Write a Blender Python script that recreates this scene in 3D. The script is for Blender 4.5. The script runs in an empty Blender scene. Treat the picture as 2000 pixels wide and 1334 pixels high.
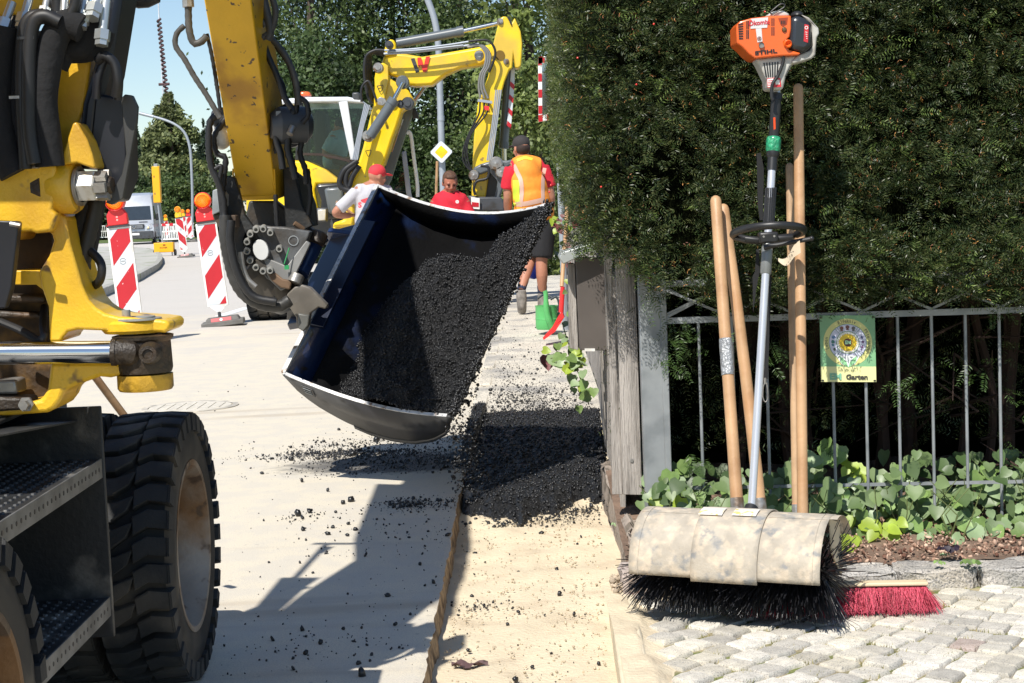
import bpy, bmesh, math, random
import numpy as np
from mathutils import Vector, Matrix
random.seed(7); rng = np.random.default_rng(11)
sc = bpy.context.scene
col = sc.collection
# ------------------------------------------------------------------ camera
F = 3200.0; CH = 1.3
cam = bpy.data.objects.new('camera', bpy.data.cameras.new('camera'))
cam.data.sensor_width = 36.0; cam.data.lens = 57.6
cam.data.clip_start = 0.05; cam.data.clip_end = 3000
cam.location = (0, 0, CH)
_R = Matrix.Rotation(math.pi/2 - math.atan(267/3200.), 3, 'X') @ Matrix.Rotation(-math.radians(2.3), 3, 'Z')
cam.rotation_euler = _R.to_euler()
col.objects.link(cam); sc.camera = cam
# ------------------------------------------------------------------ light
LD = Vector((0.33, 0.72, -1.0)).normalized()          # direction the sunlight travels
world = bpy.data.worlds.new('World'); sc.world = world; world.use_nodes = True
wn = world.node_tree; wn.nodes.clear()
sky = wn.nodes.new('ShaderNodeTexSky'); sky.sky_type = 'NISHITA'; sky.sun_disc = False
sky.sun_elevation = math.asin(-LD.z); sky.sun_rotation = math.atan2(-LD.x, -LD.y)
sky.air_density = 1.0; sky.dust_density = .15; sky.ozone_density = 2.6
bg = wn.nodes.new('ShaderNodeBackground'); bg.inputs[1].default_value = 0.105
wo = wn.nodes.new('ShaderNodeOutputWorld')
wn.links.new(sky.outputs[0], bg.inputs[0]); wn.links.new(bg.outputs[0], wo.inputs[0])
sl = bpy.data.lights.new('sun', 'SUN'); sl.energy = 5.0; sl.angle = math.radians(0.5); sl.color = (1.0, .955, .88)
so = bpy.data.objects.new('sun', sl); col.objects.link(so)
so.rotation_euler = LD.to_track_quat('-Z', 'Y').to_euler()
sc.view_settings.view_transform = 'Standard'; sc.view_settings.look = 'None'
sc.view_settings.exposure = 0.30; sc.view_settings.gamma = 1.0; sc.view_settings.use_curve_mapping = False
# ------------------------------------------------------------------ where a point of the photograph lies in the place
def ray(px, py): return _R @ Vector(((px-1000)/F, -(py-667)/F, -1.0))
def P(px, py, Y):
    d = ray(px, py); return Vector((0, 0, CH)) + d*(Y/d.y)
def G(px, py, z=0.0):
    d = ray(px, py); return Vector((0, 0, CH)) + d*((z-CH)/d.z)
def zz(ox, oy, s, pts): return [(ox+x/s, oy+y/s) for x, y in pts]
# ------------------------------------------------------------------ materials
MATS = {}
def M(name, c, rough=.6, metal=0., var=.15, vs=6., bump=0., bs=60., c2=None, s2=3., t2=.55, w2=.08, rnd=0., isl=0., spec=.5, coat=0., c3=None, s3=25., t3=.62, w3=.03, trans=0., emit=0., hue=None):
    if name in MATS: return MATS[name]
    m = bpy.data.materials.new(name); m.use_nodes = True; nt = m.node_tree; N = nt.nodes; L = nt.links
    b = N['Principled BSDF']; b.inputs['Roughness'].default_value = rough; b.inputs['Metallic'].default_value = metal
    b.inputs['Specular IOR Level'].default_value = spec; b.inputs['Coat Weight'].default_value = coat; b.inputs['Coat Roughness'].default_value = .1
    tc = N.new('ShaderNodeNewGeometry')
    def noise(s, det=5.):
        n = N.new('ShaderNodeTexNoise'); n.inputs['Scale'].default_value = s; n.inputs['Detail'].default_value = det
        L.new(tc.outputs['Position'], n.inputs['Vector']); return n.outputs['Fac']
    def ramp(src, t, w):
        r = N.new('ShaderNodeMapRange'); r.interpolation_type = 'SMOOTHSTEP'
        r.inputs['From Min'].default_value = t-w; r.inputs['From Max'].default_value = t+w; L.new(src, r.inputs['Value']); return r.outputs[0]
    def mix(f, a, bb):
        x = N.new('ShaderNodeMix'); x.data_type = 'RGBA'
        if isinstance(f, float): x.inputs[0].default_value = f
        else: L.new(f, x.inputs[0])
        for i, v in ((6, a), (7, bb)):
            if isinstance(v, tuple): x.inputs[i].default_value = (*v, 1)
            else: L.new(v, x.inputs[i])
        return x.outputs[2]
    def scl(csock, src, lo, hi):
        r = N.new('ShaderNodeMapRange'); r.inputs['To Min'].default_value = lo; r.inputs['To Max'].default_value = hi; L.new(src, r.inputs['Value'])
        h = N.new('ShaderNodeHueSaturation'); L.new(r.outputs[0], h.inputs['Value'])
        if isinstance(csock, tuple): h.inputs['Color'].default_value = (*csock, 1)
        else: L.new(csock, h.inputs['Color'])
        return h.outputs[0]
    cs = c
    if hue is not None: cs = mix(tc.outputs['Random Per Island'] if isl else noise(vs*2), c, hue)
    if c2 is not None: cs = mix(ramp(noise(s2), t2, w2), cs, c2)
    if c3 is not None: cs = mix(ramp(noise(s3, 3.), t3, w3), cs, c3)
    if var: cs = scl(cs, ramp(noise(vs), .5, .25), 1-var, 1+var)
    if isl: cs = scl(cs, tc.outputs['Random Per Island'], 1-isl, 1+isl)
    if rnd:
        oi = N.new('ShaderNodeObjectInfo'); cs = scl(cs, oi.outputs['Random'], 1-rnd, 1+rnd)
    if isinstance(cs, tuple): b.inputs['Base Color'].default_value = (*cs, 1)
    else: L.new(cs, b.inputs['Base Color'])
    if emit:
        b.inputs['Emission Color'].default_value = (*c, 1); b.inputs['Emission Strength'].default_value = emit
    if bump:
        bn = N.new('ShaderNodeBump'); bn.inputs['Strength'].default_value = bump; bn.inputs['Distance'].default_value = .01
        L.new(noise(bs, 8.), bn.inputs['Height']); L.new(bn.outputs[0], b.inputs['Normal'])
    if trans:
        t = N.new('ShaderNodeBsdfTranslucent'); mx = N.new('ShaderNodeMixShader'); mx.inputs[0].default_value = trans
        if isinstance(cs, tuple): t.inputs[0].default_value = (*cs, 1)
        else: L.new(cs, t.inputs[0])
        L.new(b.outputs[0], mx.inputs[1]); L.new(t.outputs[0], mx.inputs[2]); L.new(mx.outputs[0], N['Material Output'].inputs[0])
    MATS[name] = m; return m
def glass_mat(name, tint, a=.35):
    m = bpy.data.materials.new(name); m.use_nodes = True; N = m.node_tree.nodes; L = m.node_tree.links; N.remove(N['Principled BSDF'])
    t = N.new('ShaderNodeBsdfTransparent'); t.inputs[0].default_value = (*tint, 1)
    g = N.new('ShaderNodeBsdfGlossy'); g.inputs['Roughness'].default_value = .03
    fr = N.new('ShaderNodeFresnel'); fr.inputs[0].default_value = 1.5
    mx = N.new('ShaderNodeMixShader'); L.new(fr.outputs[0], mx.inputs[0]); L.new(t.outputs[0], mx.inputs[1]); L.new(g.outputs[0], mx.inputs[2])
    L.new(mx.outputs[0], N['Material Output'].inputs[0]); MATS[name] = m; return m
yel = M('yellow_paint', (.74, .43, .02), .38, var=.06, c2=(.5, .27, .02), s2=5, t2=.66, w2=.1, c3=(.16, .1, .05), s3=16, t3=.66, w3=.05, bump=.08, bs=90, coat=.3)
yel_cast = M('yellow_cast', (.78, .47, .02), .42, var=.08, c2=(.5, .26, .02), s2=4, t2=.62, w2=.15, c3=(.15, .08, .03), s3=14, t3=.66, w3=.04, bump=.16, bs=150, coat=.25)
yel_arm = M('yellow_arm_worn', (.70, .40, .012), .45, var=.06, c2=(.42, .21, .015), s2=3.5, t2=.58, w2=.1, c3=(.1, .06, .03), s3=26, t3=.665, w3=.02, bump=.12, bs=60)
yel2 = M('yellow_new', (.82, .56, .01), .34, var=.06, coat=.3, c2=(.66, .44, .05), s2=2.5, t2=.57, w2=.1, c3=(.3, .2, .06), s3=9, t3=.68, w3=.04)
rubber = M('rubber', (.015, .017, .019), .75, var=.25, vs=12, c2=(.07, .064, .055), s2=5, t2=.58, w2=.12, bump=.15, bs=150)
rubber_side = M('rubber_sidewall', (.017, .017, .017), .7, var=.2, c2=(.1, .085, .065), s2=5, t2=.6, w2=.15)
blackm = M('black_metal', (.012, .014, .018), .4, var=.2, coat=.2)
navy = M('dark_navy_metal', (.005, .007, .014), .4, var=.2, coat=.0)
chute = M('black_coated_steel', (.011, .012, .017), .42, var=.25, vs=3, c3=(.05, .045, .04), s3=8, t3=.66, w3=.08)
dgrey = M('dark_grey_metal', (.055, .06, .068), .45, var=.15, c2=(.03, .028, .025), s2=6, t2=.6, w2=.1)
stepm = M('step_steel', (.020, .022, .024), .5, var=.3, vs=5, c2=(.2, .19, .17), s2=6, t2=.64, w2=.1, bump=.15, bs=80)
treadm = M('step_tread_dusty', (.16, .16, .155), .5, metal=.3, var=.35, vs=14)
grime = M('greasy_iron', (.035, .024, .015), .5, var=.4, vs=12, bump=.8, bs=45, c2=(.09, .05, .025), s2=9, t2=.58, w2=.1)
rust = M('rusty_rim', (.30, .27, .23), .55, metal=.2, var=.2, vs=5, c2=(.17, .085, .03), s2=3.5, t2=.47, w2=.12, c3=(.08, .05, .03), s3=14, t3=.6, w3=.05, bump=.25, bs=60)
chrome = M('chrome', (.62, .63, .64), .13, metal=1, var=.05, c2=(.35, .3, .25), s2=12, t2=.66, w2=.05)
steel = M('worn_steel', (.34, .33, .31), .4, metal=.6, var=.2, vs=20, c2=(.2, .13, .08), s2=14, t2=.6, w2=.08, bump=.15)
galv = M('galvanised', (.30, .32, .33), .5, metal=.25, var=.08, vs=14, c2=(.22, .24, .25), s2=8, t2=.55, w2=.1)
hosem = M('black_hose', (.011, .011, .012), .5, var=.3, vs=20)
sleeve = M('textile_sleeve', (.009, .009, .010), .92, var=.3, vs=9, bump=.5, bs=38)
blue = M('blue_bucket_paint', (.006, .022, .085), .3, var=.2, coat=.5, c3=(.012, .012, .012), s3=12, t3=.63, w3=.04, bump=.2, bs=40)
bucket_in = M('bitumen_coated_shell', (.0045, .0045, .005), .7, spec=.12, var=.3, c2=(.005, .012, .04), s2=5, t2=.62, w2=.08, bump=.3, bs=70)  # bitumen coat, albedo lowered further to stand for shade inside the bucket
bucket_out = M('bucket_side_steel', (.028, .028, .032), .4, metal=.1, var=.25, vs=5, c2=(.085, .085, .085), s2=2.4, t2=.58, w2=.12, c3=(.02, .02, .02), s3=10, t3=.62, w3=.05)
edge_steel = M('worn_bright_edge', (.66, .66, .65), .35, metal=.25, var=.2, vs=40, c2=(.30, .2, .13), s2=18, t2=.62, w2=.05, c3=(.10, .11, .14), s3=60, t3=.69, w3=.05)
white = M('white_paint', (.80, .81, .80), .4, var=.04)
whitep = M('white_plastic', (.80, .80, .76), .45, var=.05, c2=(.62, .6, .55), s2=8, t2=.62, w2=.08)
redrefl = M('red_reflective', (.50, .018, .028), .4, var=.05, c3=(.75, .6, .6), s3=18, t3=.72, w3=.01)
whiterefl = M('white_reflective', (.62, .66, .70), .4, var=.03)
redplast = M('red_plastic', (.75, .035, .04), .35, var=.06, c3=(.8, .4, .4), s3=16, t3=.71, w3=.02)
orangelens = M('amber_lens', (.95, .28, .015), .25, var=.06, coat=.6)
orange = M('orange_plastic', (.80, .13, .02), .35, var=.04, coat=.3)
orange_yel = M('signal_yellow_orange', (.86, .42, .01), .45, var=.03)
recycled = M('recycled_plastic_foot', (.14, .135, .125), .8, var=.25, bump=.4)
blackp = M('black_plastic', (.018, .018, .019), .42, var=.15)
greyp = M('light_grey_plastic', (.52, .51, .47), .45, var=.12, vs=10, c2=(.34, .31, .27), s2=9, t2=.62, w2=.1)
wood_handle = M('ash_handle', (.50, .305, .16), .5, var=.14, vs=7, c2=(.40, .22, .105), s2=9, t2=.55, w2=.15, bump=.1)
wood_handle2 = M('ash_handle_pale', (.46, .30, .17), .55, var=.16, vs=9, c2=(.36, .23, .13), s2=12, t2=.56, w2=.12)
alum = M('aluminium_tube', (.60, .61, .64), .32, metal=.5, var=.05)
skin = M('skin', (.42, .185, .115), .55, var=.1)
hairm = M('hair_brown', (.085, .04, .022), .7, var=.4, vs=60)
redshirt = M('red_shirt', (.56, .012, .03), .85, var=.2, vs=9, bump=1., bs=9)
whiteshirt = M('pale_grey_shirt', (.47, .46, .49), .85, var=.06, vs=8, bump=1., bs=8)
redcap = M('red_cap', (.60, .035, .045), .8, var=.12)
greycap = M('dark_grey_cap', (.035, .03, .03), .85, var=.15)
vestor = M('orange_vest', (.95, .30, .03), .7, var=.15, vs=7, bump=1., bs=8)
vestye = M('yellow_vest', (.62, .75, .05), .7, var=.05)
vestrf = M('vest_reflective', (.66, .42, .33), .6, var=.1)
darkcloth = M('dark_cloth', (.012, .012, .014), .9, var=.2)
sock = M('navy_sock', (.03, .04, .08), .9)
shoem = M('grey_shoe', (.20, .18, .16), .8, var=.3, vs=25)
cabglass = glass_mat('cab_glass', (.60, .70, .66))
vanglass = M('van_windscreen', (.03, .04, .05), .08, var=.1, coat=.5)
# ------------------------------------------------------------------ mesh builder
def catmull(pts, n=6):
    pts = [Vector(p) for p in pts]
    if len(pts) < 3:
        return [pts[0].lerp(pts[1], i/n) for i in range(n+1)]
    q = [pts[0]*2-pts[1]]+pts+[pts[-1]*2-pts[-2]]; out = []
    for i in range(1, len(q)-2):
        for k in range(n):
            t = k/n; a, b, c, d = q[i-1], q[i], q[i+1], q[i+2]
            out.append(.5*((2*b)+(c-a)*t+(2*a-5*b+4*c-d)*t*t+(3*b-a-3*c+d)*t**3))
    out.append(q[-2]); return out
def frame(t):
    t = t.normalized(); up = Vector((0, 0, 1)) if abs(t.z) < .95 else Vector((1, 0, 0))
    u = t.cross(up).normalized(); return u, t.cross(u).normalized()
class MB:
    def __init__(s): s.V = []; s.F = []
    def add(s, V, Fc):
        o = len(s.V); s.V += [tuple(v) for v in V]; s.F += [tuple(i+o for i in f) for f in Fc]; return s
    def box(s, c, sz, rot=None, taper=1.0):
        c = Vector(c); hx, hy, hz = sz[0]/2, sz[1]/2, sz[2]/2
        V = [Vector((x*hx*(taper if z > 0 else 1), y*hy*(taper if z > 0 else 1), z*hz)) for z in (-1, 1) for y in (-1, 1) for x in (-1, 1)]
        if rot is not None: V = [rot @ v for v in V]
        return s.add([v+c for v in V], [(0, 2, 3, 1), (4, 5, 7, 6), (0, 1, 5, 4), (2, 6, 7, 3), (0, 4, 6, 2), (1, 3, 7, 5)])
    def tube(s, pts, r, n=12, cap=True, ell=None):
        pts = [Vector(p) for p in pts]; rr = r if isinstance(r, (list, tuple)) else [r]*len(pts); V = []; Fc = []
        pu = None
        for i, p in enumerate(pts):
            t = (pts[min(i+1, len(pts)-1)]-pts[max(i-1, 0)])
            if t.length < 1e-9: t = Vector((0, 0, 1))
            t.normalize()
            if pu is None: u, v = frame(t)
            else:
                u = (pu-t*pu.dot(t)); u.normalize(); v = t.cross(u)
            pu = u
            for k in range(n):
                a = 2*math.pi*k/n; V.append(p+(u*math.cos(a)+v*math.sin(a)*(ell or 1))*rr[i])
        for i in range(len(pts)-1):
            for k in range(n):
                k2 = (k+1) % n; Fc.append((i*n+k, i*n+k2, (i+1)*n+k2, (i+1)*n+k))
        if cap:
            Fc.append(tuple(range(n))[::-1]); Fc.append(tuple((len(pts)-1)*n+k for k in range(n)))
        return s.add(V, Fc)
    def hose(s, pts, r, n=10, ribs=0.0, step=.012):
        c = catmull(pts, 10); 
        if not ribs: return s.tube(c, r, n)
        L = [0.]
        for a, b in zip(c, c[1:]): L.append(L[-1]+(b-a).length)
        m = max(4, int(L[-1]/step)); out = []; j = 0
        for i in range(m+1):
            d = L[-1]*i/m
            while j < len(L)-2 and L[j+1] < d: j += 1
            out.append(c[j].lerp(c[j+1], (d-L[j])/max(1e-9, L[j+1]-L[j])))
        return s.tube(out, [r*(1+ribs*(1 if i % 2 else -1)) for i in range(m+1)], n)
    def cyl(s, a, b, r, n=24, r2=None): return s.tube([a, b], [r, r if r2 is None else r2], n)
    def lathe(s, prof, c, ax, n=32, a0=0, a1=2*math.pi):
        c = Vector(c); ax = Vector(ax).normalized(); u, v = frame(ax); V = []; Fc = []; full = abs(a1-a0-2*math.pi) < 1e-6
        m = n if full else n+1
        for (h, r) in prof:
            for k in range(m):
                a = a0+(a1-a0)*k/n; V.append(c+ax*h+(u*math.cos(a)+v*math.sin(a))*r)
        for i in range(len(prof)-1):
            for k in range(n):
                k2 = (k+1) % m; Fc.append((i*m+k, i*m+k2, (i+1)*m+k2, (i+1)*m+k))
        return s.add(V, Fc)
    def ball(s, c, r, n=12, m=8, rot=None):
        c = Vector(c); r = Vector(r) if hasattr(r, '__len__') else Vector((r, r, r)); V = []; Fc = []
        for j in range(m+1):
            ph = math.pi*j/m
            for k in range(n):
                a = 2*math.pi*k/n; q = Vector((r.x*math.sin(ph)*math.cos(a), r.y*math.sin(ph)*math.sin(a), r.z*math.cos(ph)))
                V.append(c+(rot @ q if rot is not None else q))
        for j in range(m):
            for k in range(n):
                k2 = (k+1) % n; Fc.append((j*n+k, (j+1)*n+k, (j+1)*n+k2, j*n+k2))
        return s.add(V, Fc)
    def prism(s, poly, ext, taper=None):
        """poly: 3-D outline, extruded by vector ext"""
        n = len(poly); A = [Vector(p) for p in poly]; ext = Vector(ext); Bv = [p+ext for p in A]
        nrm = Vector((0, 0, 0))
        for i in range(n): nrm += (A[i]-A[0]).cross(A[(i+1) % n]-A[0])
        if nrm.dot(ext) > 0: A.reverse(); Bv.reverse()
        return s.add(A+Bv, [tuple(range(n)), tuple(range(2*n-1, n-1, -1))]+[(i, i+n, (i+1) % n+n, (i+1) % n) for i in range(n)])
    def pprism(s, pts, Y, th, dY=None):
        """outline given where it shows in the photograph, standing at distance Y, th metres thick"""
        if dY is None: pl = [P(x, y, Y) for x, y in pts]
        else: pl = [P(x, y, Y+dY(x, y)) for x, y in pts]
        return s.prism(pl, (0, th, 0))
    def ico(s, c, r, jit=.2, sq=1.0):
        t = (1+5**.5)/2; V = [Vector(v).normalized() for v in ((-1, t, 0), (1, t, 0), (-1, -t, 0), (1, -t, 0), (0, -1, t), (0, 1, t), (0, -1, -t), (0, 1, -t), (t, 0, -1), (t, 0, 1), (-t, 0, -1), (-t, 0, 1))]
        V = [Vector((v.x, v.y, v.z*sq))*r*(1+random.uniform(-jit, jit))+Vector(c) for v in V]
        return s.add(V, ICOF)
ICOF = [(0, 11, 5), (0, 5, 1), (0, 1, 7), (0, 7, 10), (0, 10, 11), (1, 5, 9), (5, 11, 4), (11, 10, 2), (10, 7, 6), (7, 1, 8), (3, 9, 4), (3, 4, 2), (3, 2, 6), (3, 6, 8), (3, 8, 9), (4, 9, 5), (2, 4, 11), (6, 2, 10), (8, 6, 7), (9, 8, 1)]
OFF = {}
def finish(me, sm=35):
    if sm is not None:
        me.polygons.foreach_set('use_smooth', [True]*len(me.polygons)); me.set_sharp_from_angle(angle=math.radians(sm))
    me.update()
def tag(o, label=None, cat=None, group=None, kind=None):
    for k, v in (('label', label), ('category', cat), ('group', group), ('kind', kind)):
        if v: o[k] = v
    return o
def thing(name, label, cat, loc=(0, 0, 0), group=None, world_coords=True, rz=0.):
    o = bpy.data.objects.new(name, None); o.empty_display_size = .2; col.objects.link(o); o.location = loc; o.rotation_euler = (0, 0, rz)
    OFF[o.name] = Vector(loc) if world_coords else Vector((0, 0, 0)); return tag(o, label, cat, group)
def link(name, me, mat, parent=None, label=None, kind=None):
    o = bpy.data.objects.new(name, me); col.objects.link(o)
    if mat is not None and not me.materials: me.materials.append(mat)
    if parent is not None: o.parent = parent; OFF[o.name] = OFF[parent.name]
    else: OFF[o.name] = Vector((0, 0, 0))
    if label: o['label'] = label
    if kind: o['kind'] = kind
    return o
def part(name, mb, mat, parent=None, bev=0., sm=35, label=None, kind=None, seg=2):
    off = OFF[parent.name] if parent is not None else Vector((0, 0, 0))
    me = bpy.data.meshes.new(name); V = np.array([tuple(v) for v in mb.V], dtype=float)-np.array(off)
    me.from_pydata(V.tolist(), [], mb.F); finish(me, sm); o = link(name, me, mat, parent, label, kind)
    if bev:
        m = o.modifiers.new('bevel', 'BEVEL'); m.width = bev; m.segments = seg; m.limit_method = 'ANGLE'; m.angle_limit = math.radians(40); m.harden_normals = False
    return o
def solo(name, mb, mat, label=None, cat=None, group=None, kind=None, bev=0., sm=35):
    """a top-level thing that is one mesh: origin at its base"""
    V = np.array([tuple(v) for v in mb.V]); c = V.mean(0); c[2] = V[:, 2].min()
    me = bpy.data.meshes.new(name); me.from_pydata((V-c).tolist(), [], mb.F); finish(me, sm); o = link(name, me, mat); o.location = c
    OFF[o.name] = Vector(c)
    if bev:
        m = o.modifiers.new('bevel', 'BEVEL'); m.width = bev; m.segments = 2; m.limit_method = 'ANGLE'; m.angle_limit = math.radians(40)
    return tag(o, label, cat, group, kind)
def np_mesh(name, V, Fq, mat, parent=None, kind=None, sm=None, label=None):
    me = bpy.data.meshes.new(name); V = np.asarray(V, dtype=np.float32); Fq = np.asarray(Fq, dtype=np.int32); k = Fq.shape[1]
    if parent is not None: V = V-np.array(OFF[parent.name], dtype=np.float32)
    me.vertices.add(len(V)); me.vertices.foreach_set('co', V.ravel())
    me.loops.add(Fq.size); me.loops.foreach_set('vertex_index', Fq.ravel())
    me.polygons.add(len(Fq)); me.polygons.foreach_set('loop_start', np.arange(0, Fq.size, k, dtype=np.int32))
    try: me.polygons.foreach_set('loop_total', np.full(len(Fq), k, dtype=np.int32))
    except Exception: pass
    me.update(calc_edges=True); me.validate()
    if sm is not None: finish(me, sm)
    return link(name, me, mat, parent, label, kind)
def copy_tree(o, parent=None):
    c = o.copy(); col.objects.link(c); c.parent = parent
    for ch in [x for x in col.objects if x.parent == o]: copy_tree(ch, c)
    return c
def text_geo(txt, size, th=.001, bold=0.):
    cu = bpy.data.curves.new('t', 'FONT'); cu.body = txt; cu.size = size; cu.extrude = th; cu.offset = bold; cu.resolution_u = 3; cu.align_x = 'CENTER'; cu.align_y = 'CENTER'
    o = bpy.data.objects.new('t', cu); me = bpy.data.meshes.new_from_object(o); V = [v.co.copy() for v in me.vertices]; Fc = [tuple(p.vertices) for p in me.polygons]
    bpy.data.objects.remove(o); bpy.data.curves.remove(cu); bpy.data.meshes.remove(me); return V, Fc
def put_text(mb, txt, size, org, X, Yv, th=.001, bold=0., sx=1.0):
    X = Vector(X).normalized(); Yv = Vector(Yv).normalized(); Z = X.cross(Yv); V, Fc = text_geo(txt, size, th, bold)
    return mb.add([Vector(org)+X*v.x*sx+Yv*v.y+Z*v.z for v in V], Fc)
def vnoise(x, y, seed=0):
    def h(i, j): 
        n = np.sin(i*127.1+j*311.7+seed*74.7)*43758.5453; return n-np.floor(n)
    xi = np.floor(x); yi = np.floor(y); fx = x-xi; fy = y-yi; fx = fx*fx*(3-2*fx); fy = fy*fy*(3-2*fy)
    return (h(xi, yi)*(1-fx)+h(xi+1, yi)*fx)*(1-fy)+(h(xi, yi+1)*(1-fx)+h(xi+1, yi+1)*fx)*fy
def fbm(x, y, o=4, seed=0):
    return sum(vnoise(x*2**k, y*2**k, seed+k)*.5**k for k in range(o))/sum(.5**k for k in range(o))
_icoV = np.array([v for v in MB().ico((0, 0, 0), 1, 0).V]); _icoF = np.array(ICOF)
def crumbs(pts, sizes, flat=.8, jit=.28):
    n = len(pts); A = rng.normal(size=(n, 3, 3)); Q, _ = np.linalg.qr(A); s = rng.uniform(.6, 1.25, (n, 3)); s[:, 2] *= flat
    V = _icoV[None]*(1+rng.uniform(-jit, jit, (n, 12, 1)))*s[:, None, :]
    V = np.einsum('nij,nvj->nvi', Q, V)*np.asarray(sizes)[:, None, None]+np.asarray(pts)[:, None, :]
    Fc = _icoF[None]+12*np.arange(n)[:, None, None]; return V.reshape(-1, 3), Fc.reshape(-1, 3)
# ================================================================== ground
def ground_mat():
    m = bpy.data.materials.new('road_surface'); m.use_nodes = True; N = m.node_tree.nodes; L = m.node_tree.links; b = N['Principled BSDF']
    b.inputs['Roughness'].default_value = .85; g = N.new('ShaderNodeNewGeometry')
    def noise(s, d=6., r=.55):
        n = N.new('ShaderNodeTexNoise'); n.inputs['Scale'].default_value = s; n.inputs['Detail'].default_value = d; n.inputs['Roughness'].default_value = r; L.new(g.outputs['Position'], n.inputs['Vector']); return n.outputs['Fac']
    def mr(v, a, c, lo=0., hi=1.):
        r = N.new('ShaderNodeMapRange'); r.interpolation_type = 'SMOOTHSTEP'; r.inputs[1].default_value = a; r.inputs[2].default_value = c; r.inputs[3].default_value = lo; r.inputs[4].default_value = hi; L.new(v, r.inputs[0]); return r.outputs[0]
    def mat(op, a, c):
        r = N.new('ShaderNodeMath'); r.operation = op
        for i, v in ((0, a), (1, c)):
            if isinstance(v, (int, float)): r.inputs[i].default_value = v
            else: L.new(v, r.inputs[i])
        return r.outputs[0]
    def mix(f, a, c):
        x = N.new('ShaderNodeMix'); x.data_type = 'RGBA'; L.new(f, x.inputs[0])
        for i, v in ((6, a), (7, c)):
            if isinstance(v, tuple): x.inputs[i].default_value = (*v, 1)
            else: L.new(v, x.inputs[i])
        return x.outputs[2]
    sp = N.new('ShaderNodeSeparateXYZ'); L.new(g.outputs['Position'], sp.inputs[0])
    grain = noise(220, 3.); big = noise(.9); mid = noise(6.)
    asph = mix(mr(grain, .35, .65), (.42, .39, .355), (.62, .585, .53))
    asph = mix(mr(big, .42, .58), asph, (.53, .495, .45))
    dust = mix(mr(mid, .4, .6), (.68, .61, .48), (.61, .56, .47))
    dust = mix(mr(grain, .45, .62), dust, (.52, .48, .41))
    # sand dust lies on the road near the works and thins out further away
    reach = mat('ADD', mr(sp.outputs[1], 10., 26., 1., 0.), mat('MULTIPLY', mat('SUBTRACT', big, .5), 1.6))
    cs = mix(mr(reach, .15, .75), asph, dust)
    st_n = N.new('ShaderNodeTexNoise'); st_n.inputs['Scale'].default_value = 1.0; st_n.inputs['Detail'].default_value = 6.; smp = N.new('ShaderNodeMapping'); smp.inputs['Scale'].default_value = (.35, 2.6, 1); smp.inputs['Rotation'].default_value = (0, 0, .25); L.new(g.outputs['Position'], smp.inputs[0]); L.new(smp.outputs[0], st_n.inputs['Vector'])
    cs = mix(mr(st_n.outputs['Fac'], .60, .72, 0., .55), cs, (.40, .33, .25))
    cs = mix(mr(noise(38., 4., .6), .62, .72, 0., .6), cs, (.36, .33, .29))
    # dark tar dust round the spill
    d = N.new('ShaderNodeVectorMath'); d.operation = 'DISTANCE'; mp = N.new('ShaderNodeMapping'); mp.inputs['Location'].default_value = (.55*.85, -8.35*1.7, 0); mp.inputs['Scale'].default_value = (.85, 1.7, 1); L.new(g.outputs['Position'], mp.inputs[0]); L.new(mp.outputs[0], d.inputs[0])
    sp2 = mat('ADD', mr(d.outputs['Value'], .25, .95, 1., 0.), mat('MULTIPLY', mat('SUBTRACT', noise(14.), .5), .9))
    cs = mix(mr(sp2, .35, .95, 0., .85), cs, (.05, .05, .052))
    L.new(cs, b.inputs['Base Color'])
    bp = N.new('ShaderNodeBump'); bp.inputs['Strength'].default_value = .35; bp.inputs['Distance'].default_value = .006; L.new(noise(90, 8., .7), bp.inputs['Height']); L.new(bp.outputs[0], b.inputs['Normal'])
    return m
road_m = ground_mat()
sand_m = M('bedding_sand', (.66, .56, .40), .95, var=.08, vs=5, c2=(.58, .48, .34), s2=7, t2=.58, w2=.1, c3=(.45, .37, .26), s3=150, t3=.68, w3=.04, bump=.55, bs=70)
tar_m = M('hot_asphalt', (.009, .009, .010), .40, var=.4, vs=60, spec=.5, bump=1., bs=260)
crumb_m = M('asphalt_crumbs', (.010, .010, .011), .36, var=.2, isl=.4, spec=.6)
grass_m = M('verge_grass', (.09, .13, .03), .9, var=.3, vs=.4)
concrete = M('concrete_kerb', (.36, .35, .32), .85, var=.15, vs=6, bump=.3, bs=90, c2=(.2, .22, .12), s2=3, t2=.62, w2=.08)
# trench edges: X as a function of Y
def xl(Y): return np.interp(Y, [1.5, 4.4, 7.86, 9.05, 16.7, 40, 90], [-.31, -.285, -.262, -.215, -.07, .36, 1.3])
def xr(Y): return np.interp(Y, [1.5, 4.34, 5.35, 6.93, 10.46, 18.6, 40, 90], [.22, .255, .285, .36, .50, .60, 1.02, 2.1])
def zp(Y): return np.interp(Y, [1.5, 8.0, 9.2, 11, 17, 60], [-.085, -.075, .0, .04, .165, .2])   # footpath floor: trench first, rising behind
def zroad(X, Y): return 0.0*X
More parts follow.
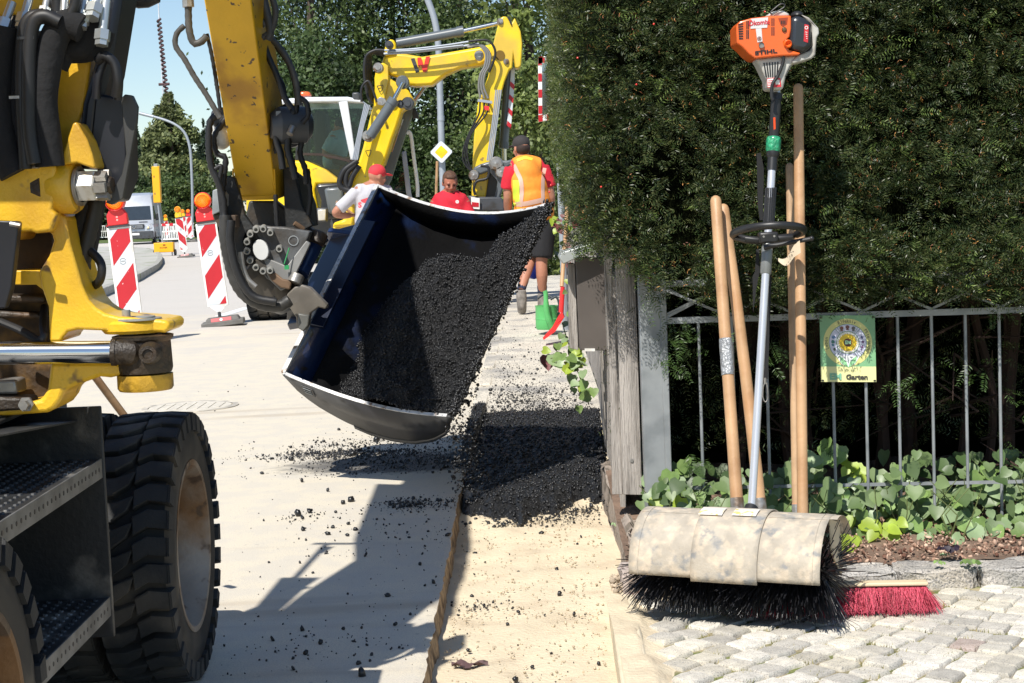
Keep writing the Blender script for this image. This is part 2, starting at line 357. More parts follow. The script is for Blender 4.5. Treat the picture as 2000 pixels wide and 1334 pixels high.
# road sheet with a broken edge along the trench
ys = np.concatenate([np.arange(1.2, 9.4, .03), np.arange(9.4, 30, .5), np.arange(30, 200, 10), [300, 900]])
ej = np.where(ys < 9.4, (fbm(ys*6, ys*0, 4, 3)-.5)*.016+(fbm(ys*22, ys*0, 3, 5)-.5)*.012, 0)
V = []; Fc = []
xs_l = [-900, -200, -60, -25, -8, -3, -1.2]
for j, y in enumerate(ys):
    for x in xs_l: V.append((x, y, 0))
    V.append((xl(y)+ej[j]-.025, y, 0)); V.append((xl(y)+ej[j], y, -.008)); V.append((xl(y)+ej[j]*.6+.015, y, -.12) if y < 9.3 else (xl(y)+.06, y, -.01))
w = len(xs_l)+3
for j in range(len(ys)-1):
    for i in range(w-1): Fc.append((j*w+i, j*w+i+1, (j+1)*w+i+1, (j+1)*w+i))
mb = MB(); mb.add(V, Fc); rd = part('road', mb, None, sm=40); rd['kind'] = 'structure'
rd.data.materials.append(road_m); edge_m = M('cut_asphalt_edge', (.36, .26, .16), .9, var=.35, vs=30, bump=.8, bs=60, c2=(.12, .08, .05), s2=14, t2=.56, w2=.1); rd.data.materials.append(edge_m)
for p in rd.data.polygons:
    if p.center.y < 9.3 and abs(p.normal.z) < .75: p.material_index = 1
# wide terrain below everything
mb = MB(); mb.add([(-1500, -30, -.13), (1500, -30, -.13), (1500, 2500, -.13), (-1500, 2500, -.13)], [(0, 1, 2, 3)]); o = part('terrain', mb, M('far_ground', (.20, .21, .15), .95, var=.2, vs=.05)); o['kind'] = 'structure'
mb = MB(); mb.add([(-900, -8, -.002), (1.5, -8, -.002), (1.5, 1.2, -.002), (-900, 1.2, -.002)], [(0, 1, 2, 3)]); o = part('road', mb, road_m); o['kind'] = 'structure'
# footpath floor (sand in the trench, dusty old paving beyond)
nx, yy = 30, np.concatenate([np.arange(1.2, 9.6, .045), np.arange(9.6, 30, .4), [40, 60, 90]])
V = np.zeros((len(yy), nx, 3)); 
for j, y in enumerate(yy):
    X = np.linspace(xl(y)+.0, xr(y)+.06, nx); V[j, :, 0] = X; V[j, :, 1] = y; V[j, :, 2] = zp(y)+(fbm(X*5, X*0+y*5, 4, 9)-.5)*(.034 if y < 9.2 else .004)+(fbm(X*17, X*0+y*17, 3, 19)-.5)*(.012 if y < 9.2 else 0)+ (np.abs((X-xl(y))/.35) < .25)*.0
I = np.arange(len(yy)*nx).reshape(len(yy), nx); Q = np.stack([I[:-1, :-1], I[:-1, 1:], I[1:, 1:], I[1:, :-1]], -1).reshape(-1, 4)
o = np_mesh('footpath', V.reshape(-1, 3), Q, sand_m, sm=60); o['kind'] = 'structure'
path_m = M('old_footpath', (.60, .55, .46), .9, var=.1, vs=3, c2=(.36, .34, .31), s2=2.2, t2=.56, w2=.1, c3=(.14, .14, .14), s3=90, t3=.60, w3=.05, bump=.3, bs=120)
o.data.materials.append(path_m)
for p in o.data.polygons:
    if p.center.y > 9.6: p.material_index = 1
# kerb stones between road and raised footpath beyond the works
def slab_px(name, pts, z0, z1, mat, kind='structure', bev=.01):
    mb = MB(); mb.prism([G(x, y, 0)+Vector((0, 0, z0)) for x, y in pts], (0, 0, z1-z0)); o = part(name, mb, mat, bev=bev); o['kind'] = kind; return o
kerbline = [(z, xl(z)-.02) for z in np.arange(9.4, 40, 1.0)]
mb = MB()
for (a, xa), (b_, xb) in zip(kerbline, kerbline[1:]):
    mb.prism([(xa-.06, a+.002, -.1), (xa+.03, a+.002, -.1), (xb+.03, b_-.002, -.1), (xb-.06, b_-.002, -.1)], (0, 0, .1+float(zp(a))+.012))
o = part('footpath_kerb', mb, path_m, bev=.008); o['kind'] = 'structure'
# traffic island on the left with its kerb
isl = [(-400, 640), (60, 610), (168, 590), (212, 571), (262, 549), (300, 527), (309, 516), (309, 506), (300, 497), (285, 492), (230, 489), (120, 487), (-400, 500)]
gp = [G(x, y) for x, y in isl]
mb = MB(); mb.prism([p+Vector((0, 0, -.05)) for p in gp], (0, 0, .19)); o = part('traffic_island', mb, M('island_paving', (.42, .41, .37), .9, var=.1, vs=1, c2=(.16, .2, .07), s2=.8, t2=.6, w2=.06)); o['kind'] = 'structure'
cn = sum(gp, Vector())/len(gp)
for i in range(1, len(gp)-3):
    a, b2 = gp[i], gp[i+1]; L_ = (b2-a).length; n = max(1, round(L_/1.0)); d = (b2-a)/n; nn = Vector((d.y, -d.x, 0)).normalized()
    if nn.dot(a-cn) < 0: nn = -nn
    for k in range(n):
        p0 = a+d*(k+.015); p1 = a+d*(k+.985); mb = MB(); mb.prism([p0-nn*.02, p1-nn*.02, p1+nn*.13, p0+nn*.13], (0, 0, .155)); part('kerbstone', mb, concrete, o, bev=.012)
# white line dashes
for a, b2 in (((432, 617), (486, 600)), ((640, 575), (655, 571))):
    p, q = G(*a), G(*b2); d = (q-p).normalized(); n = Vector((-d.y, d.x, 0))*.08
    mb = MB(); mb.prism([p-n, q-n, q+n, p+n], (0, 0, .004)); solo('road_marking', mb, white, kind='structure')
# manhole cover
c = G(372, 795); mt = thing('manhole_cover', 'round iron manhole cover half buried in sand dust on the road', 'manhole cover', (c.x, c.y, 0))
mb = MB(); mb.lathe([(0.0, .33), (.006, .33), (.006, .29)], (c.x, c.y, 0), (0, 0, 1), 48); part('ring', mb, M('manhole_iron', (.40, .37, .32), .7, var=.2, vs=20, c2=(.6, .55, .46), s2=9, t2=.5, w2=.1), mt)
mb = MB(); mb.lathe([(.002, .285), (.007, .28), (.007, 0)], (c.x, c.y, 0), (0, 0, 1), 48)
for k in range(-3, 4): mb.box((c.x+k*.07, c.y, .009), (.02, .4-.04*abs(k), .003))
part('lid', mb, M('manhole_concrete', (.58, .54, .46), .8, var=.15, vs=20), mt)
# ------------------------------------------------ yard to the right: setts, kerb, bed
yard = MB(); yard.add([(.33, 1.0, -.014), (4, 1.0, -.014), (4, 5.5, -.014), (.33, 5.5, -.014)], [(0, 1, 2, 3)])
yo = part('yard', yard, M('joint_filling', (.34, .29, .18), .95, var=.3, vs=14, c2=(.15, .17, .05), s2=9, t2=.52, w2=.08, bump=.8, bs=110)); yo['kind'] = 'structure'
sett_m = M('granite_setts', (.54, .51, .45), .8, var=.14, vs=30, rnd=.26, c3=(.30, .28, .26), s3=260, t3=.60, w3=.05, bump=.3, bs=130, c2=(.62, .57, .46), s2=2.5, t2=.56, w2=.1)
sett_r = M('reddish_setts', (.42, .35, .31), .8, var=.12, vs=30, rnd=.12, c3=(.28, .2, .17), s3=260, t3=.58, w3=.05, bump=.5, bs=130)
sett_meshes = []
for k in range(9):
    mb = MB(); s_ = .0435; q = [(-s_, -s_), (0, -s_*1.06), (s_, -s_), (s_*1.05, 0), (s_, s_), (0, s_*1.04), (-s_, s_), (-s_*1.05, 0)]
    q = [(x*random.uniform(.86, 1.05), y*random.uniform(.86, 1.05)) for x, y in q]; n = 8
    V = [(x*.99, y*.99, -.05) for x, y in q]+[(x, y, -.009) for x, y in q]+[(x*.88, y*.88, random.uniform(-.0015, .0015)) for x, y in q]+[(0, 0, .0015)]
    Fc = [(i+r*n, (i+1) % n+r*n, (i+1) % n+(r+1)*n, i+(r+1)*n) for r in (0, 1) for i in range(n)]+[(16+i, 16+(i+1) % n, 24) for i in range(n)]
    mb.add(V, Fc); me = bpy.data.meshes.new('sett'); me.from_pydata(mb.V, [], mb.F); me.materials.append(sett_m if k < 8 else sett_r); finish(me, 50); sett_meshes.append(me)
cnt = 0; ang = math.radians(47)
for i in range(-44, 44):
    for j in range(-44, 44):
        u = i*.0975+(.014*math.sin(j*.9)); v = j*.0975+.014*(i % 2)
        x = 1.2+u*math.cos(ang)-v*math.sin(ang); y = 4.7+u*math.sin(ang)+v*math.cos(ang)+.05*math.sin(x*4.5)
        if not (.40 < x < 2.15 and 4.0 < y < 5.24): continue
        if x < .62+.12*math.sin(y*5) and random.random() < .0: continue
        o = bpy.data.objects.new('sett', random.choice(sett_meshes[:8]) if random.random() < .975 else sett_meshes[8]); col.objects.link(o); o.parent = yo
        o.location = (x+random.uniform(-.005, .005), y+random.uniform(-.005, .005), random.uniform(-.006, .004)); o.rotation_euler = (random.uniform(-.02, .02), random.uniform(-.02, .02), ang+.16*math.cos(x*4.5)+random.uniform(-.07, .07)); cnt += 1
# sand washed over the left part of the setts
n_ = 60; X, Y = np.meshgrid(np.linspace(.27, .80, n_), np.linspace(1.2, 5.42, 160)); Z = .014-.050*np.clip((X-.34+.22*(fbm(X*6, Y*3, 4, 2)-.5))/.22, 0, 1)**.6+(fbm(X*16, Y*16, 3, 1)-.5)*.012
I = np.arange(n_*160).reshape(160, n_); Q = np.stack([I[:-1, :-1], I[:-1, 1:], I[1:, 1:], I[1:, :-1]], -1).reshape(-1, 4)
o = np_mesh('sand_drift', np.stack([X, Y, Z], -1).reshape(-1, 3), Q, sand_m, sm=60); o['kind'] = 'stuff'
# narrow concrete strip between trench and yard
st = MB()
for a, b2 in ((1.2, 2.18), (2.2, 3.18), (3.2, 4.18), (4.2, 5.0), (5.02, 5.4)):
    st.prism([(xr(a), a, -.12), (xr(a)+.085, a, -.12), (xr(b2)+.085, b2, -.12), (xr(b2), b2, -.12)], (0, 0, .128))
o = part('edging_strip', st, M('dusty_concrete', (.62, .54, .40), .9, var=.1, vs=8, bump=.3, bs=100), bev=.008); o['kind'] = 'structure'
# little grass tufts in joints
def blades(centres, n, h, spread, w=.0016):
    c = np.repeat(np.asarray(centres), n, 0); k = len(c); a = rng.uniform(0, 6.28, k); hh = h*rng.uniform(.4, 1.1, k); b0 = c+np.stack([rng.normal(0, spread, k), rng.normal(0, spread, k), np.zeros(k)], -1)
    ln = rng.uniform(.2, .9, k)*hh; tip = b0+np.stack([np.cos(a)*ln, np.sin(a)*ln, hh], -1); sd = np.stack([-np.sin(a), np.cos(a), np.zeros(k)], -1)*w
    V = np.stack([b0-sd, b0+sd, tip], 1).reshape(-1, 3); return V, np.arange(3*k).reshape(-1, 3)
cs = [(random.uniform(.5, 1.75), random.uniform(4.05, 5.25), -.013) for _ in range(230)]
V, Q = blades(cs, 14, .016, .012); o = np_mesh('joint_grass', V, Q, M('joint_grass', (.22, .24, .07), .8, isl=.4, var=.1, hue=(.34, .28, .10), trans=.3)); o['kind'] = 'stuff'
# granite kerb stones in front of the bed
kb = thing('kerb', None, None, (1.2, 5.35, 0)); kb['kind'] = 'structure'
kerb_m = M('rough_granite', (.40, .38, .35), .85, var=.2, vs=12, bump=1., bs=70, c3=(.22, .21, .2), s3=160, t3=.56, w3=.06, c2=(.50, .45, .38), s2=5, t2=.55, w2=.1)
def rough_block(x0, x1, y0, y1, z0, z1, j=.006, nx=8, seed=0):
    mb = MB(); r = random.Random(seed); me = bmesh.new(); bmesh.ops.create_cube(me, size=1.0)
    bmesh.ops.bevel(me, geom=me.edges[:], offset=.12 if False else .08, segments=1, affect='EDGES')
    bmesh.ops.subdivide_edges(me, edges=me.edges[:], cuts=3, use_grid_fill=True)
    for v in me.verts:
        c = v.co; c.x = x0+(c.x+.5)*(x1-x0)+r.uniform(-j, j); c.y = y0+(c.y+.5)*(y1-y0)+r.uniform(-j, j); c.z = z0+(c.z+.5)*(z1-z0)+r.uniform(-j, j)
    me.verts.ensure_lookup_table(); mb.add([v.co.copy() for v in me.verts], [tuple(v.index for v in f.verts) for f in me.faces]); me.free(); return mb
kx = [.72, 1.02, 1.235, 1.50, 1.84, 2.2, 2.6]
for i in range(len(kx)-1):
    part('kerbstone', rough_block(kx[i]+.004, kx[i+1]-.004, 5.285, 5.43, -.06, .052, seed=i), kerb_m, kb, sm=30)
# soil bed with bark, pebbles
X, Y = np.meshgrid(np.linspace(.36, 3.2, 90), np.linspace(5.40, 6.6, 50)); Z = .045+(Y-5.4)*.14+(fbm(X*9, Y*9, 4, 4)-.5)*.05
I = np.arange(90*50).reshape(50, 90); Q = np.stack([I[:-1, :-1], I[:-1, 1:], I[1:, 1:], I[1:, :-1]], -1).reshape(-1, 4)
soil = np_mesh('soil', np.stack([X, Y, Z], -1).reshape(-1, 3), Q, M('soil', (.18, .12, .085), .95, var=.3, vs=20, bump=1., bs=90), sm=60); soil['kind'] = 'structure'
n = 4200; px_ = rng.uniform(.45, 2.9, n); py_ = rng.uniform(5.42, 5.85, n); V, Q = crumbs(np.stack([px_, py_, .05+(py_-5.4)*.14+rng.uniform(-.005, .02, n)], -1), rng.uniform(.003, .011, n), flat=.35)
o = np_mesh('bark_chips', V, Q, M('bark_chips', (.24, .10, .06), .85, isl=.5, var=.1, hue=(.42, .30, .22))); o['kind'] = 'stuff'
n = 900; px_ = rng.uniform(.3, .75, n); py_ = rng.uniform(5.3, 5.5, n); V, Q = crumbs(np.stack([px_, py_, .01+rng.uniform(0, .02, n)], -1), rng.uniform(.003, .012, n))
o = np_mesh('crumbled_mortar', V, Q, M('crumbled_mortar', (.42, .34, .25), .9, isl=.25)); o['kind'] = 'stuff'
# ------------------------------------------------ hot asphalt spread in the trench
ny, nx = 200, 84
Yg = np.linspace(6.8, 10.7, ny); V = np.zeros((ny, nx, 3))
for j, y in enumerate(Yg):
    X = np.linspace(xl(y)-.05, xr(y)+.03, nx); t = np.clip((X-xl(y))/(xr(y)-xl(y)), 0, 1)
    front = 7.24+.06*np.sin(t*7+1)+.12*(fbm(t*9, t*0, 3, 8)-.5)*2.4+.10*(fbm(t*30, t*0, 3, 3)-.5)+.22*np.exp(-((t-.25)/.3)**2)*-1+.1*(t > .8)
    h = np.clip((y-front)/.32, 0, 1)**.6*.085*np.clip((10.8-y)/.9, 0.02, 1)
    over = np.where(X < xl(y)+.01, .05*np.clip((y-8.1)/.6, -1, 1), 0)
    V[j, :, 0] = X; V[j, :, 1] = y; V[j, :, 2] = np.minimum(zp(y), -.02)-.03+h+over+(fbm(X*26, X*0+y*26, 4, 6)-.5)*.03+(fbm(X*70, X*0+y*70, 2, 2)-.5)*.014
I = np.arange(ny*nx).reshape(ny, nx); Q = np.stack([I[:-1, :-1], I[:-1, 1:], I[1:, 1:], I[1:, :-1]], -1).reshape(-1, 4)
o = np_mesh('fresh_asphalt', V.reshape(-1, 3), Q, tar_m, sm=70); o['kind'] = 'stuff'
Vt = V
n = 26000; ii = rng.integers(0, ny, n); jj = rng.integers(0, nx, n); pts = V[ii, jj]+rng.normal(0, .005, (n, 3))+np.stack([np.zeros(n), -.05*(rng.random(n) < .06)*rng.random(n), np.zeros(n)], -1); keep = V[ii, jj, 2] > -.085; pts = pts[keep]
a, b_ = crumbs(pts, .0014+.0085*rng.random(len(pts))**3.0)
# loose crumbs: clusters on the slab, thin scatter, trench floor
cl = [((700, 888), 1600, .26, .08), ((830, 900), 1400, .28, .16), ((850, 850), 900, .25, .3), ((800, 985), 260, .05, .06), ((650, 885), 500, .14, .05), ((750, 862), 260, .30, .09), ((650, 882), 240, .16, .10), ((800, 985), 150, .08, .10), ((700, 1000), 60, .2, .25), ((582, 1010), 55, .05, .07), ((690, 870), 200, .25, .05), ((570, 905), 6, .1, .1), ((600, 1250), 60, .14, .12), ((930, 1140), 90, .06, .05), ((800, 1040), 160, .25, .3), ((740, 1200), 90, .3, .3), ((700, 920), 200, .3, .1), ((900, 900), 300, .3, .18), ((640, 1100), 60, .4, .6), ((620, 760), 60, .5, 1.0), ((1060, 1080), 40, .2, .8), ((1000, 720), 500, .22, 2.2), ((1080, 820), 500, .2, .5), ((780, 1300), 110, .4, .3), ((1040, 795), 2500, .20, .45), ((1000, 760), 900, .2, .9), ((1010, 985), 700, .20, .07), ((950, 975), 300, .12, .06), ((1130, 965), 300, .08, .06)]
ps = []; ss = []
for (c, k, sx, sy) in cl:
    g0 = G(*c)
    for _ in range(k):
        x = g0.x+random.gauss(0, sx); y = g0.y+random.gauss(0, sy); 
        if y < 3: continue
        inside = xl(y)+.01 < x < xr(y)
        if x > xr(y)+.1: continue
        if xl(y)-.01 < x < xl(y)+.02 and y < 9: continue
        z = float(zp(y)) if inside else 0.0
        s_ = random.choice([.0015, .002, .002, .0025, .003, .0035, .004, .006, .010 if random.random() < .3 else .003]); ps.append((x, y, z+s_*.6)); ss.append(s_)
for (x, y, s_) in ((568, 900, .02), (590, 942, .016), (735, 862, .022), (670, 985, .014), (687, 980, .018), (583, 1008, .022), (605, 1002, .018), (592, 1037, .012), (640, 1045, .012), (1058, 1043, .011), (875, 1047, .012), (590, 1232, .012), (708, 1321, .016), (1040, 1306, .011), (915, 1273, .01), (700, 1298, .009), (820, 1104, .011), (638, 1082, .011), (1088, 1114, .009), (757, 1165, .01), (690, 890, .02), (945, 1184, .009), (1121, 1202, .009), (640, 960, .012), (1170, 1298, .007)):
    g0 = G(x, y); z = float(zp(g0.y)) if g0.x > xl(g0.y) and g0.y < 9 else 0; g1 = G(x, y, z); ps.append((g1.x, g1.y, z+s_*.5)); ss.append(s_)
a2, b2_ = crumbs(np.array(ps), np.array(ss))
o = np_mesh('asphalt_crumbs', np.concatenate([a, a2]), np.concatenate([b_, b2_+len(a)]), crumb_m); o['kind'] = 'stuff'
n = 1500; py_ = rng.uniform(4.0, 7.6, n); px_ = xl(py_)+.03+rng.random(n)*(xr(py_)-xl(py_)-.04); a3_, b3_ = crumbs(np.stack([px_, py_, zp(py_)+rng.uniform(-.002, .006, n)], -1), rng.uniform(.0015, .0055, n))
o = np_mesh('sand_pebbles', a3_, b3_, M('sand_pebbles', (.50, .42, .30), .9, isl=.3)); o['kind'] = 'stuff'
# dead leaf in the trench
g0 = G(918, 1306, -.08)
mb = MB()
for i in range(7):
    for j in range(3):
        pass
nx_, ny_ = 9, 4; V = []
for j in range(ny_):
    for i in range(nx_):
        t = i/(nx_-1); w = .018*math.sin(math.pi*min(1, t+.08))+.003; V.append((g0.x-.055+t*.11, g0.y+(j-1.5)*w*.8+.006*math.sin(t*9), -.068+.008*math.sin(t*11+j*1.7)+.006*random.random()))
mb.add(V, [(j*nx_+i, j*nx_+i+1, (j+1)*nx_+i+1, (j+1)*nx_+i) for j in range(ny_-1) for i in range(nx_-1)])
solo('dead_leaf', mb, M('dead_leaf', (.10, .055, .055), .7, var=.3, vs=40), 'curled dark brown dead leaf lying on the trench sand', 'leaf')
# ================================================================== yew hedge
def sprigs(p, d, ln, K=8, nl=.021, nw=.0032, nrm=None):
    """flat two-ranked sprays: p start, d direction, ln length; returns one diamond quad per needle"""
    n = len(p); d = d/np.linalg.norm(d, axis=1, keepdims=True)
    r_ = rng.normal(size=(n, 3)) if nrm is None else nrm+rng.normal(size=(n, 3))*.5
    s = np.cross(d, r_); s /= np.linalg.norm(s, axis=1, keepdims=True); up = np.cross(s, d)
    t = np.linspace(.05, 1.0, K)
    base = p[:, None, :]+d[:, None, :]*(ln[:, None]*t[None])[..., None]-up[:, None, :]*(ln[:, None]*.18*t[None]**2)[..., None]
    Vs = []
    for sg in (-1, 1):
        dirn = d[:, None, :]*rng.uniform(.35, .75, (n, K, 1))+s[:, None, :]*sg+up[:, None, :]*rng.uniform(-.25, .45, (n, K, 1))
        dirn /= np.linalg.norm(dirn, axis=2, keepdims=True)
        L_ = nl*(1-.45*t[None, :, None]**2)*rng.uniform(.8, 1.15, (n, K, 1))
        sd = np.cross(dirn, up[:, None, :]+rng.normal(0, .35, (n, K, 3))); sd /= np.linalg.norm(sd, axis=2, keepdims=True)
        Vs.append(np.stack([base, base+dirn*L_*.45+sd*nw/2, base+dirn*L_, base+dirn*L_*.45-sd*nw/2], 2))
    V = np.concatenate(Vs, 1).reshape(-1, 3); return V, np.arange(len(V)).reshape(-1, 4)
hedge = thing('yew_hedge', 'tall clipped dark green yew hedge with a few red berries behind the metal fence', 'hedge', (1.2, 6.2, .1))
yew_m = M('yew_needles', (.030, .064, .020), .40, isl=.5, var=.25, vs=9, hue=(.058, .064, .022), trans=.12, spec=.35)
yew_tip = M('yew_new_growth', (.06, .12, .022), .42, isl=.35, var=.2, hue=(.15, .20, .05), trans=.3)
yew_dead = M('yew_dead_needles', (.30, .075, .035), .6, isl=.5, var=.2, hue=(.35, .2, .05))
def hsurf(x, z): return 5.62-.10*(fbm(x*3.2+9, z*3.2, 3, 21)-.5)*2+.10*np.clip((z-1.05)/.5, 0, 1)+.03*(fbm(x*14, z*14, 2, 5)-.5)
def hbot(x): return 1.16-.23*np.clip((x-.38)/.35, 0, 1)-.10*np.exp(-((x-.5)/.14)**2)+.06*(fbm(x*6, x*0, 3, 4)-.5)
def front(n, deep, x0=.20, x1=2.75, z1=2.35):
    x = rng.uniform(x0, x1, n); z = np.where(rng.random(n) < .16, rng.uniform(.88, 1.15, n), rng.uniform(.9, z1, n)); k = z > hbot(x)-.02*rng.random(n); x, z = x[k], z[k]
    hole = fbm(x*5, z*5, 3, 33); k = (hole > .34) | (rng.random(len(x)) < .22); x, z = x[k], z[k]
    y = hsurf(x, z)+deep*rng.random(len(x))
    p = np.stack([x, y, z], -1); d = np.stack([rng.normal(0, .7, len(x)), -rng.uniform(.15, 1., len(x)), rng.normal(.02, .45, len(x))], -1); return p, d
p, d = front(23000, .17); n = len(p); V, Q = sprigs(p, d, rng.uniform(.04, .085, n), K=8, nl=.0215, nw=.0040, nrm=np.array([[0, -.5, 1.]]))
np_mesh('foliage', V, Q, yew_m, hedge, kind='stuff')
p, d = front(480, .0); n = len(p); V, Q = sprigs(p, d, rng.uniform(.05, .10, n), K=9, nl=.021, nw=.0036, nrm=np.array([[0, -.6, 1.]])); np_mesh('new_shoots', V, Q, yew_tip, hedge, kind='stuff')
p, d = front(1500, .05); n = len(p); V, Q = sprigs(p, d, rng.uniform(.015, .04, n), K=2, nl=.016, nw=.0032); np_mesh('dead_sprays', V, Q, yew_dead, hedge, kind='stuff')
# side towards the footpath, sunlight put into its lighter green, receding
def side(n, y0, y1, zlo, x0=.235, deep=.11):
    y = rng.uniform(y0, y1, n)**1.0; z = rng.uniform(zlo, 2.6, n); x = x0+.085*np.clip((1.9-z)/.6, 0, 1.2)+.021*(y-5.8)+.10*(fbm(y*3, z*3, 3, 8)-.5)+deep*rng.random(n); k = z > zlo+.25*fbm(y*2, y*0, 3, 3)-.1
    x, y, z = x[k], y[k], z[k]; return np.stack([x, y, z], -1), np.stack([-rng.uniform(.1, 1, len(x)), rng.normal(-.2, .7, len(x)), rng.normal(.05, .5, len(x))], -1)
p, d = side(5200, 5.7, 8.5, 1.10); n = len(p); V, Q = sprigs(p, d, rng.uniform(.05, .09, n), K=7, nl=.025, nw=.005, nrm=np.array([[0, -.5, 1.]])); np_mesh('side_foliage', V, Q, M('yew_sunlit_tint', (.05, .085, .02), .42, isl=.45, var=.25, hue=(.085, .10, .025), trans=.3), hedge, kind='stuff')
p, d = side(5200, 8.5, 15, 1.25, x0=.265); n = len(p); V, Q = sprigs(p, d, rng.uniform(.05, .10, n), K=6, nl=.032, nw=.009, nrm=np.array([[0, -.5, 1.]])); np_mesh('side_foliage', V, Q, MATS['yew_sunlit_tint'], hedge, kind='stuff')
# drooping sprays under the hedge and through the bars
ps = []
for (x, y, c) in ((1330, 650, 16), (1320, 700, 10), (1345, 640, 8), (1390, 560, 8), (1515, 690, 5), (1520, 760, 5), (1740, 750, 4), (1775, 710, 2), (1775, 765, 3), (1985, 800, 4), (1945, 700, 3), (1590, 860, 3), (1345, 900, 8), (1265, 560, 8), (1600, 560, 7), (1700, 585, 6), (1850, 560, 8), (1930, 590, 7), (1990, 575, 6), (1480, 600, 6), (1425, 640, 5), (1640, 560, 6), (1960, 850, 3), (1900, 740, 2)):
    for _ in range(c): q = P(x+random.gauss(0, 16), y+random.gauss(0, 18), 5.76+random.uniform(-.06, .10)); ps.append(tuple(q))
p = np.array(ps); n = len(p); d = np.stack([rng.normal(.0, .5, n), rng.normal(-.5, .3, n), rng.normal(-.5, .35, n)], -1); V, Q = sprigs(p, d, rng.uniform(.05, .10, n), K=9, nl=.022, nw=.0036); np_mesh('hanging_sprays', V, Q, M('yew_hanging', (.06, .11, .025), .42, isl=.4, var=.2, trans=.2), hedge, kind='stuff')
p = np.stack([rng.uniform(.4, 2.4, 1500), rng.uniform(5.98, 6.5, 1500), rng.uniform(.35, 1.05, 1500)], -1); d = rng.normal(size=(1500, 3)); V, Q = sprigs(p, d, rng.uniform(.05, .10, 1500), K=7, nl=.022, nw=.0036); np_mesh('inner_foliage', V, Q, yew_m, hedge, kind='stuff')
mb = MB()
for i in range(16):
    x = .85+i*.12+random.uniform(-.04, .04); y = random.uniform(6.15, 6.5); r0 = random.uniform(.012, .035)
    mb.tube(catmull([(x, y, .05), (x+random.uniform(-.06, .06), y, .5), (x+random.uniform(-.12, .12), y-.05, 1.0), (x+random.uniform(-.25, .25), y-.2, 1.6)], 4), r0, 7)
    for k in range(7):
        z = random.uniform(.25, 1.6); mb.tube([(x, y, z), (x+random.uniform(-.2, .2), y-random.uniform(.05, .3), z+random.uniform(-.02, .2)), (x+random.uniform(-.3, .3), y-random.uniform(.1, .4), z+random.uniform(-.1, .3))], [.007, .005, .002], 5)
part('trunk', mb, M('yew_bark', (.035, .018, .012), .9, var=.3), hedge)
core = M('hedge_shade', (.004, .005, .0025), 1.0, var=.4, vs=30, spec=.0)
mb = MB(); mb.box((2.03, 6.9, 1.30), (2.9, .5, 2.6)); mb.box((2.0, 6.36, 1.72), (3.0, .96, 1.40)); mb.box((1.0, 8.0, 1.98), (1.16, 3.4, 1.3)); mb.box((1.3, 9.0, 1.2), (1.2, 4.2, 2.2)); mb.box((1.08, 12.2, 2.0), (1.2, 5.2, 1.2)); part('shade_core', mb, core, hedge)  # plain near-black boxes, the hedge's inner shade put into their colour
mb = MB()
for (x, y) in ((1128, 113), (1243, 165), (1277, 47), (1494, 23), (1174, 365), (1076, 362), (1073, 375), (1483, 320), ):
    c = P(x, y, 5.60 if x > 1100 else 5.8); mb.ball(c, .0036, 8, 6)
part('berries', mb, M('yew_berry', (.75, .04, .03), .3, coat=.4), hedge, kind='stuff')
# ================================================================== metal fence
FA = P(1290, 700, 5.88); FB = P(2000, 700, 5.73); fy = lambda x: FA.y+(x-FA.x)/(FB.x-FA.x)*(FB.y-FA.y)
def F3(px, py, dy=0):      # point of the fence plane
    y = 5.8
    for _ in range(3): y = fy(P(px, py, y).x)
    return P(px, py, y+dy)
mf = thing('metal_fence', 'galvanised metal fence of round bars with crossed top ornament under the hedge', 'fence', (.6, 5.85, 0))
mb = MB(); a = F3(1254, 545, .03); w = .075; mb.box((F3(1272, 700, 0).x, 5.90, .525), (.078, .06, 1.02)); part('post', mb, galv, mf, bev=.004)
xs0 = F3(1298, 700).x; z1, z2, z3 = .995, .862, .252
mb = MB(); mb.box((xs0, fy(xs0), .56), (.024, .03, .90)); part('frame_stile', mb, galv, mf, bev=.003)
def bar(a, b, w, name): 
    a, b = Vector(a), Vector(b); mb = MB(); d = (b-a).normalized(); u = d.cross(Vector((0, 1, 0))).normalized()*w/2; v = Vector((0, w/2, 0))
    mb.add([a-u-v, a+u-v, a+u+v, a-u+v, b-u-v, b+u-v, b+u+v, b-u+v], [(0, 1, 2, 3), (7, 6, 5, 4), (0, 4, 5, 1), (1, 5, 6, 2), (2, 6, 7, 3), (3, 7, 4, 0)]); return part(name, mb, galv, mf)
xE = 2.7
for z, w in ((z1, .022), (z2, .022), (z3, .011)): bar((xs0+.012, fy(xs0), z), (xE, fy(xE), z), w, 'rail')
bx = [F3(q, 700).x for q in (1366, 1431, 1497, 1562, 1626, 1690, 1754, 1820, 1886, 1952)]; bx += [bx[-1]+.118*k for k in range(1, 6)]
for x in bx: mb = MB(); mb.cyl((x, fy(x)-.002, .13), (x, fy(x)-.002, z2-.011), .0056, 10); part('fence_bar', mb, galv, mf)
low = F3(1685, 612).x; per = .2365
for k in range(-6, 6):
    xa = low+k*per
    for xb in (xa+per, xa-per):
        if min(xa, xb) < xs0-.02 or max(xa, xb) > xE: continue
        dy = .004 if xb > xa else -.004
        bar((xa, fy(xa)+dy, z2+.012), (xb, fy(xb)+dy, z1-.012), .009, 'ornament_bar')
bar((xs0+.01, fy(xs0)+.004, z1-.012), (xs0+.11, fy(xs0)+.004, z2+.06), .009, 'ornament_bar'); bar((xs0+.11, fy(xs0)-.004, z2+.06), (xs0+.01, fy(xs0)-.004, z2+.012), .009, 'ornament_bar')
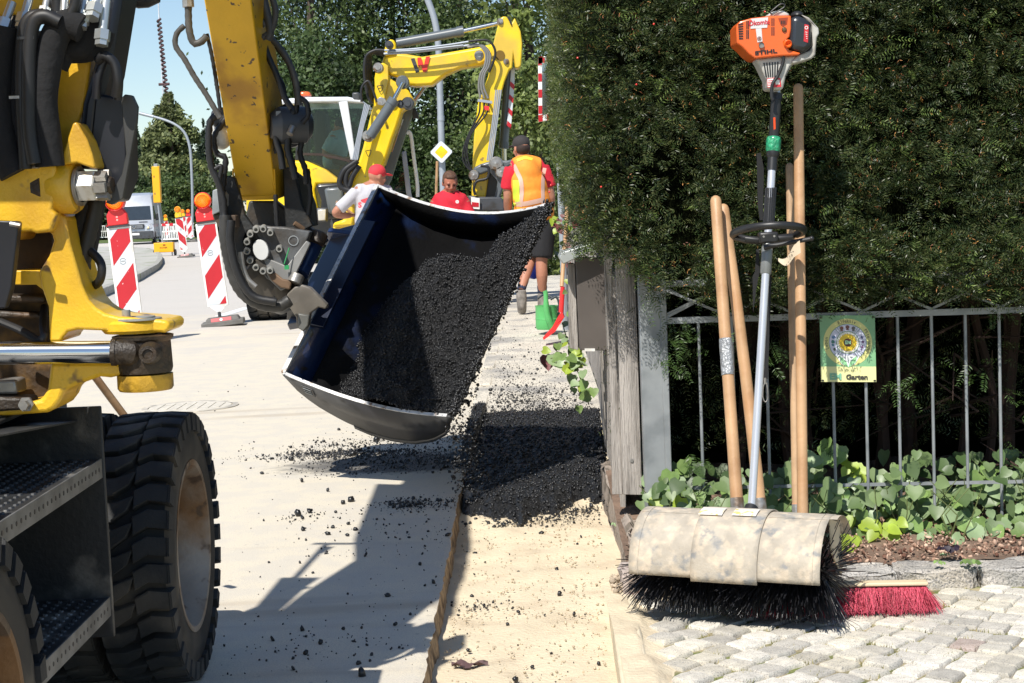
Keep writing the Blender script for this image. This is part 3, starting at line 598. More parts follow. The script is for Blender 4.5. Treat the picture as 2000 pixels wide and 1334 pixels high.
# ------------------------------------------------ enamel sign on the fence
sgn = thing('garden_sign', 'small green and yellow rectangular sign with sunflower and round picture ring on the fence', 'sign', tuple(F3(1656, 748, -.02)))
so_ = F3(1656, 681, -.022); sX = (F3(1710, 681, -.022)-F3(1602, 681, -.022)); SWd = sX.length; sX.normalize(); sZ = Vector((-.0, 0, 1)); SHt = SWd*134/109.
sN = Vector((sX.y, -sX.x, 0)).normalized()
if sN.y > 0: sN = -sN
def sp_(u, v, k=0): return so_+sX*(u*SWd)+sZ*(v*SWd)+sN*(.0012+k*.00035)     # u,v in sign widths
def sprint(name, polys, k, c, th=.0003):
    mb = MB()
    for pl in polys: mb.prism([sp_(u, v, k) for u, v in pl], -sN*th)
    return part(name, mb, M('print_%03d_%03d_%03d' % tuple(int(x*255) for x in c), c, .3, var=.02), sgn, sm=None)
mb = MB(); mb.prism([sp_(-.5, -.615, -1), sp_(.5, -.615, -1), sp_(.5, .615, -1), sp_(-.5, .615, -1)], -sN*.002); part('board', mb, M('sign_green', (.20, .42, .22), .3), sgn)
def circ(cx, cy, r, n=40, a0=0, a1=2*math.pi): return [(cx+r*math.cos(a0+(a1-a0)*i/n), cy+r*math.sin(a0+(a1-a0)*i/n)) for i in range(n)]
palY = (.80, .78, .38)
cy = .115
sprint('lower_band', [[(-.5, -.615), (.5, -.615), (.5, -.33), (-.5, -.33)]], 1, palY)
sprint('round_field', [circ(0, cy, .44, 60)], 1, (.68, .66, .26)); sprint('picture_ring', [circ(0, cy, .345, 60)], 2, (.10, .25, .16)); sprint('picture_ring', [circ(0, cy, .335, 60)], 3, (.62, .63, .78))
sprint('leaf_field', [[(-.22, cy-.24), (.22, cy-.24), (.12, cy-.40), (0, cy-.46), (-.12, cy-.40)]], 4, (.82, .84, .84))
sprint('inner_ring', [circ(0, cy, .21, 50)], 5, (.12, .3, .16)); sprint('inner_disc', [circ(0, cy, .2, 50)], 6, (.78, .78, .72))
sprint('sunflower', [[((.175 if i % 2 else .150)*math.cos(i*math.pi/30), cy+(.175 if i % 2 else .150)*math.sin(i*math.pi/30)) for i in range(60)]], 7, (.80, .55, .03))
sprint('flower_centre', [circ(0, cy, .075, 30)], 8, (.10, .02, .02))
def leafp(sg): return [(0.0, cy-.455), (sg*.05, cy-.44), (sg*.14, cy-.36), (sg*.16, cy-.25), (sg*.09, cy-.29), (sg*.03, cy-.36)]
sprint('printed_leaf', [leafp(1)], 6, (.30, .62, .32)); sprint('printed_leaf', [leafp(-1)], 6, (.30, .62, .32))
seg = []
for a in (48, 56, 64, -42, -50, -58, 132, 124, 116, 222, 230, 238): 
    a = math.radians(a); ca, sa = math.cos(a), math.sin(a); seg.append([(.21*ca-.003*sa, cy+.21*sa+.003*ca), (.335*ca-.003*sa, cy+.335*sa+.003*ca), (.335*ca+.003*sa, cy+.335*sa-.003*ca), (.21*ca+.003*sa, cy+.21*sa-.003*ca)])
sprint('ring_divisions', seg, 6, (.12, .25, .16))
for a, c in ((90, (.16, .05, .05)), (113, (.22, .06, .05)), (67, (.12, .10, .12))):
    a = math.radians(a); x, y = .275*math.cos(a), cy+.275*math.sin(a); sprint('pictogram_head', [circ(x, y+.01, .035, 16), [(x-.03, y-.045), (x+.03, y-.045), (x+.012, y-.01), (x-.012, y-.01)]], 5, c)
for a, c, r in ((160, (.12, .22, .42), .04), (178, (.05, .20, .18), .042), (190, (.05, .2, .3), .03), (207, (.05, .08, .06), .035), (20, (.08, .08, .22), .03), (2, (.10, .04, .14), .03), (-18, (.25, .1, .25), .026), (-12, (.1, .1, .2), .015), (-28, (.2, .15, .3), .02)):
    a = math.radians(a); x, y = .272*math.cos(a), cy+.272*math.sin(a); sprint('pictogram', [[(x+r*(.6+.5*random.random())*math.cos(k*.9), y+r*(.6+.5*random.random())*math.sin(k*.9)) for k in range(7)]], 5, c)
def stext(txt, u, v, size, c, k=9, rot=0., bold=0., sx=1., it=0.):
    mb = MB(); ca, sa = math.cos(rot), math.sin(rot); put_text(mb, txt, size*SWd, sp_(u, v, k), sX*ca+sZ*sa, -sX*sa+sZ*ca, .0002, bold*SWd, sx); return part('lettering', mb, M('print_%03d_%03d_%03d' % tuple(int(x*255) for x in c), c, .3, var=.02), sgn, sm=None)
dk = (.07, .08, .06)
for txt, a0, a1, R0, c in (('Effektiv', 113, 70, .392, dk), ('Miteinander', 33, -27, .392, dk), ('Leben', 196, 168, .392, dk)):
    for i, ch in enumerate(txt):
        a = math.radians(a0+(a1-a0)*i/(len(txt)-1)); stext(ch, R0*math.cos(a), cy+R0*math.sin(a), .088, c, 3, a-math.pi/2)
stext('EM', 0, cy, .085, (.45, .8, .5), 10, bold=.004)
stext('Ich bin ein', -.03, -.39, .075, (.25, .28, .18)); stext('EM', -.235, -.52, .155, (.22, .50, .34), bold=.008, sx=1.1); stext('Garten', .15, -.525, .125, (.05, .05, .045), bold=.005, sx=1.1)
mb = MB()
for u in (-.47, .47):
    for v in (-.585, .585): mb.box(sp_(u, v, 6), (.008, .003, .004))
part('cable_ties', mb, blackp, sgn)
# ------------------------------------------------ heart-shaped leaves of the ground plant
def heart_mesh(name, mat, k=0):
    pts = [(0, 0, 0), (.30, -.12, .03), (.52, .10, .04), (.50, .42, .01), (.28, .78, -.06), (0, 1.08, -.16), (-.28, .78, -.06), (-.50, .42, .01), (-.52, .10, .04), (-.30, -.12, .03)]
    V = [(x, y*.95-.35, z+.05*math.sin(x*5+k)) for x, y, z in pts]+[(0, .0, -.08), (0, .28, -.14)]
    Fc = [(0, 1, 2, 10), (10, 2, 3, 11), (11, 3, 4), (11, 4, 5), (11, 5, 6), (11, 6, 7), (10, 11, 7, 8), (0, 10, 8, 9)]
    me = bpy.data.meshes.new(name); me.from_pydata(V, [], Fc); me.materials.append(mat); finish(me, 70); return me
lm = [M('leaf_green', (.17, .29, .07), .42, rnd=.45, var=.15, vs=25, trans=.3, hue=(.24, .34, .12)), M('leaf_grey_green', (.27, .37, .19), .40, rnd=.2, var=.1, vs=25, trans=.25), M('leaf_lime', (.38, .50, .06), .42, rnd=.15, var=.1, vs=25, trans=.35)]
hm = [heart_mesh('leaf', m, k) for k, m in enumerate(lm*2)]
plant = thing('ground_cover_plant', 'low plant with heart shaped green leaves growing along the foot of the metal fence', 'plant', (1.2, 5.7, .05))
def leaf_at(c, size, me, par, nd=None):
    o = bpy.data.objects.new('leaf', me); col.objects.link(o); o.parent = par; o.location = Vector(c)-OFF[par.name]
    n = Vector(nd) if nd else Vector((random.gauss(0, .35)-.15, -1+random.gauss(0, .3), .75+random.gauss(0, .35))); n.normalize()
    q = n.to_track_quat('Z', 'Y'); o.rotation_mode = 'QUATERNION'; tip = Matrix.Rotation(random.gauss(math.pi, .7), 3, 'Z').to_quaternion()
    o.rotation_quaternion = q @ tip; o.scale = (size, size, size); return o
def ltop(x): return 912-34*math.sin(x/61.)-24*math.sin(x/23.+1)+(40 if x < 1330 else 0)
k = 0; rl = random.Random(5)
while k < 290:
    x = rl.uniform(1262, 2030); top = ltop(x); y = top+(1085-top)*rl.random()**.85
    if x < 1650 and y > 1060: continue
    if x > 1760 and y > 1062 : continue
    if 1700 < x and 1040 < y and rl.random() < .4: continue
    t = (y-top)/(1085-top); Y = 5.92-.38*t+rl.uniform(-.05, .05); c = P(x, y, Y)
    if c.z < .05+(c.y-5.4)*.14: continue
    lime = (1640 < x < 1770 and y > 1015) or (x < 1330 and y > 980) or (1640 < x < 1730 and y < 960); 
    me = hm[2+3*(k % 2)] if lime and rl.random() < .8 else hm[(0 if rl.random() < .45 else 1)+3*(k % 2)]
    random.seed(k); leaf_at(c, rl.uniform(.034, .066), me, plant); k += 1
V = []; Q = []
n = 950; x = rng.uniform(.45, 2.75, n); z = .06+rng.random(n)**1.5*.24*(.6+.8*fbm(x*5, x*0, 3, 71)); y = rng.uniform(5.62, 6.15, n); hv = np.array([v.co for v in hm[0].vertices]); hf = [tuple(p.vertices) for p in hm[0].polygons]
mb = MB()
for i in range(n):
    nrm = Vector((random.gauss(-.1, .35), -.8+random.gauss(0, .35), .9+random.gauss(0, .3))).normalized(); R_ = nrm.to_track_quat('Z', 'Y').to_matrix() @ Matrix.Rotation(random.gauss(math.pi, .8), 3, 'Z'); s_ = random.uniform(.035, .065)
    mb.add([R_ @ (Vector(v)*s_)+Vector((x[i], y[i], z[i])) for v in hv], hf)
part('undergrowth_leaves', mb, M('leaf_under', (.09, .16, .05), .45, isl=.35, var=.1, trans=.25, hue=(.16, .22, .09)), plant, kind='stuff')
mb = MB()
for i in range(70):
    x0 = random.uniform(.5, 2.3); y0 = random.uniform(5.6, 5.95); mb.tube([(x0, y0, .07), (x0+random.uniform(-.05, .05), y0-.03, .17), (x0+random.uniform(-.08, .08), y0-.06, .27)], [.003, .0022, .0015], 5)
part('stems', mb, M('leaf_stem', (.14, .17, .06), .6), plant, kind='stuff')
def rosette(name, label, px, py, n, s, mat, cat='plant', z=.06):
    c = G(px, py, z); t = thing(name, label, cat, tuple(c)); me = heart_mesh('leaf', mat)
    for i in range(n):
        a = i*2.4; r = s*.35*math.sqrt(i+.3); leaf_at(c+Vector((math.cos(a)*r, math.sin(a)*r*.8, .012+.3*s*random.random())), s*random.uniform(.5, .8), me, t, nd=(math.cos(a)*.5, math.sin(a)*.5-.3, 1))
rosette('weed', 'small round leaved green weed rooted beside the kerb stone right of the red broom', 1898, 1106, 12, .030, lm[0])
rosette('weed', 'tiny bright green weed sprouting in the bark left of the larger weed', 1835, 1106, 7, .020, lm[0])
rosette('weed', 'small light green succulent weed in the bark below the heart shaped leaves', 1845, 1090, 8, .018, lm[1])
rosette('dark_leaved_plant', 'small plant with blackish purple leaves growing in the bark bed', 1855, 1078, 12, .032, M('purple_leaf', (.02, .012, .022), .45, rnd=.3), z=.09)
rosette('stonecrop_plant', 'tiny grey green creeping plant at the foot of the weathered plank end', 1240, 1043, 26, .022, lm[1], z=.03)
rosette('stonecrop_plant', 'tiny creeping plant on crumbled stone left under the weathered planks', 1205, 1030, 16, .018, lm[1], z=.02)
# ------------------------------------------------ wooden fence, its end planks and stone base
oldwood = M('weathered_planks', (.37, .34, .31), .9, var=.25, vs=6, rnd=.15, c2=(.20, .18, .16), s2=14, t2=.56, w2=.08, bump=.9, bs=70)
def grain_mat():
    m = oldwood; N = m.node_tree.nodes; L = m.node_tree.links
    for n in N:
        if n.type == 'TEX_NOISE':
            mp = N.new('ShaderNodeMapping'); mp.inputs['Scale'].default_value = (3., 3., .22); src = n.inputs['Vector'].links[0].from_socket; L.new(src, mp.inputs[0]); L.new(mp.outputs[0], n.inputs['Vector'])
grain_mat()
wf = thing('wooden_fence', 'weathered grey vertical plank fence running back along the footpath', 'fence', (.45, 6.3, .1))
mb = MB(); mb.pprism([(1178, 457), (1194, 460), (1196, 547), (1206, 760), (1216, 966), (1196, 966), (1193, 800), (1189, 645), (1182, 557)], 5.98, .022); part('plank', mb, oldwood, wf, bev=.002)
mb = MB(); mb.pprism([(1201, 494), (1238, 479), (1247, 720), (1254.5, 967), (1216.6, 966), (1209, 720)], 5.97, .024); part('plank', mb, oldwood, wf, bev=.002)
mb = MB(); c = P(1234, 900, 5.968); mb.lathe([(-.002, .0), (-.002, .006), (0, .007)], c, (0, 1, 0), 10); part('screw', mb, steel, wf)
y = 6.12; i = 0
while y < 20:
    x = float(xr(y))+.035-.03*min(1, (y-6)/2) + .03; z0 = .11+float(zp(max(y, 9)))*.8+random.uniform(-.02, .02); z1_ = z0+.92+random.uniform(-.015, .015); w = .095
    dx = float(xr(y+.1)-xr(y))/.1*w; tl = random.uniform(-.006, .006)
    mb = MB(); mb.prism([(x, y, z0), (x+.022, y, z0), (x+.022+dx, y+w, z0), (x+dx, y+w, z0)], (tl, 0, z1_-z0)); part('plank', mb, oldwood, wf); y += .104 if y < 12 else .104; i += 1
for z in (.35, .85):
    mb = MB(); mb.prism([(.49, 6.1, z), (.53, 6.1, z), (.66, 19, z+.15), (.62, 19, z+.15)], (0, 0, .06)); part('fence_rail', mb, oldwood, wf)
fb = thing('stone_footing', 'rough stone footing under the end of the wooden fence', 'footing', (.4, 5.6, -.05))
part('stone', rough_block(.385, .44, 5.60, 7.4, -.1, .13, .012, seed=4), M('old_footing', (.36, .30, .25), .95, var=.2, vs=12, bump=1., bs=60, c2=(.16, .13, .1), s2=8, t2=.55, w2=.1), fb, sm=30)
part('stone', rough_block(.335, .435, 5.30, 5.50, -.1, .075, .010, seed=5), M('pinkish_block', (.44, .37, .33), .9, var=.2, vs=14, bump=1., bs=50, c3=(.2, .13, .12), s3=40, t3=.6, w3=.06), fb, sm=30)
# ------------------------------------------------ letter box on the plank fence
lb = thing('letter_box', 'brown grey metal letter box with light slanted lid on the plank fence', 'letter box', tuple(P(1148, 687, 7.4)))
mb = MB(); mb.pprism([(1124, 503), (1184, 505), (1186, 685), (1132, 684)], 7.3, .16); part('body', mb, M('letterbox_brown', (.12, .105, .095), .45, metal=.2, var=.1), lb, bev=.003)
mb = MB(); mb.pprism([(1110, 515), (1122, 515), (1130, 684), (1113, 680)], 7.34, .12); part('side_board', mb, oldwood, lb, bev=.002)
mb = MB(); mb.pprism([(1092, 503), (1097, 493), (1158, 474), (1198, 480), (1198, 490), (1160, 488), (1140, 498), (1100, 516)], 7.22, .24); part('lid', mb, M('lid_grey', (.40, .43, .42), .4, metal=.3, var=.08), lb, bev=.004)
mb = MB(); mb.pprism([(1142, 681), (1162, 681), (1162, 686), (1142, 686)], 7.29, .01); part('name_strip', mb, whitep, lb)
# ------------------------------------------------ vine leaves beside the letter box
vl = thing('vine', 'climbing vine with lobed green and one reddish leaf below the letter box', 'plant', tuple(G(1150, 800)))
redleaf = heart_mesh('leaf', M('reddish_leaf', (.16, .04, .045), .5, var=.1), 1)
rv = random.Random(3)
for i in range(46):
    x, y = rv.choice([(1085, 700), (1105, 695), (1125, 720), (1120, 690), (1135, 745), (1140, 770), (1110, 725), (1100, 640), (1104, 660), (1125, 705)]); x += rv.gauss(0, 9); y += rv.gauss(0, 12); c = P(x, y, 8.0+rv.uniform(-.5, .4)); random.seed(i+50); leaf_at(c, rv.uniform(.03, .06), hm[(0, 1, 3, 2)[i % 4]], vl)
leaf_at(P(1070, 705, 8.0), .075, redleaf, vl)
leaf_at(P(1086, 702, 7.95), .085, hm[1], vl)
mb = MB(); mb.tube(catmull([P(1150, 790, 8.2), P(1135, 740, 8.0), P(1110, 700, 7.9), P(1075, 700, 7.9)], 5), .003, 6); mb.tube(catmull([P(1140, 760, 8.2), P(1110, 670, 8.2), P(1098, 630, 8.2)], 5), .003, 6); part('stem', mb, M('leaf_stem', (.14, .17, .06), .6), vl)
vl2 = thing('vine', 'brownish yellow vine leaves hanging below the hedge beside the plank fence', 'plant', tuple(P(1100, 480, 8.5)))
for i in range(26):
    x, y = rv.choice([(1090, 432), (1098, 445), (1110, 450), (1125, 455), (1100, 470), (1150, 452), (1085, 440), (1095, 520), (1105, 560)]); x += rv.gauss(0, 8); y += rv.gauss(0, 8); random.seed(i+90); leaf_at(P(x, y, 8.3+rv.uniform(-.4, .4)), rv.uniform(.022, .042), (hm[2], hm[0], redleaf, hm[5])[i % 4] if i % 5 else redleaf, vl2)
# ================================================================== tools against the hedge
def rod_path(pts, Ys, n=1): return [P(x, y, Y) for (x, y), Y in zip(pts, Ys)]
def handle(par, a, b, Ya, Yb, r, mat, bow=0.):
    p, q = P(*a, Ya), P(*b, Yb); d = (p-q).normalized(); mb = MB(); pts = [q.lerp(p, t/10)+Vector((bow*math.sin(math.pi*t/10), 0, 0)) for t in range(11)]
    rr = [r*1.04]*2+[r]*7+[r*.96]*2; pts.append(p+d*r*.55); rr.append(r*.75); pts.append(p+d*r*.85); rr.append(r*.35); mb.tube(pts, rr, 20); return part('handle', mb, mat, par, sm=50), pts
def shovel(label, a, b, Ya, Yb, r, mat, blade_x, red=True, bow=0., grp=None):
    base = P(*b, Yb); g = Vector((base.x+(base-P(*a, Ya)).x*.12, base.y-.05, 0))
    t = thing('shovel', label, 'shovel', (base.x, base.y, 0)); h, pts = handle(t, a, b, Ya, Yb, r, mat, bow)
    d = (pts[0]-pts[1]).normalized(); e = pts[0]+d*(pts[0].z/abs(d.z)*.97)
    mb = MB(); mb.tube([pts[0]+d*-.05, pts[0]+d*.06, pts[0]+d*.10], [r*1.12, r*1.1, r*.6], 14); part('socket', mb, steel, t)
    w = .10; n = Vector((0, -1, .2)).normalized(); X = Vector((1, 0, 0)); A = pts[0]+d*.08
    V = []; 
    for j in range(6):
        for i in range(7):
            s_ = i/6*2-1; tt = j/5; ww = w*(1 if tt < .75 else 1-(tt-.75)*1.6); q = A.lerp(e, tt); V.append(q+X*ww*s_+Vector((0, -.03*abs(s_)**2*1.2, 0)))
    mb = MB(); mb.add(V, [(j*7+i, j*7+i+1, (j+1)*7+i+1, (j+1)*7+i) for j in range(5) for i in range(6)]); o = part('blade', mb, steel, t); md = o.modifiers.new('thick', 'SOLIDIFY'); md.thickness = .003
    return t, pts
t1, p1 = shovel('shovel with silver tape round its wooden handle, leftmost of the tools on the hedge', (1398, 392), (1441, 1003), 5.48, 5.17, .0195, wood_handle, 0)
mb = MB(); q = [p1[0].lerp(p1[10], t) for t in (.432, .46, .49, .52, .548)]; mb.tube(q, [.0215, .0222, .0214, .0222, .0213], 20); part('tape_band', mb, M('duct_tape', (.36, .37, .38), .35, metal=.5, var=.25, vs=60, bump=1., bs=80), t1)
mb = MB(); mb.tube([p1[0].lerp(p1[10], .012), p1[0].lerp(p1[10], .045)], .0207, 20); part('red_paint_band', mb, M('red_paint_worn', (.62, .12, .09), .5, var=.2, c2=(.5, .3, .16), s2=30, t2=.5, w2=.1), t1)
t2_, p2 = shovel('shovel with plain wooden handle crossing behind the silver sweeper shaft', (1413, 408), (1486, 1003), 5.54, 5.27, .0195, wood_handle, 0, bow=.006)
t3_, p3 = shovel('slim greyish wooden shovel handle close behind the tallest wooden handle', (1542, 325), (1556, 1015), 5.62, 5.34, .014, wood_handle2, 0)
mb = MB(); mb.tube([p3[0].lerp(p3[10], .01), p3[0].lerp(p3[10], .045)], .0152, 16); part('red_paint_band', mb, MATS['red_paint_worn'], t3_)
# street broom with red bristles
bt = thing('street_broom', 'street broom with red bristles and the tallest wooden handle', 'broom', tuple(G(1690, 1195)))
handle(bt, (1559, 172), (1569, 1110), 5.54, 5.16, .0175, wood_handle)
bL = G(1480, 1204); bR = G(1832, 1199); bd = (bR-bL).normalized(); bn = Vector((-bd.y, bd.x, 0))
bn = bn if bn.y > 0 else -bn
bcen = bL+bn*.045; L_ = (bR-bL).length
mb = MB(); Rm = Matrix((bd, bn, Vector((0, 0, 1)))).transposed()
mb.box(bcen+bd*(L_/2-.008)+Vector((0, 0, .087)), (L_-.03, .042, .012), Rm); part('broom_board', mb, M('broom_board', (.62, .50, .33), .6, var=.1), bt, bev=.004)
def strands(base, tip, w, jitter=.0):
    base, tip = np.asarray(base), np.asarray(tip); n = len(base); d = tip-base; dn = d/np.linalg.norm(d, axis=1, keepdims=True); u = np.cross(dn, rng.normal(size=(n, 3))); u /= np.linalg.norm(u, axis=1, keepdims=True); v = np.cross(dn, u)
    w = np.broadcast_to(np.asarray(w), (n,))[:, None]; rr = [u*w, (-.5*u+.87*v)*w, (-.5*u-.87*v)*w]
    V = np.stack([base+rr[0], base+rr[1], base+rr[2], tip+rr[0]*.6, tip+rr[1]*.6, tip+rr[2]*.6], 1).reshape(-1, 3); o = 6*np.arange(n)[:, None, None]
    Q = (np.array([(0, 1, 4, 3), (1, 2, 5, 4), (2, 0, 3, 5)])[None]+o).reshape(-1, 4); return V, Q
n = 8500; s_ = rng.uniform(.0, L_-.03, n); w_ = rng.uniform(-.027, .027, n); s_ = np.round(s_/.017)*.017+rng.normal(0, .0035, n); w_ = np.round(w_/.014)*.014+rng.normal(0, .003, n)
b0 = np.array(bcen)[None]+np.outer(s_, bd)+np.outer(w_, bn)+np.array([0, 0, .078]); ends = np.clip((s_-(L_-.12))/.12, 0, 1)*.03-np.clip((.1-s_)/.1, 0, 1)*.03
tp = b0+np.outer(rng.normal(0, .019, n)+ends, bd)+np.outer(w_*1.2+rng.normal(0, .014, n), bn); tp[:, 2] = rng.uniform(.001, .022, n)
V, Q = strands(b0, tp, .0009); np_mesh('bristles', V, Q, M('red_bristles', (.42, .02, .045), .4, isl=.35, var=.1, hue=(.66, .10, .16)), bt, kind='stuff')
# ------------------------------------------------ power sweeper
SW = thing('power_sweeper', 'orange petrol power sweeper with dusty curved guard and black bristles, leaning on the hedge', 'sweeper', tuple(G(1450, 1222)))
YE = 5.36
def zE(pts): return zz(1400, 0, 5.336, pts)
def face(par, name, pts, Y, th, mat, bev=.0, seg=2): mb = MB(); mb.pprism(pts, Y, th); return part(name, mb, mat, par, bev=bev, seg=seg)
eng = face(SW, 'engine_housing', zE([(205, 270), (240, 222), (360, 188), (540, 166), (775, 160), (778, 300), (762, 385), (705, 440), (760, 520), (880, 553), (845, 578), (660, 584), (400, 612), (330, 560), (265, 490), (210, 450)]), YE-.075, .155, orange, .016, 3)
face(SW, 'filter_cover', zE([(772, 165), (870, 163), (985, 215), (1000, 470), (962, 530), (900, 550), (765, 515), (745, 440), (766, 380)]), YE-.082, .165, M('filter_black', (.02, .022, .026), .3, var=.15, coat=.3), .018, 3)
face(SW, 'fuel_tank', zE([(880, 150), (960, 180), (1060, 290), (1070, 345), (1045, 390), (1030, 570), (990, 612), (800, 666), (775, 640), (860, 570), (970, 525), (1003, 470), (990, 250)]), YE-.06, .12, greyp, .010, 2)
face(SW, 'clutch_housing', zE([(405, 611), (660, 583), (850, 575), (790, 665), (722, 800), (692, 938), (530, 935), (522, 830), (440, 660)]), YE-.055, .11, greyp, .012, 3)
face(SW, 'starter_cover', zE([(525, 172), (560, 130), (620, 112), (700, 112), (750, 140), (765, 172)]), YE-.05, .10, greyp, .008)
mb = MB(); c = P(1400+835/5.336, 160/5.336, YE-.03); mb.ball(c, (.021, .03, .014), 16, 8); part('filter_knob', mb, blackp, SW)
mb = MB(); mb.hose([P(*q, YE-.055) for q in zE([(575, 150), (560, 130), (600, 90), (660, 45), (705, 45), (700, 75), (640, 115), (580, 150)])], .0022, 8); part('starter_handle', mb, blackp, SW)
def slots(par, rects, Y, mat=None, name='vent_slots'):
    mb = MB()
    for r in rects: mb.pprism(zE(r), Y, .004)
    return part(name, mb, mat or blackp, par, sm=None)
yF = YE-.0765
slots(eng, [[(222+i*1.5, 250+i*24), (275, 240+i*26), (277, 252+i*26), (223+i*1.5, 266+i*24)] for i in range(7)]+[[(308+k*16, 218), (318+k*16, 216), (318+k*16, 300), (308+k*16, 302)] for k in (0, 1)]+[[(308+k*16, 312), (318+k*16, 310), (318+k*16, 402), (308+k*16, 405)] for k in (0, 1)]+[[(570+k*20, 190), (580+k*20, 189), (580+k*20, 268), (570+k*20, 270)] for k in (0, 1)]+[[(570+k*20, 282), (580+k*20, 281), (580+k*20, 368), (570+k*20, 370)] for k in (0, 1)], yF)
slots(eng, [[(640, 190), (740, 180), (732, 250), (690, 275), (665, 260)]], yF, M('orange_recess_shade', (.28, .04, .01), .6), 'intake_recess')  # flat patch, the recess's shade put into a darker orange
slots(eng, [[(668+k*18, 215), (678+k*18, 214), (678+k*18, 250), (668+k*18, 252)] for k in range(3)], yF-.001)
mb = MB(); c = P(*zE([(703, 308)])[0], yF); mb.ball(c, (.0085, .006, .0085), 14, 8); part('primer_bulb', mb, M('primer', (.12, .06, .02), .1, coat=.8), eng)
mb = MB(); mb.lathe([(0, 0), (0, .009), (-.004, .009)], P(*zE([(465, 472)])[0], yF-.001), (0, 1, 0), 14); part('screw', mb, steel, eng)
slots(eng, [[(358, 195), (535, 180), (525, 288), (352, 300)]], yF-.0005, M('sticker_white', (.72, .70, .70), .4), 'sticker')
slots(eng, [[(406, 298), (466, 294), (476, 432), (424, 442)]], yF-.0008, M('sticker_white', (.72, .70, .70), .4), 'sticker')
mb = MB(); put_text(mb, 'Ökomix', .020, P(*zE([(440, 238)])[0], yF-.0015), (1, 0, .06), (-.06, 0, 1), .0003, .0006, 1.0); part('lettering', mb, M('print_red', (.62, .03, .05), .4), eng, sm=None)
mb = MB(); mb.lathe([(0, .0), (0, .0035)], P(*zE([(443, 402)])[0], yF-.0025), (0, 1, 0), 14); mb.lathe([(0, .0048), (0, .0068)], P(*zE([(443, 402)])[0], yF-.0025), (0, 1, 0), 18); part('round_print', mb, M('print_brown', (.25, .12, .1), .4), eng, sm=None)
mb = MB(); put_text(mb, 'STIHL', .0165, P(*zE([(512, 543)])[0], yF-.0008), (1, 0, .07), (-.07, 0, 1), .0006, .0006, 1.7); part('lettering', mb, blackp, eng, sm=None)
mb = MB(); mb.lathe([(0, .0), (-.006, .008), (-.012, .010), (-.002, .014)], P(*zE([(740, 458)])[0], yF), (0, 1, 0), 16); part('choke_knob', mb, orange, SW)
fc = slots(SW, [[(915, 250), (958, 262), (950, 445), (905, 430)]], YE-.0838, M('print_redlabel', (.55, .03, .04), .4), 'red_label')
slots(fc, [[(922+k*4, 330+k*22), (944, 334+k*22), (943, 340+k*22), (921+k*4, 336+k*22)] for k in range(4)], YE-.0845, whitep, 'label_print')
mb = MB(); mb.lathe([(0, .0035), (0, .0055)], P(*zE([(934, 288)])[0], YE-.0845), (0, 1, 0), 20); part('label_print', mb, whitep, fc, sm=None)
cl_ = slots(SW, [[(485+i*29+j*0, 655-i*2), (499+i*29, 653-i*2), (520+i*22+4, 800), (510+i*22, 805)] for i in range(6)]+[[(762, 680), (768, 682), (715, 800), (710, 800)]], YE-.0562)
slots(SW, [[(522, 820), (600, 808), (664, 815), (672, 905), (530, 915)]], YE-.0566, M('print_redlabel', (.55, .03, .04), .4), 'warning_label'); slots(SW, [[(526, 826), (590, 816), (592, 900), (532, 908)]]+[[(610, 830), (655, 832), (655, 880), (612, 880)]], YE-.0572, whitep, 'warning_label'); slots(SW, [[(532, 840+i*16), (585, 834+i*16), (585, 840+i*16), (532, 846+i*16)] for i in range(4)], YE-.0578, MATS['print_red'], 'label_print')
mb = MB(); mb.hose([P(*q, YE-.065) for q in zE([(685, 555), (692, 640), (640, 780), (580, 880), (572, 1000), (585, 1040)])], .0055, 10); part('cable', mb, blackp, SW)
# shaft
def sh(t): return P(1517+(1467-1517)*t, 175+(1008-175)*t, 5.36+(5.06-5.36)*t)
mb = MB(); mb.tube([sh(-.02), sh(1.03)], .0128, 20); shf = part('shaft', mb, alum, SW)
mb = MB(); mb.tube([sh(.015), sh(.02), sh(.13), sh(.135)], [.019, .0175, .0165, .013], 18); mb.tube([sh(.01), sh(.026)], [.0195, .0195], 18); part('grip', mb, blackp, SW)
mb = MB(); mb.tube([sh(.128), sh(.135), sh(.155), sh(.165)], [.017, .021, .021, .013], 14); mb.tube([sh(.155), sh(.19)], [.0165, .0165], 18); part('throttle_housing', mb, blackp, SW)
mb = MB(); mb.tube([sh(.112), sh(.118), sh(.140), sh(.146)], [.0215, .0245, .0240, .021], 14); part('tape_band', mb, M('green_tape', (.02, .28, .13), .4, var=.35, vs=60, bump=1., bs=60, coat=.3), SW)
mb = MB(); mb.box(sh(.085)+Vector((-.003, -.0175, 0)), (.0062, .004, .052)); part('trigger', mb, M('trigger_orange', (.75, .07, .01), .35), SW)
mb = MB(); mb.lathe([(h*.004, (.0162 if h % 2 else .0170)) for h in range(22)], sh(.315), sh(.24)-sh(.315), 20)
part('foam_grip', mb, blackp, SW)
mb = MB(); 
for k in range(18):
    a = k/18*6.283; mb.tube([sh(.23)+Vector((math.cos(a)*.0165, math.sin(a)*.0165, 0)), sh(.31)+Vector((math.cos(a)*.0165, math.sin(a)*.0165, 0))], .0022, 5)
part('foam_grip', mb, blackp, SW)
lc = sh(.335); e1 = Vector((1, 0, -.03)); e2 = Vector((.1, -1, .20)).normalized()
mb = MB(); q = [lc+e1*(.108*math.cos(a)+.0)+e2*(.125*math.sin(a)) for a in [math.radians(x) for x in range(-30, 211, 12)]]
q = [lc+Vector((.02, .01, -.022))]+[lc+Vector((.07, .0, -.018))]+q+[lc+Vector((-.07, 0, -.02)), lc+Vector((-.02, .01, -.026))]; mb.tube(q, .0128, 12); part('loop_handle', mb, blackp, SW, sm=60)
mb = MB(); mb.box(lc+Vector((-.002, -.004, -.016)), (.062, .046, .036)); part('handle_clamp', mb, blackp, SW, bev=.007)
mb = MB()
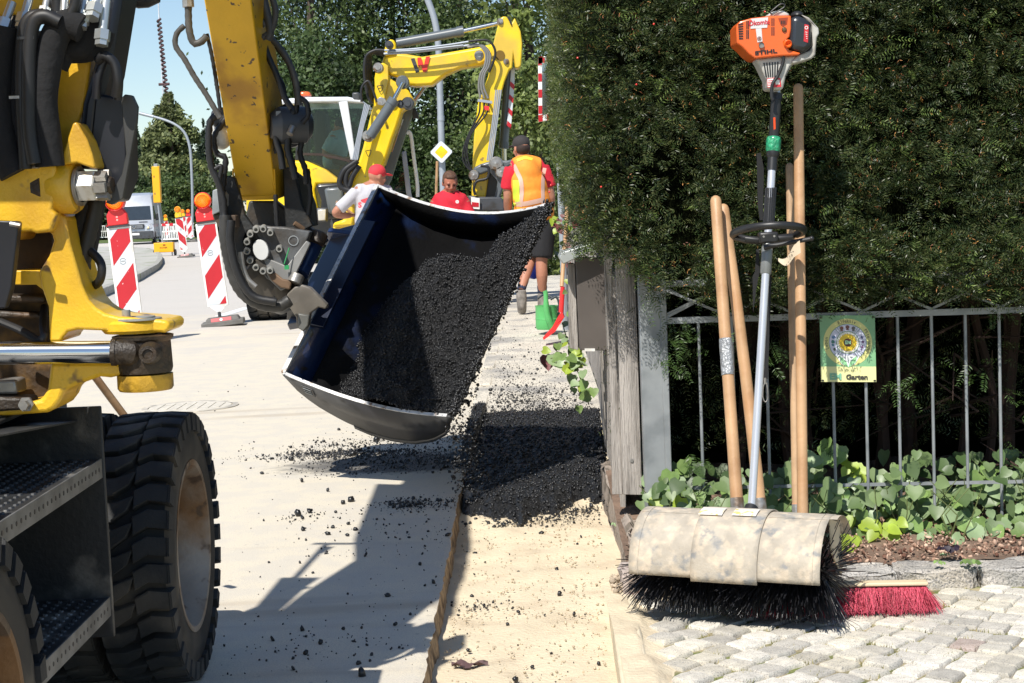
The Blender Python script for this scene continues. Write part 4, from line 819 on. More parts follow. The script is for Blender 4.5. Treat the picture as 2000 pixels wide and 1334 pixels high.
for dx in (-.019, .015): mb.lathe([(0, 0), (0, .0035), (.002, .004)], lc+Vector((dx, -.0285, -.012)), (0, 1, 0), 10)
part('clamp_screw', mb, steel, SW)
mb = MB(); a = P(1492, 483, 5.22); b_ = P(1585, 466, 5.18); mb.tube([a, a.lerp(b_, .3), b_], [.010, .0075, .0075], 10); mb.ball(b_, .0085, 10, 8); part('barrier_bar', mb, blackp, SW)
mb = MB(); mb.tube([sh(.362), sh(.369), sh(.43), sh(.434)], [.016, .0182, .0182, .0145], 20); part('joint_sleeve', mb, M('sleeve_grey', (.22, .23, .225), .4, metal=.3, var=.1), SW)
# labels on the shaft
def shaft_label(t0, t1, mat, name, r=.0131, a0=-2.2, a1=.2, par=None):
    p0, p1_ = sh(t1), sh(t0); ax = (p1_-p0); h = ax.length; u, v = frame(ax.normalized()); mb = MB(); V = []; n = 12
    for hh in (0, 1):
        for k in range(n+1):
            a = math.atan2(1, 0)*0+a0+(a1-a0)*k/n; V.append(p0+ax*hh+(Vector((math.sin(a), 0, 0))*0+Vector((math.cos(a), math.sin(a), 0)))*r)
    mb.add(V, [(k, k+1, n+2+k, n+1+k) for k in range(n)]); return part(name, mb, mat, par or SW)
lbm = M('sticker_white', (.72, .70, .70), .4)
shaft_label(.437, .457, lbm, 'label', a0=-2.6, a1=-.5); shaft_label(.472, .608, lbm, 'label', a0=-2.4, a1=-.6)
for i, tt in enumerate((.497, .512)): shaft_label(tt, tt+.008, M('print_dark', (.05, .03, .03), .4), 'label_print', .01335, -1.9, -1.1)
for i, tt in enumerate((.528, .545, .593)):
    c = sh(tt)+Vector((0, -.0137, 0)); mb = MB(); mb.prism([c+Vector((-.007, 0, -.007)), c+Vector((.007, 0, -.007)), c+Vector((0, 0, .008))], (0, .0006, 0)); part('label_print', mb, M('print_yellow', (.80, .55, .02), .4), SW, sm=None)
for i, tt in enumerate((.561, .577)):
    c = sh(tt)+Vector((0, -.0137, 0)); mb = MB(); mb.lathe([(0, 0), (0, .0068)], c, (0, 1, 0), 16); part('label_print', mb, M('print_blue', (.04, .16, .45), .4), SW, sm=None)
mb = MB(); mb.pprism([(1478, 300), (1486, 298), (1492, 330), (1490, 430), (1484, 430), (1480, 400)], 5.36, .003); mb.pprism([(1477, 487), (1483, 487), (1484, 530), (1478, 560), (1471, 610), (1470, 540), (1475, 530)], 5.25, .003); mb.pprism([(1498, 500), (1508, 500), (1500, 740), (1488, 740)], 5.30, .003); part('harness_strap', mb, M('strap_black', (.012, .012, .013), .8), SW)
mb = MB(); mb.hose([P(x, y, 5.28) for x, y in ((1494, 745), (1498, 752), (1500, 775), (1495, 785), (1490, 775), (1491, 755), (1494, 748))], .0018, 8); mb.cyl(P(1494, 738, 5.28), P(1494, 750, 5.28), .004, 10); part('snap_hook', mb, steel, SW)
# paper tag
tg = thing('paper_tag', 'curled beige paper tag with handwriting hanging from the black loop handle', 'tag', tuple(P(1545, 515, 5.1)))
V = []; n = 10
for k in range(n+1):
    t = k/n; x = 1520+44*t; yb = 508+9*math.sin(math.pi*min(1, t*1.5))-30*max(0, t-.45); ht = 4+18*min(1, t*1.5); Y = 5.12+.02*math.cos(t*3)
    V += [P(x-(2 if t > .8 else 0), yb-ht, Y), P(x, yb+2, Y-.006)]
mb = MB(); mb.add(V, [(2*k, 2*k+1, 2*k+3, 2*k+2) for k in range(n)]); part('card', mb, M('tag_paper', (.58, .48, .34), .7, var=.08), tg)
mb = MB(); 
for k in range(6): mb.box(P(1533+k*4.5, 504-k*1.9, 5.108), (.0042, .001, .0022))
for k in range(5): mb.box(P(1541+k*4, 495-k*1.9, 5.108), (.0038, .001, .0018))
part('handwriting', mb, MATS['print_dark'], tg)
mb = MB(); mb.hose([P(1560, 490, 5.12), P(1562, 478, 5.14), P(1556, 470, 5.16)], .0009, 6); part('string', mb, MATS['print_dark'], tg)
# drum, guard and bristles
C0 = P(1445, 1128, 4.95); C0.z = .172; ax = Vector((.906, -.423, 0)).normalized(); fw = Vector((ax.y, -ax.x, 0)); fw = fw if fw.y < 0 else -fw; zv = Vector((0, 0, 1))
guard_m = M('dusty_guard', (.40, .355, .29), .8, var=.14, vs=18, c2=(.24, .24, .235), s2=17, t2=.60, w2=.07, c3=(.52, .44, .34), s3=30, t3=.55, w3=.1, bump=.35, bs=50)
def arc_sheet(s0, s1, r, a0, a1, th=.003, n=26, flare=0):
    mb = MB(); V = []; m = 8
    for j in range(m+1):
        s = s0+(s1-s0)*j/m
        for i in range(n+1):
            a = a0+(a1-a0)*i/n; rr = r+flare*max(0, (s-(s1-.03))/.03)
            rad = fw*math.cos(a)+zv*math.sin(a); V.append(C0+ax*s+Vector((rad.x*rr, rad.y*rr, rad.z*rr*1.0)))
    mb.add(V, [(j*(n+1)+i, j*(n+1)+i+1, (j+1)*(n+1)+i+1, (j+1)*(n+1)+i) for j in range(m) for i in range(n)]); return mb
A0, A1 = math.radians(-3), math.radians(150); gr = .165
def guard(s0, s1, r, a0=A0, a1=A1, nm='guard'):
    o = part(nm, arc_sheet(s0, s1, r, a0, a1), guard_m, SW, sm=60); md = o.modifiers.new('thick', 'SOLIDIFY'); md.thickness = .004; md.offset = 0; return o
guard(-.300, -.08, gr); g2 = guard(-.10, .105, gr+.007, math.radians(-6), A1); guard(.09, .292, gr)
mb = MB()
for s in (-.27, .27):
    V = [C0+ax*s+(fw*math.cos(a)+zv*math.sin(a))*(gr+.0035+(.007 if -.1 < s < .105 else 0)) for a in np.linspace(A0, A1, 22)]; mb.tube(V, .0007, 5)
for a in (1.30,):
    for s0, s1 in ((-.295, -.105), (.11, .288)): mb.tube([C0+ax*s+(fw*math.cos(a)+zv*math.sin(a))*(gr+.003) for s in (s0, s1)], .0006, 5)
part('guard_ribs', mb, guard_m, g2, kind='stuff')
for s0, s1, a0, a1 in ((-.105, -.03, 1.18, 1.50), (.0, .075, 1.20, 1.50)):
    o = part('label', arc_sheet(s0, s1, gr+.0135, a0, a1, n=6), M('peeled_label', (.66, .62, .56), .5, var=.1, c2=(.65, .48, .15), s2=60, t2=.6, w2=.05), g2)
mb = MB(); V = []
for a in np.linspace(math.radians(8), math.radians(80), 14): V.append(C0+ax*.300+(fw*math.cos(a)+zv*math.sin(a))*gr)
V += [C0+ax*.300+zv*.05, C0+ax*.300+fw*.10+zv*.0]
mb.prism([v-ax*.003 for v in V], ax*.004)
mb2 = MB(); mb2.add([*arc_sheet(.29, .315, gr, math.radians(78), A1, n=10).V], arc_sheet(.29, .315, gr, math.radians(78), A1, n=10).F); part('end_flap', mb2, guard_m, SW)
mb = MB(); mb.prism([C0+ax*.285+fw*.02+zv*.16, C0+ax*.285-fw*.10+zv*.125, C0+ax*.285-fw*.13+zv*.0, C0+ax*.285-fw*.11-zv*.04, C0+ax*.285+fw*.0+zv*.05], ax*.004); part('end_flap', mb, M('flap_pale', (.62, .52, .36), .7), SW)
mb = MB(); mb.tube([C0-ax*.26, C0+ax*.26], .035, 18); mb.box(C0+zv*.05-fw*.02, (.09, .11, .12)); mb.tube([C0-fw*.02+zv*.06, sh(.98)], .022, 14); part('gearbox', mb, M('gearbox_black', (.015, .015, .015), .5), SW)
n = 4600; s = rng.uniform(-.275, .275, n); s = np.where(np.abs(s) < .018, s+.03*np.sign(s), s); a = rng.uniform(0, 2*math.pi, n); kk = (np.sin(a) < .55) | (rng.random(n) < .15); s, a = s[kk], a[kk]; n = len(s)
s = np.round(s/.026)*.026+rng.normal(0, .004, n)
splay = ((np.abs(s)-.145)/.13)*np.sign(s)*.055+rng.normal(0, .014, n)
rad = np.outer(np.cos(a), fw)+np.outer(np.sin(a), zv); b0 = np.array(C0)+np.outer(s, ax)+rad*.034; ra = rng.uniform(.128, .168, n)
a3 = a+rng.normal(0, .09, n); rad2 = np.outer(np.cos(a3), fw)+np.outer(np.sin(a3), zv); tp = np.array(C0)+np.outer(s+splay, ax)+rad2*ra[:, None]; inside = np.sin(a3) > -.05; lim = gr-.006; rr = np.where(inside & (np.abs(s+splay) < .30), np.minimum(ra, lim), ra); tp = np.array(C0)+np.outer(s+splay, ax)+rad2*rr[:, None]; tp[:, 2] = np.maximum(tp[:, 2], .001)
V, Q = strands(b0, tp, .0023); np_mesh('bristles', V, Q, M('black_bristles', (.018, .018, .021), .33, isl=.4, spec=.7), SW, kind='stuff')
# ================================================================== near excavator (cut off by the frame)
EX = thing('wheeled_excavator', 'worn yellow wheeled excavator in the foreground holding up the blue bucket of asphalt', 'excavator', (-1.9, 3.7, 0))
def wheel(par, name, cx0, cx1, yc, R=.380, rimr=.232, n=33, tread=True, label=None):
    """axle along X; cx1 is the outer (right) side"""
    w = part(name, MB().lathe([(0, .05), ((cx1-cx0)*.3, .05)], (cx0+.01, yc, R), (1, 0, 0), 16), dgrey, par, label=label); cxm = (cx0+cx1)/2; hw = (cx1-cx0)/2
    Rb = R-.028; c = Vector((cxm, yc, R))
    prof = [(-hw*.86, rimr), (-hw*.97, rimr+.03), (-hw*1.0, (Rb+rimr)/2), (-hw*.95, Rb-.03), (-hw*.86, Rb-.004), (0, Rb+.002), (hw*.86, Rb-.004), (hw*.95, Rb-.03), (hw*1.0, (Rb+rimr)/2+.0), (hw*1.01, (Rb+rimr)/2-.012), (hw*.985, rimr+.03), (hw*.97, rimr+.012), (hw*.86, rimr)]
    part('tyre', MB().lathe(prof, c, (1, 0, 0), 72), rubber_side, w, sm=40)
    if tread:
        mb = MB(); dth = 2*math.pi/n; gap = .021
        def q(u, v, r): a = math.pi+v/R; return c+Vector((u, math.cos(a)*r, -math.sin(a)*r*1.0)) if True else None
        Lp = [(-hw*1.0, .0), (-hw*.55, .0), (-.010, .030)]; Rp = [(.004, -.004), (.042, .018), (hw*1.0, .012)]
        pitch = R*dth
        for k in range(n):
            for side_, poly in ((0, Lp), (1, Rp)):
                off = k*pitch+(pitch*.5 if side_ else 0); low = [(u, v+off) for u, v in poly]; 
                if side_ == 0: up = [(-hw*1.0, off+pitch-gap), (-hw*.55+.004, off+pitch-gap), (.006, off+pitch-gap+.020)]
                else: up = [(-.010+.012, off+pitch-gap-.004), (.042-.002, off+pitch-gap+.016), (hw*1.0, off+pitch-gap+.010)]
                ol = low+up[::-1]; m = len(ol); cu = sum(u for u, v in ol)/m; cvv = sum(v for u, v in ol)/m
                V = [q(u, v, Rb-.012) for u, v in ol]+[q(u, v, R-.004) for u, v in ol]+[q(cu+(u-cu)*.92, cvv+(v-cvv)*.86, R-(.006 if abs(u) > hw*.9 else 0)) for u, v in ol]
                Fc = [(i+r_*m, (i+1) % m+r_*m, (i+1) % m+(r_+1)*m, i+(r_+1)*m) for r_ in (0, 1) for i in range(m)]+[(2*m+0, 2*m+1, 2*m+4, 2*m+5), (2*m+1, 2*m+2, 2*m+3, 2*m+4)]
                # shoulder lug running down the side wall
                if True:
                    u0 = hw*(1.0 if side_ else -1.0); s_ = 1 if side_ else -1; va, vb = (low[2][1], up[2][1]) if side_ else (low[0][1], up[0][1])
                    k0 = len(V); V += [q(u0+s_*.004, va, R-.008), q(u0+s_*.004, vb, R-.008), q(u0+s_*.006, va+.004, R-.055), q(u0+s_*.006, vb-.004, R-.055), q(u0-s_*.015, va, R-.008), q(u0-s_*.015, vb, R-.008), q(u0-s_*.012, va+.004, R-.057), q(u0-s_*.012, vb-.004, R-.057)]
                    Fc += [(k0, k0+1, k0+3, k0+2), (k0, k0+2, k0+6, k0+4), (k0+1, k0+5, k0+7, k0+3), (k0+2, k0+3, k0+7, k0+6), (k0, k0+4, k0+5, k0+1)]
                mb.add(V, Fc)
        part('tread', mb, rubber, w, sm=30, kind='stuff')
    rp = [(hw*.86, rimr+.008), (hw*.98, rimr+.010), (hw*.99, rimr+.002), (hw*.97, rimr-.006), (hw*.80, rimr-.014), (hw*.55, rimr-.022), (hw*.25, rimr-.030), (-hw*.1, rimr-.036), (-hw*.22, rimr-.07), (-hw*.22, .13), (-hw*.05, .115), (-hw*.05, .0)]
    rm = part('rim', MB().lathe(rp, c, (1, 0, 0), 64), rust, w, sm=45)
    return w
wheel(EX, 'wheel', -1.055, -.865, 4.56)
wheel(EX, 'wheel', -1.30, -1.10, 4.60, tread=True)
wheel(EX, 'wheel', -1.11, -.915, 2.86)
wheel(EX, 'wheel', -2.75, -2.55, 4.56, tread=False); wheel(EX, 'wheel', -2.75, -2.55, 2.86, tread=False)
# step box between the wheels
X0 = -.955
def bx(name, a, b, mat, bev=.003, par=EX, **k):
    mb = MB(); a, b = Vector(a), Vector(b); mb.box((a+b)/2, (b-a)); return part(name, mb, mat, par, bev=bev, **k)
sb = bx('step_box', (-1.32, 3.05, .30), (-1.25, 3.86, .86), stepm)
bx('side_panel', (-1.32, 3.845, .31), (-.945, 3.858, .865), stepm, par=sb)
bx('top_panel', (-1.34, 3.10, .862), (-1.10, 3.86, .872), stepm, par=sb)
mb = MB(); mb.prism([Vector((-1.24, 3.30, .872)), Vector((-1.02, 3.30, .872)), Vector((-1.0, 3.845, .83)), Vector((-1.24, 3.845, .83))], (0, 0, .004)); part('top_panel', mb, stepm, sb)
for z in (.738, .405):
    mb = MB(); x0, x1, y0, y1 = -1.25, -.955, 3.02, 3.845
    mb.box(((x0+x1)/2, (y0+y1)/2, z-.003), (x1-x0, y1-y0, .006)); st_ = part('step', mb, M('step_grating', (.05, .052, .055), .5, metal=.4, var=.4, vs=9, c2=(.30, .29, .27), s2=7, t2=.60, w2=.08), EX)
    mb = MB()
    for i in range(10):
        for j in range(26): mb.lathe([(0, .0075), (.0035, .006), (.0035, .0045), (.001, .004)], (x0+.02+i*.028, y0+.02+j*.031, z), (0, 0, 1), 7)
    part('grip_studs', mb, MATS['step_grating'], st_, kind='stuff')
    mb = MB(); mb.box((x1+.003, (y0+y1)/2, z-.02), (.005, y1-y0, .046)); fr_ = part('step_edge', mb, treadm, EX, bev=.001)
    mb = MB()
    for j in range(26): mb.prism([(x1+.0062, y0+.02+j*.031+dy, z-.02+dz) for dy, dz in circ(0, 0, .0052, 8)], (-.0015, 0, 0))
    part('edge_holes', mb, blackp, fr_, kind='stuff', sm=None)
mb = MB(); pl = [(3.16, .20), (3.16, .74), (3.14, .79), (3.09, .815), (3.03, .82), (2.3, .82), (2.3, .30), (2.6, .2)]; mb.prism([(-.99, y, z) for y, z in pl], (.012, 0, 0)); part('tool_box_panel', mb, M('box_panel_dusty', (.055, .065, .07), .4, var=.2, vs=3, c2=(.22, .22, .21), s2=6, t2=.58, w2=.12), EX, bev=.004)
bx('undercarriage', (-2.45, 2.3, .42), (-1.34, 4.9, .80), dgrey, bev=.02); mb = MB(); mb.tube([(-2.7, 4.56, .38), (-1.0, 4.56, .38)], .08, 16); mb.tube([(-2.7, 2.86, .38), (-1.0, 2.86, .38)], .08, 16); part('axle', mb, dgrey, EX, kind='stuff')
bx('fender', (-1.10, 4.00, .40), (-1.085, 4.03, .83), stepm)
# house and cab out of the frame (they throw the shade in the lower left)
bx('house', (-3.1, 1.0, .95), (-1.62, 3.0, 1.75), yel, bev=.05); cb = bx('cab', (-3.0, 2.0, 1.75), (-2.0, 3.4, 2.8), dgrey, bev=.05)
mb = MB(); mb.tube([(-1.55, 3.5, 1.55), (-1.55, 3.5, 2.2), (-1.55, 3.0, 2.25), (-1.62, 2.6, 2.2)], .02, 10); part('mirror_arm', mb, blackp, EX)
# cast swing bracket
Z2 = lambda pts: zz(0, 400, 2.964, pts)
Yc = 3.62
br = face(EX, 'swing_bracket', [(62, 452), (112, 415), (128, 425), (136, 472), (150, 520), (160, 556), (172, 584), (186, 600), (204, 612), (232, 619), (300, 623), (326, 626), (331, 633), (331, 643), (322, 650), (245, 647), (215, 650), (205, 646), (150, 644), (132, 648), (122, 660), (120, 668), (96, 668), (94, 600), (80, 560), (76, 530), (95, 500), (104, 470), (100, 455), (85, 450)], Yc, .17, yel_cast, .014, 3)
face(EX, 'bracket_head', [(-40, 327), (20, 326), (68, 322), (78, 312), (92, 306), (104, 309), (109, 330), (107, 380), (100, 410), (112, 418), (100, 452), (70, 456), (60, 452), (30, 453), (24, 470), (-40, 470)], Yc-.035, .19, yel_cast, .02, 4)
face(EX, 'cross_web', [(14, 534), (30, 528), (76, 528), (92, 545), (94, 585), (88, 570), (70, 556), (16, 557)], Yc+.01, .14, yel_cast, .006)
face(EX, 'lower_lug', [(98, 708), (230, 708), (240, 716), (238, 733), (215, 738), (195, 736), (150, 752), (125, 764), (118, 782), (106, 798), (92, 806), (20, 812), (-40, 812), (-40, 796), (40, 790), (80, 780), (92, 760), (95, 735)], Yc, .17, yel_cast, .012, 3)
face(EX, 'bracket_core', [(-60, 430), (100, 430), (106, 700), (98, 795), (-60, 800)], Yc+.13, .06, M('shadowed_grease', (.05, .028, .012), .6, var=.5, vs=14, bump=.6, bs=30, c2=(.30, .16, .03), s2=6, t2=.62, w2=.08), .0)  # dark plate closing the windows, shade put into its greasy colour
for pts, m, y in (([(-30, 575), (88, 578), (88, 592), (-30, 590)], grime, Yc+.06), ([(-30, 605), (70, 612), (85, 622), (-30, 622)], grime, Yc+.07), ([(-30, 745), (30, 742), (34, 770), (-30, 772)], steel, Yc+.03), ([(-30, 775), (55, 778), (58, 800), (-30, 806)], grime, Yc-.01)): face(EX, 'link_pin', pts, y, .08, m, .006)
mb = MB(); mb.hose([P(0, 628, Yc+.03), P(40, 645, Yc+.02), P(75, 664, Yc), P(86, 655, Yc), P(84, 640, Yc+.03), P(86, 600, Yc+.1)], .009, 10); part('hose', mb, hosem, EX)
mb = MB(); mb.lathe([(-.02, 0), (-.02, .011), (0, .011), (0, .017), (.01, .017)], P(50, 790, Yc-.02), (0, 1, 0), 6); part('bolt', mb, steel, EX)
face(EX, 'yellow_plate', [(106, 126), (178, 112), (172, 160), (165, 205), (152, 240), (142, 262), (166, 262), (182, 300), (184, 325), (170, 330), (130, 320), (116, 318), (105, 300), (100, 250)], Yc+.07, .05, yel_cast, .006)
face(EX, 'yellow_plate', [(122, 300), (142, 240), (150, 238), (170, 272), (180, 300), (186, 322), (184, 330), (150, 318), (124, 322)], Yc-.03, .09, yel_cast, .012, 3)
# pin with castle nut
cN = P(128, 365, Yc+.02); s1 = 3.6/3200
mb = MB(); mb.lathe([(-.03, 0), (-.03, .056), (-.022, .060), (.018, .060), (.028, .054), (.028, 0)], cN, (1, -.12, .0), 40); part('pin_boss', mb, yel_cast, EX)
mb = MB(); mb.lathe([(-.055, 0), (-.055, .063), (-.034, .063), (-.034, 0)], cN, (1, -.12, 0), 40); part('seal_ring', mb, grime, EX)
a = cN+Vector((.030, -.0036, 0)); nut = part('castle_nut', MB().lathe([(0, 0), (0, .044), (.006, .044), (.006, .036)], a, (1, -.12, 0), 36), steel, EX)
mb = MB(); mb.lathe([(.006, 0), (.006, .037), (.042, .037), (.045, .033), (.045, 0)], a, (1, -.12, 0), 6); part('hexagon', mb, M('nut_white_steel', (.62, .60, .55), .4, metal=.2, var=.1, c2=(.4, .33, .2), s2=20, t2=.6, w2=.08), nut)
mb = MB(); axn = Vector((1, -.12, 0)).normalized(); u, v = frame(axn)
for k in range(6):
    al = k*math.pi/3+.2; rad = (u*math.cos(al)+v*math.sin(al)); tg_ = axn.cross(rad); Rm2 = Matrix((axn, rad, tg_)).transposed(); mb.box(a+axn*.058+rad*.026, (.026, .013, .020), Rm2)
part('nut_castle', mb, steel, nut, kind='stuff'); mb = MB(); mb.lathe([(.045, .02), (.072, .02), (.078, .016), (.078, 0)], a, axn, 20); part('threaded_end', mb, grime, nut)
# top washer stack and swing cylinder
cT = P(268, 637, Yc+.06); mb = MB(); mb.lathe([(-.013, 0), (-.013, .072), (-.006, .078), (.010, .078), (.016, .072), (.016, 0)], cT, (0, 0, 1), 40); part('upper_lug', mb, yel_cast, EX)
for dx, dz, r, h in ((.012, .016, .050, .004), (-.016, .021, .022, .003), (-.016, .023, .0095, .016), (.022, .021, .026, .003)):
    mb = MB(); mb.lathe([(0, 0), (0, r), (h, r), (h, 0)], cT+Vector((dx, -.03, dz)), (0, 0, 1), 30); part('washer', mb, M('washer_grey', (.33, .33, .30), .5, metal=.2, var=.1, c2=(.3, .16, .1), s2=20, t2=.6, w2=.08), EX)
cE = P(281, 692, Yc+.04); mb = MB(); mb.lathe([(-.040, 0), (-.040, .060), (-.030, .063), (.030, .061), (.036, .067), (.043, .068), (.045, .060), (.046, 0)], cE, (0, 0, 1), 40); part('cylinder_eye', mb, grime, EX)
mb = MB(); mb.lathe([(0, 0), (0, .058), (.006, .062), (.036, .062), (.037, 0)], cE+Vector((0, 0, -.080)), (0, 0, 1), 36); part('lower_eye', mb, M('greasy_yellow', (.55, .32, .03), .45, var=.2, vs=14, c2=(.03, .02, .012), s2=9, t2=.46, w2=.1, bump=.4, bs=60), EX)
mb = MB(); mb.lathe([(-.105, .0), (-.105, .010), (-.110, .012), (-.110, .019), (-.07, .025), (-.03, .025)], cE+Vector((.022, 0, .008)), (-.1, 1, 0), 20); part('grease_nipple', mb, grime, EX)
mb = MB(); q0, q1 = P(-90, 690, Yc-.04), P(222, 688, Yc-.02); mb.tube([q0, q1], .0255, 32); part('cylinder_rod', mb, chrome, EX)
mb = MB(); mb.tube([q1-(q1-q0).normalized()*.004, q1+(q1-q0).normalized()*.006], .030, 28); mb.tube([q1, q1+(q1-q0).normalized()*.03, cE], [.028, .03, .034], 24); part('rod_collar', mb, grime, EX)
face(EX, 'guard_plate', [(-30, 430), (33, 432), (36, 436), (22, 560), (10, 602), (-30, 604)], Yc-.10, .03, chute, .003)
mb = MB(); mb.tube([P(20, 437, Yc-.12), P(40, 441, Yc-.12)], .006, 8); part('bolt', mb, steel, EX)
face(EX, 'boom_rib', [(-20, 315), (74, 322), (74, 329), (-20, 329)], Yc-.05, .06, steel, .002)
# black chute and boom
face(EX, 'chute', [(184, 188), (196, 184), (246, 192), (250, 345), (232, 392), (214, 395), (190, 332), (172, 318)], Yc+.05, .11, chute, .006)
face(EX, 'chute', [(236, 192), (244, 184), (258, 186), (268, 208), (266, 240), (240, 388), (218, 400), (206, 396), (238, 340), (246, 300)], Yc+.02, .02, M('chute_plate', (.04, .04, .038), .5, var=.2, vs=4), .002)
mb = MB(); mb.hose([P(188, 192, Yc), P(192, 150, Yc-.01), P(206, 116, Yc-.01), P(222, 122, Yc-.01), P(232, 150, Yc-.01), P(230, 195, Yc)], .010, 12); part('handle', mb, chute, EX); mb = MB(); mb.cyl(P(190, 308, Yc+.05), P(190, 308, Yc+.035), .008, 12); part('bolt', mb, steel, EX)
mb = MB(); mb.hose([P(190, 118, Yc-.02), P(206, 110, Yc-.03), P(224, 126, Yc-.03), P(230, 160, Yc-.03), P(226, 188, Yc-.02)], .011, 12); part('hose', mb, hosem, EX)
face(EX, 'boom_cylinder', [(206, -60), (246, -60), (214, 140), (196, 200), (180, 330), (146, 330), (160, 200), (196, 80)], Yc+.05, .16, navy, .015)
face(EX, 'hose_bundle', [(176, 385), (200, 385), (186, 470), (168, 560), (152, 520), (150, 430), (160, 400)], Yc+.14, .05, sleeve, .01)
mb = MB(); mb.hose([P(140, 455, Yc+.12), P(165, 480, Yc+.1), P(196, 512, Yc+.08), P(196, 545, Yc+.08), P(180, 558, Yc+.1), P(160, 545, Yc+.13)], .010, 12); part('hose', mb, hosem, EX)
mb = MB(); mb.hose([P(188, 390, Yc+.1), P(178, 440, Yc+.1), P(164, 500, Yc+.1), P(160, 560, Yc+.12)], .018, 12, .06, .012); part('hose', mb, hosem, EX)
mb = MB(); mb.hose([P(168, 398, Yc+.1), P(150, 460, Yc+.1), P(152, 500, Yc+.1)], .016, 12); part('hose', mb, sleeve, EX)
# unseen boom running to the arm, outline shaped for its ground shadow
def above(px, py, z): g_ = G(px, py); return g_-LD*(z/abs(LD.z))
def bz(py): return float(np.interp(py, [940, 1334], [2.85, 1.75]))
V = [above(x, y, bz(y)) for x, y in ((735, 945), (905, 950), (905, 1045), (868, 1160), (800, 1215), (735, 1262), (700, 1290), (680, 1312), (560, 1316), (425, 1316), (425, 1228), (520, 1216), (590, 1160), (692, 1095), (692, 1052))]
mb = MB(); mb.prism(V, -LD*.22); part('boom', mb, yel, EX, bev=.006); mb = MB(); bp_ = [(Vector((-1.36, 5.45, 2.95)), .16), (Vector((-1.30, 7.0, 3.05)), .15)]
V = []
for c, h in bp_: V += [c+Vector((-.13, 0, -h)), c+Vector((.13, 0, -h)), c+Vector((.13, 0, h)), c+Vector((-.13, 0, h))]
mb.add(V, [(0, 1, 2, 3), (7, 6, 5, 4)]+[(i, (i+1) % 4, 4+(i+1) % 4, 4+i) for i in range(4)]); part('boom_tip', mb, yel, EX, bev=.01)
mb = MB(); mb.prism([above(x, y, bz(y)) for x, y in ((548, 1128), (626, 1128), (600, 1145), (545, 1195), (470, 1222), (430, 1222), (448, 1205), (500, 1185))], -LD*.03); part('shadow_slab', mb, yel, EX)  # unseen slab added to fill out the boom's shadow
for a_, b_ in (((612, 1062), (694, 1062)), ((636, 1064), (570, 1136)), ((646, 1068), (626, 1080)), ((600, 1150), (560, 1130))): mb = MB(); mb.tube([above(*a_, bz(a_[1])), above(*b_, bz(b_[1]))], .014, 10); part('shadow_bar', mb, blackp, EX)  # unseen bars added for the thin strips of shadow

# manifold, fittings and hoses upper left
face(EX, 'valve_block', [(-40, -30), (140, -30), (136, 22), (60, 26), (40, 30), (-40, 34)], Yc+.06, .08, yel, .006)
fit_m = M('zinc_fitting', (.55, .57, .56), .3, metal=.7, var=.1)
for (x0, y0, x1, y1, r) in ((24, 5, 8, 48, .0095), (58, -5, 46, 38, .0095), (92, 0, 86, 26, .008), (128, -20, 124, 36, .009), (166, -10, 158, 36, .012), (192, -10, 184, 20, .011), (208, -5, 200, 70, .010)):
    a, b_ = P(x0, y0, Yc-.02), P(x1, y1, Yc-.04); d = (b_-a).normalized(); f_ = part('hose_fitting', MB().tube([a, b_], r, 16), fit_m, EX)
    mb = MB(); mb.tube([b_-d*.012, b_+d*.010], r*1.75, 6); mb.tube([b_+d*.010, b_+d*.022], r*1.45, 6); part('fitting_nut', mb, fit_m, f_, sm=None, kind='stuff')
mb = MB(); a = P(188, 8, Yc-.035); mb.tube([a, P(184, 22, Yc-.04)], .0125, 16); part('red_ring', mb, M('red_ring', (.6, .05, .06), .4), EX)
def hs(pts, r, mat, Y=Yc-.04, ribs=0., dy=0.): mb = MB(); mb.hose([P(x, y, Y+dy*i) for i, (x, y) in enumerate(pts)], r, 14, ribs, .014); return part('hose', mb, mat, EX, sm=50)
hs([(6, 52), (-4, 120), (-6, 220), (10, 300), (30, 340)], .034, sleeve); hs([(50, 38), (30, 90), (26, 160), (34, 220), (52, 330)], .026, sleeve, Yc-.02)
hs([(86, 28), (60, 34), (46, 60), (42, 120), (42, 190), (50, 330)], .0135, hosem, Yc-.07); hs([(118, 44), (88, 32), (66, 44), (58, 90), (56, 180), (58, 260), (68, 320)], .0155, hosem, Yc-.08)
hs([(160, 56), (132, 46), (108, 70), (92, 130), (84, 200), (92, 270), (98, 325)], .031, sleeve, Yc-.05); hs([(148, 40), (130, 50), (110, 60), (100, 100)], .026, sleeve, Yc-.02)
hs([(182, 30), (178, 58), (160, 92), (130, 98), (112, 130)], .024, sleeve, Yc); hs([(206, 60), (198, 84), (170, 102), (130, 106), (110, 120)], .022, sleeve, Yc+.02); hs([(112, -10), (112, 30), (104, 50)], .016, hosem, Yc-.02); hs([(150, -20), (146, 10), (138, 34), (160, 50)], .012, hosem, Yc-.06)
hs([(70, 330), (66, 250), (78, 180), (76, 110)], .022, sleeve, Yc+.0); hs([(20, 340), (16, 250), (22, 160)], .03, sleeve, Yc+.03)
hs([(-20, 300), (60, 316), (110, 300)], .03, sleeve, Yc+.09)
face(EX, 'hose_clamp_plate', [(-40, 60), (104, 60), (106, 330), (-40, 330)], Yc+.12, .03, blackm, .0)
mb = MB(); mb.box(P(28, 190, Yc-.085), (.022, .004, .006)); part('cable_tie', mb, steel, EX); mb = MB(); mb.box(P(50, 74, Yc-.09), (.036, .004, .006)); part('cable_tie', mb, blackp, EX)
mb = MB(); mb.tube([P(214, 2, 4.4), P(262, 2, 4.4)], .017, 14); part('boom_pipe', mb, yel, EX); mb = MB(); mb.hose([P(255, 0, 4.4), P(280, 4, 4.4), P(300, 0, 4.4), P(304, -20, 4.4)], .017, 12, .08, .02); part('hose', mb, hosem, EX)
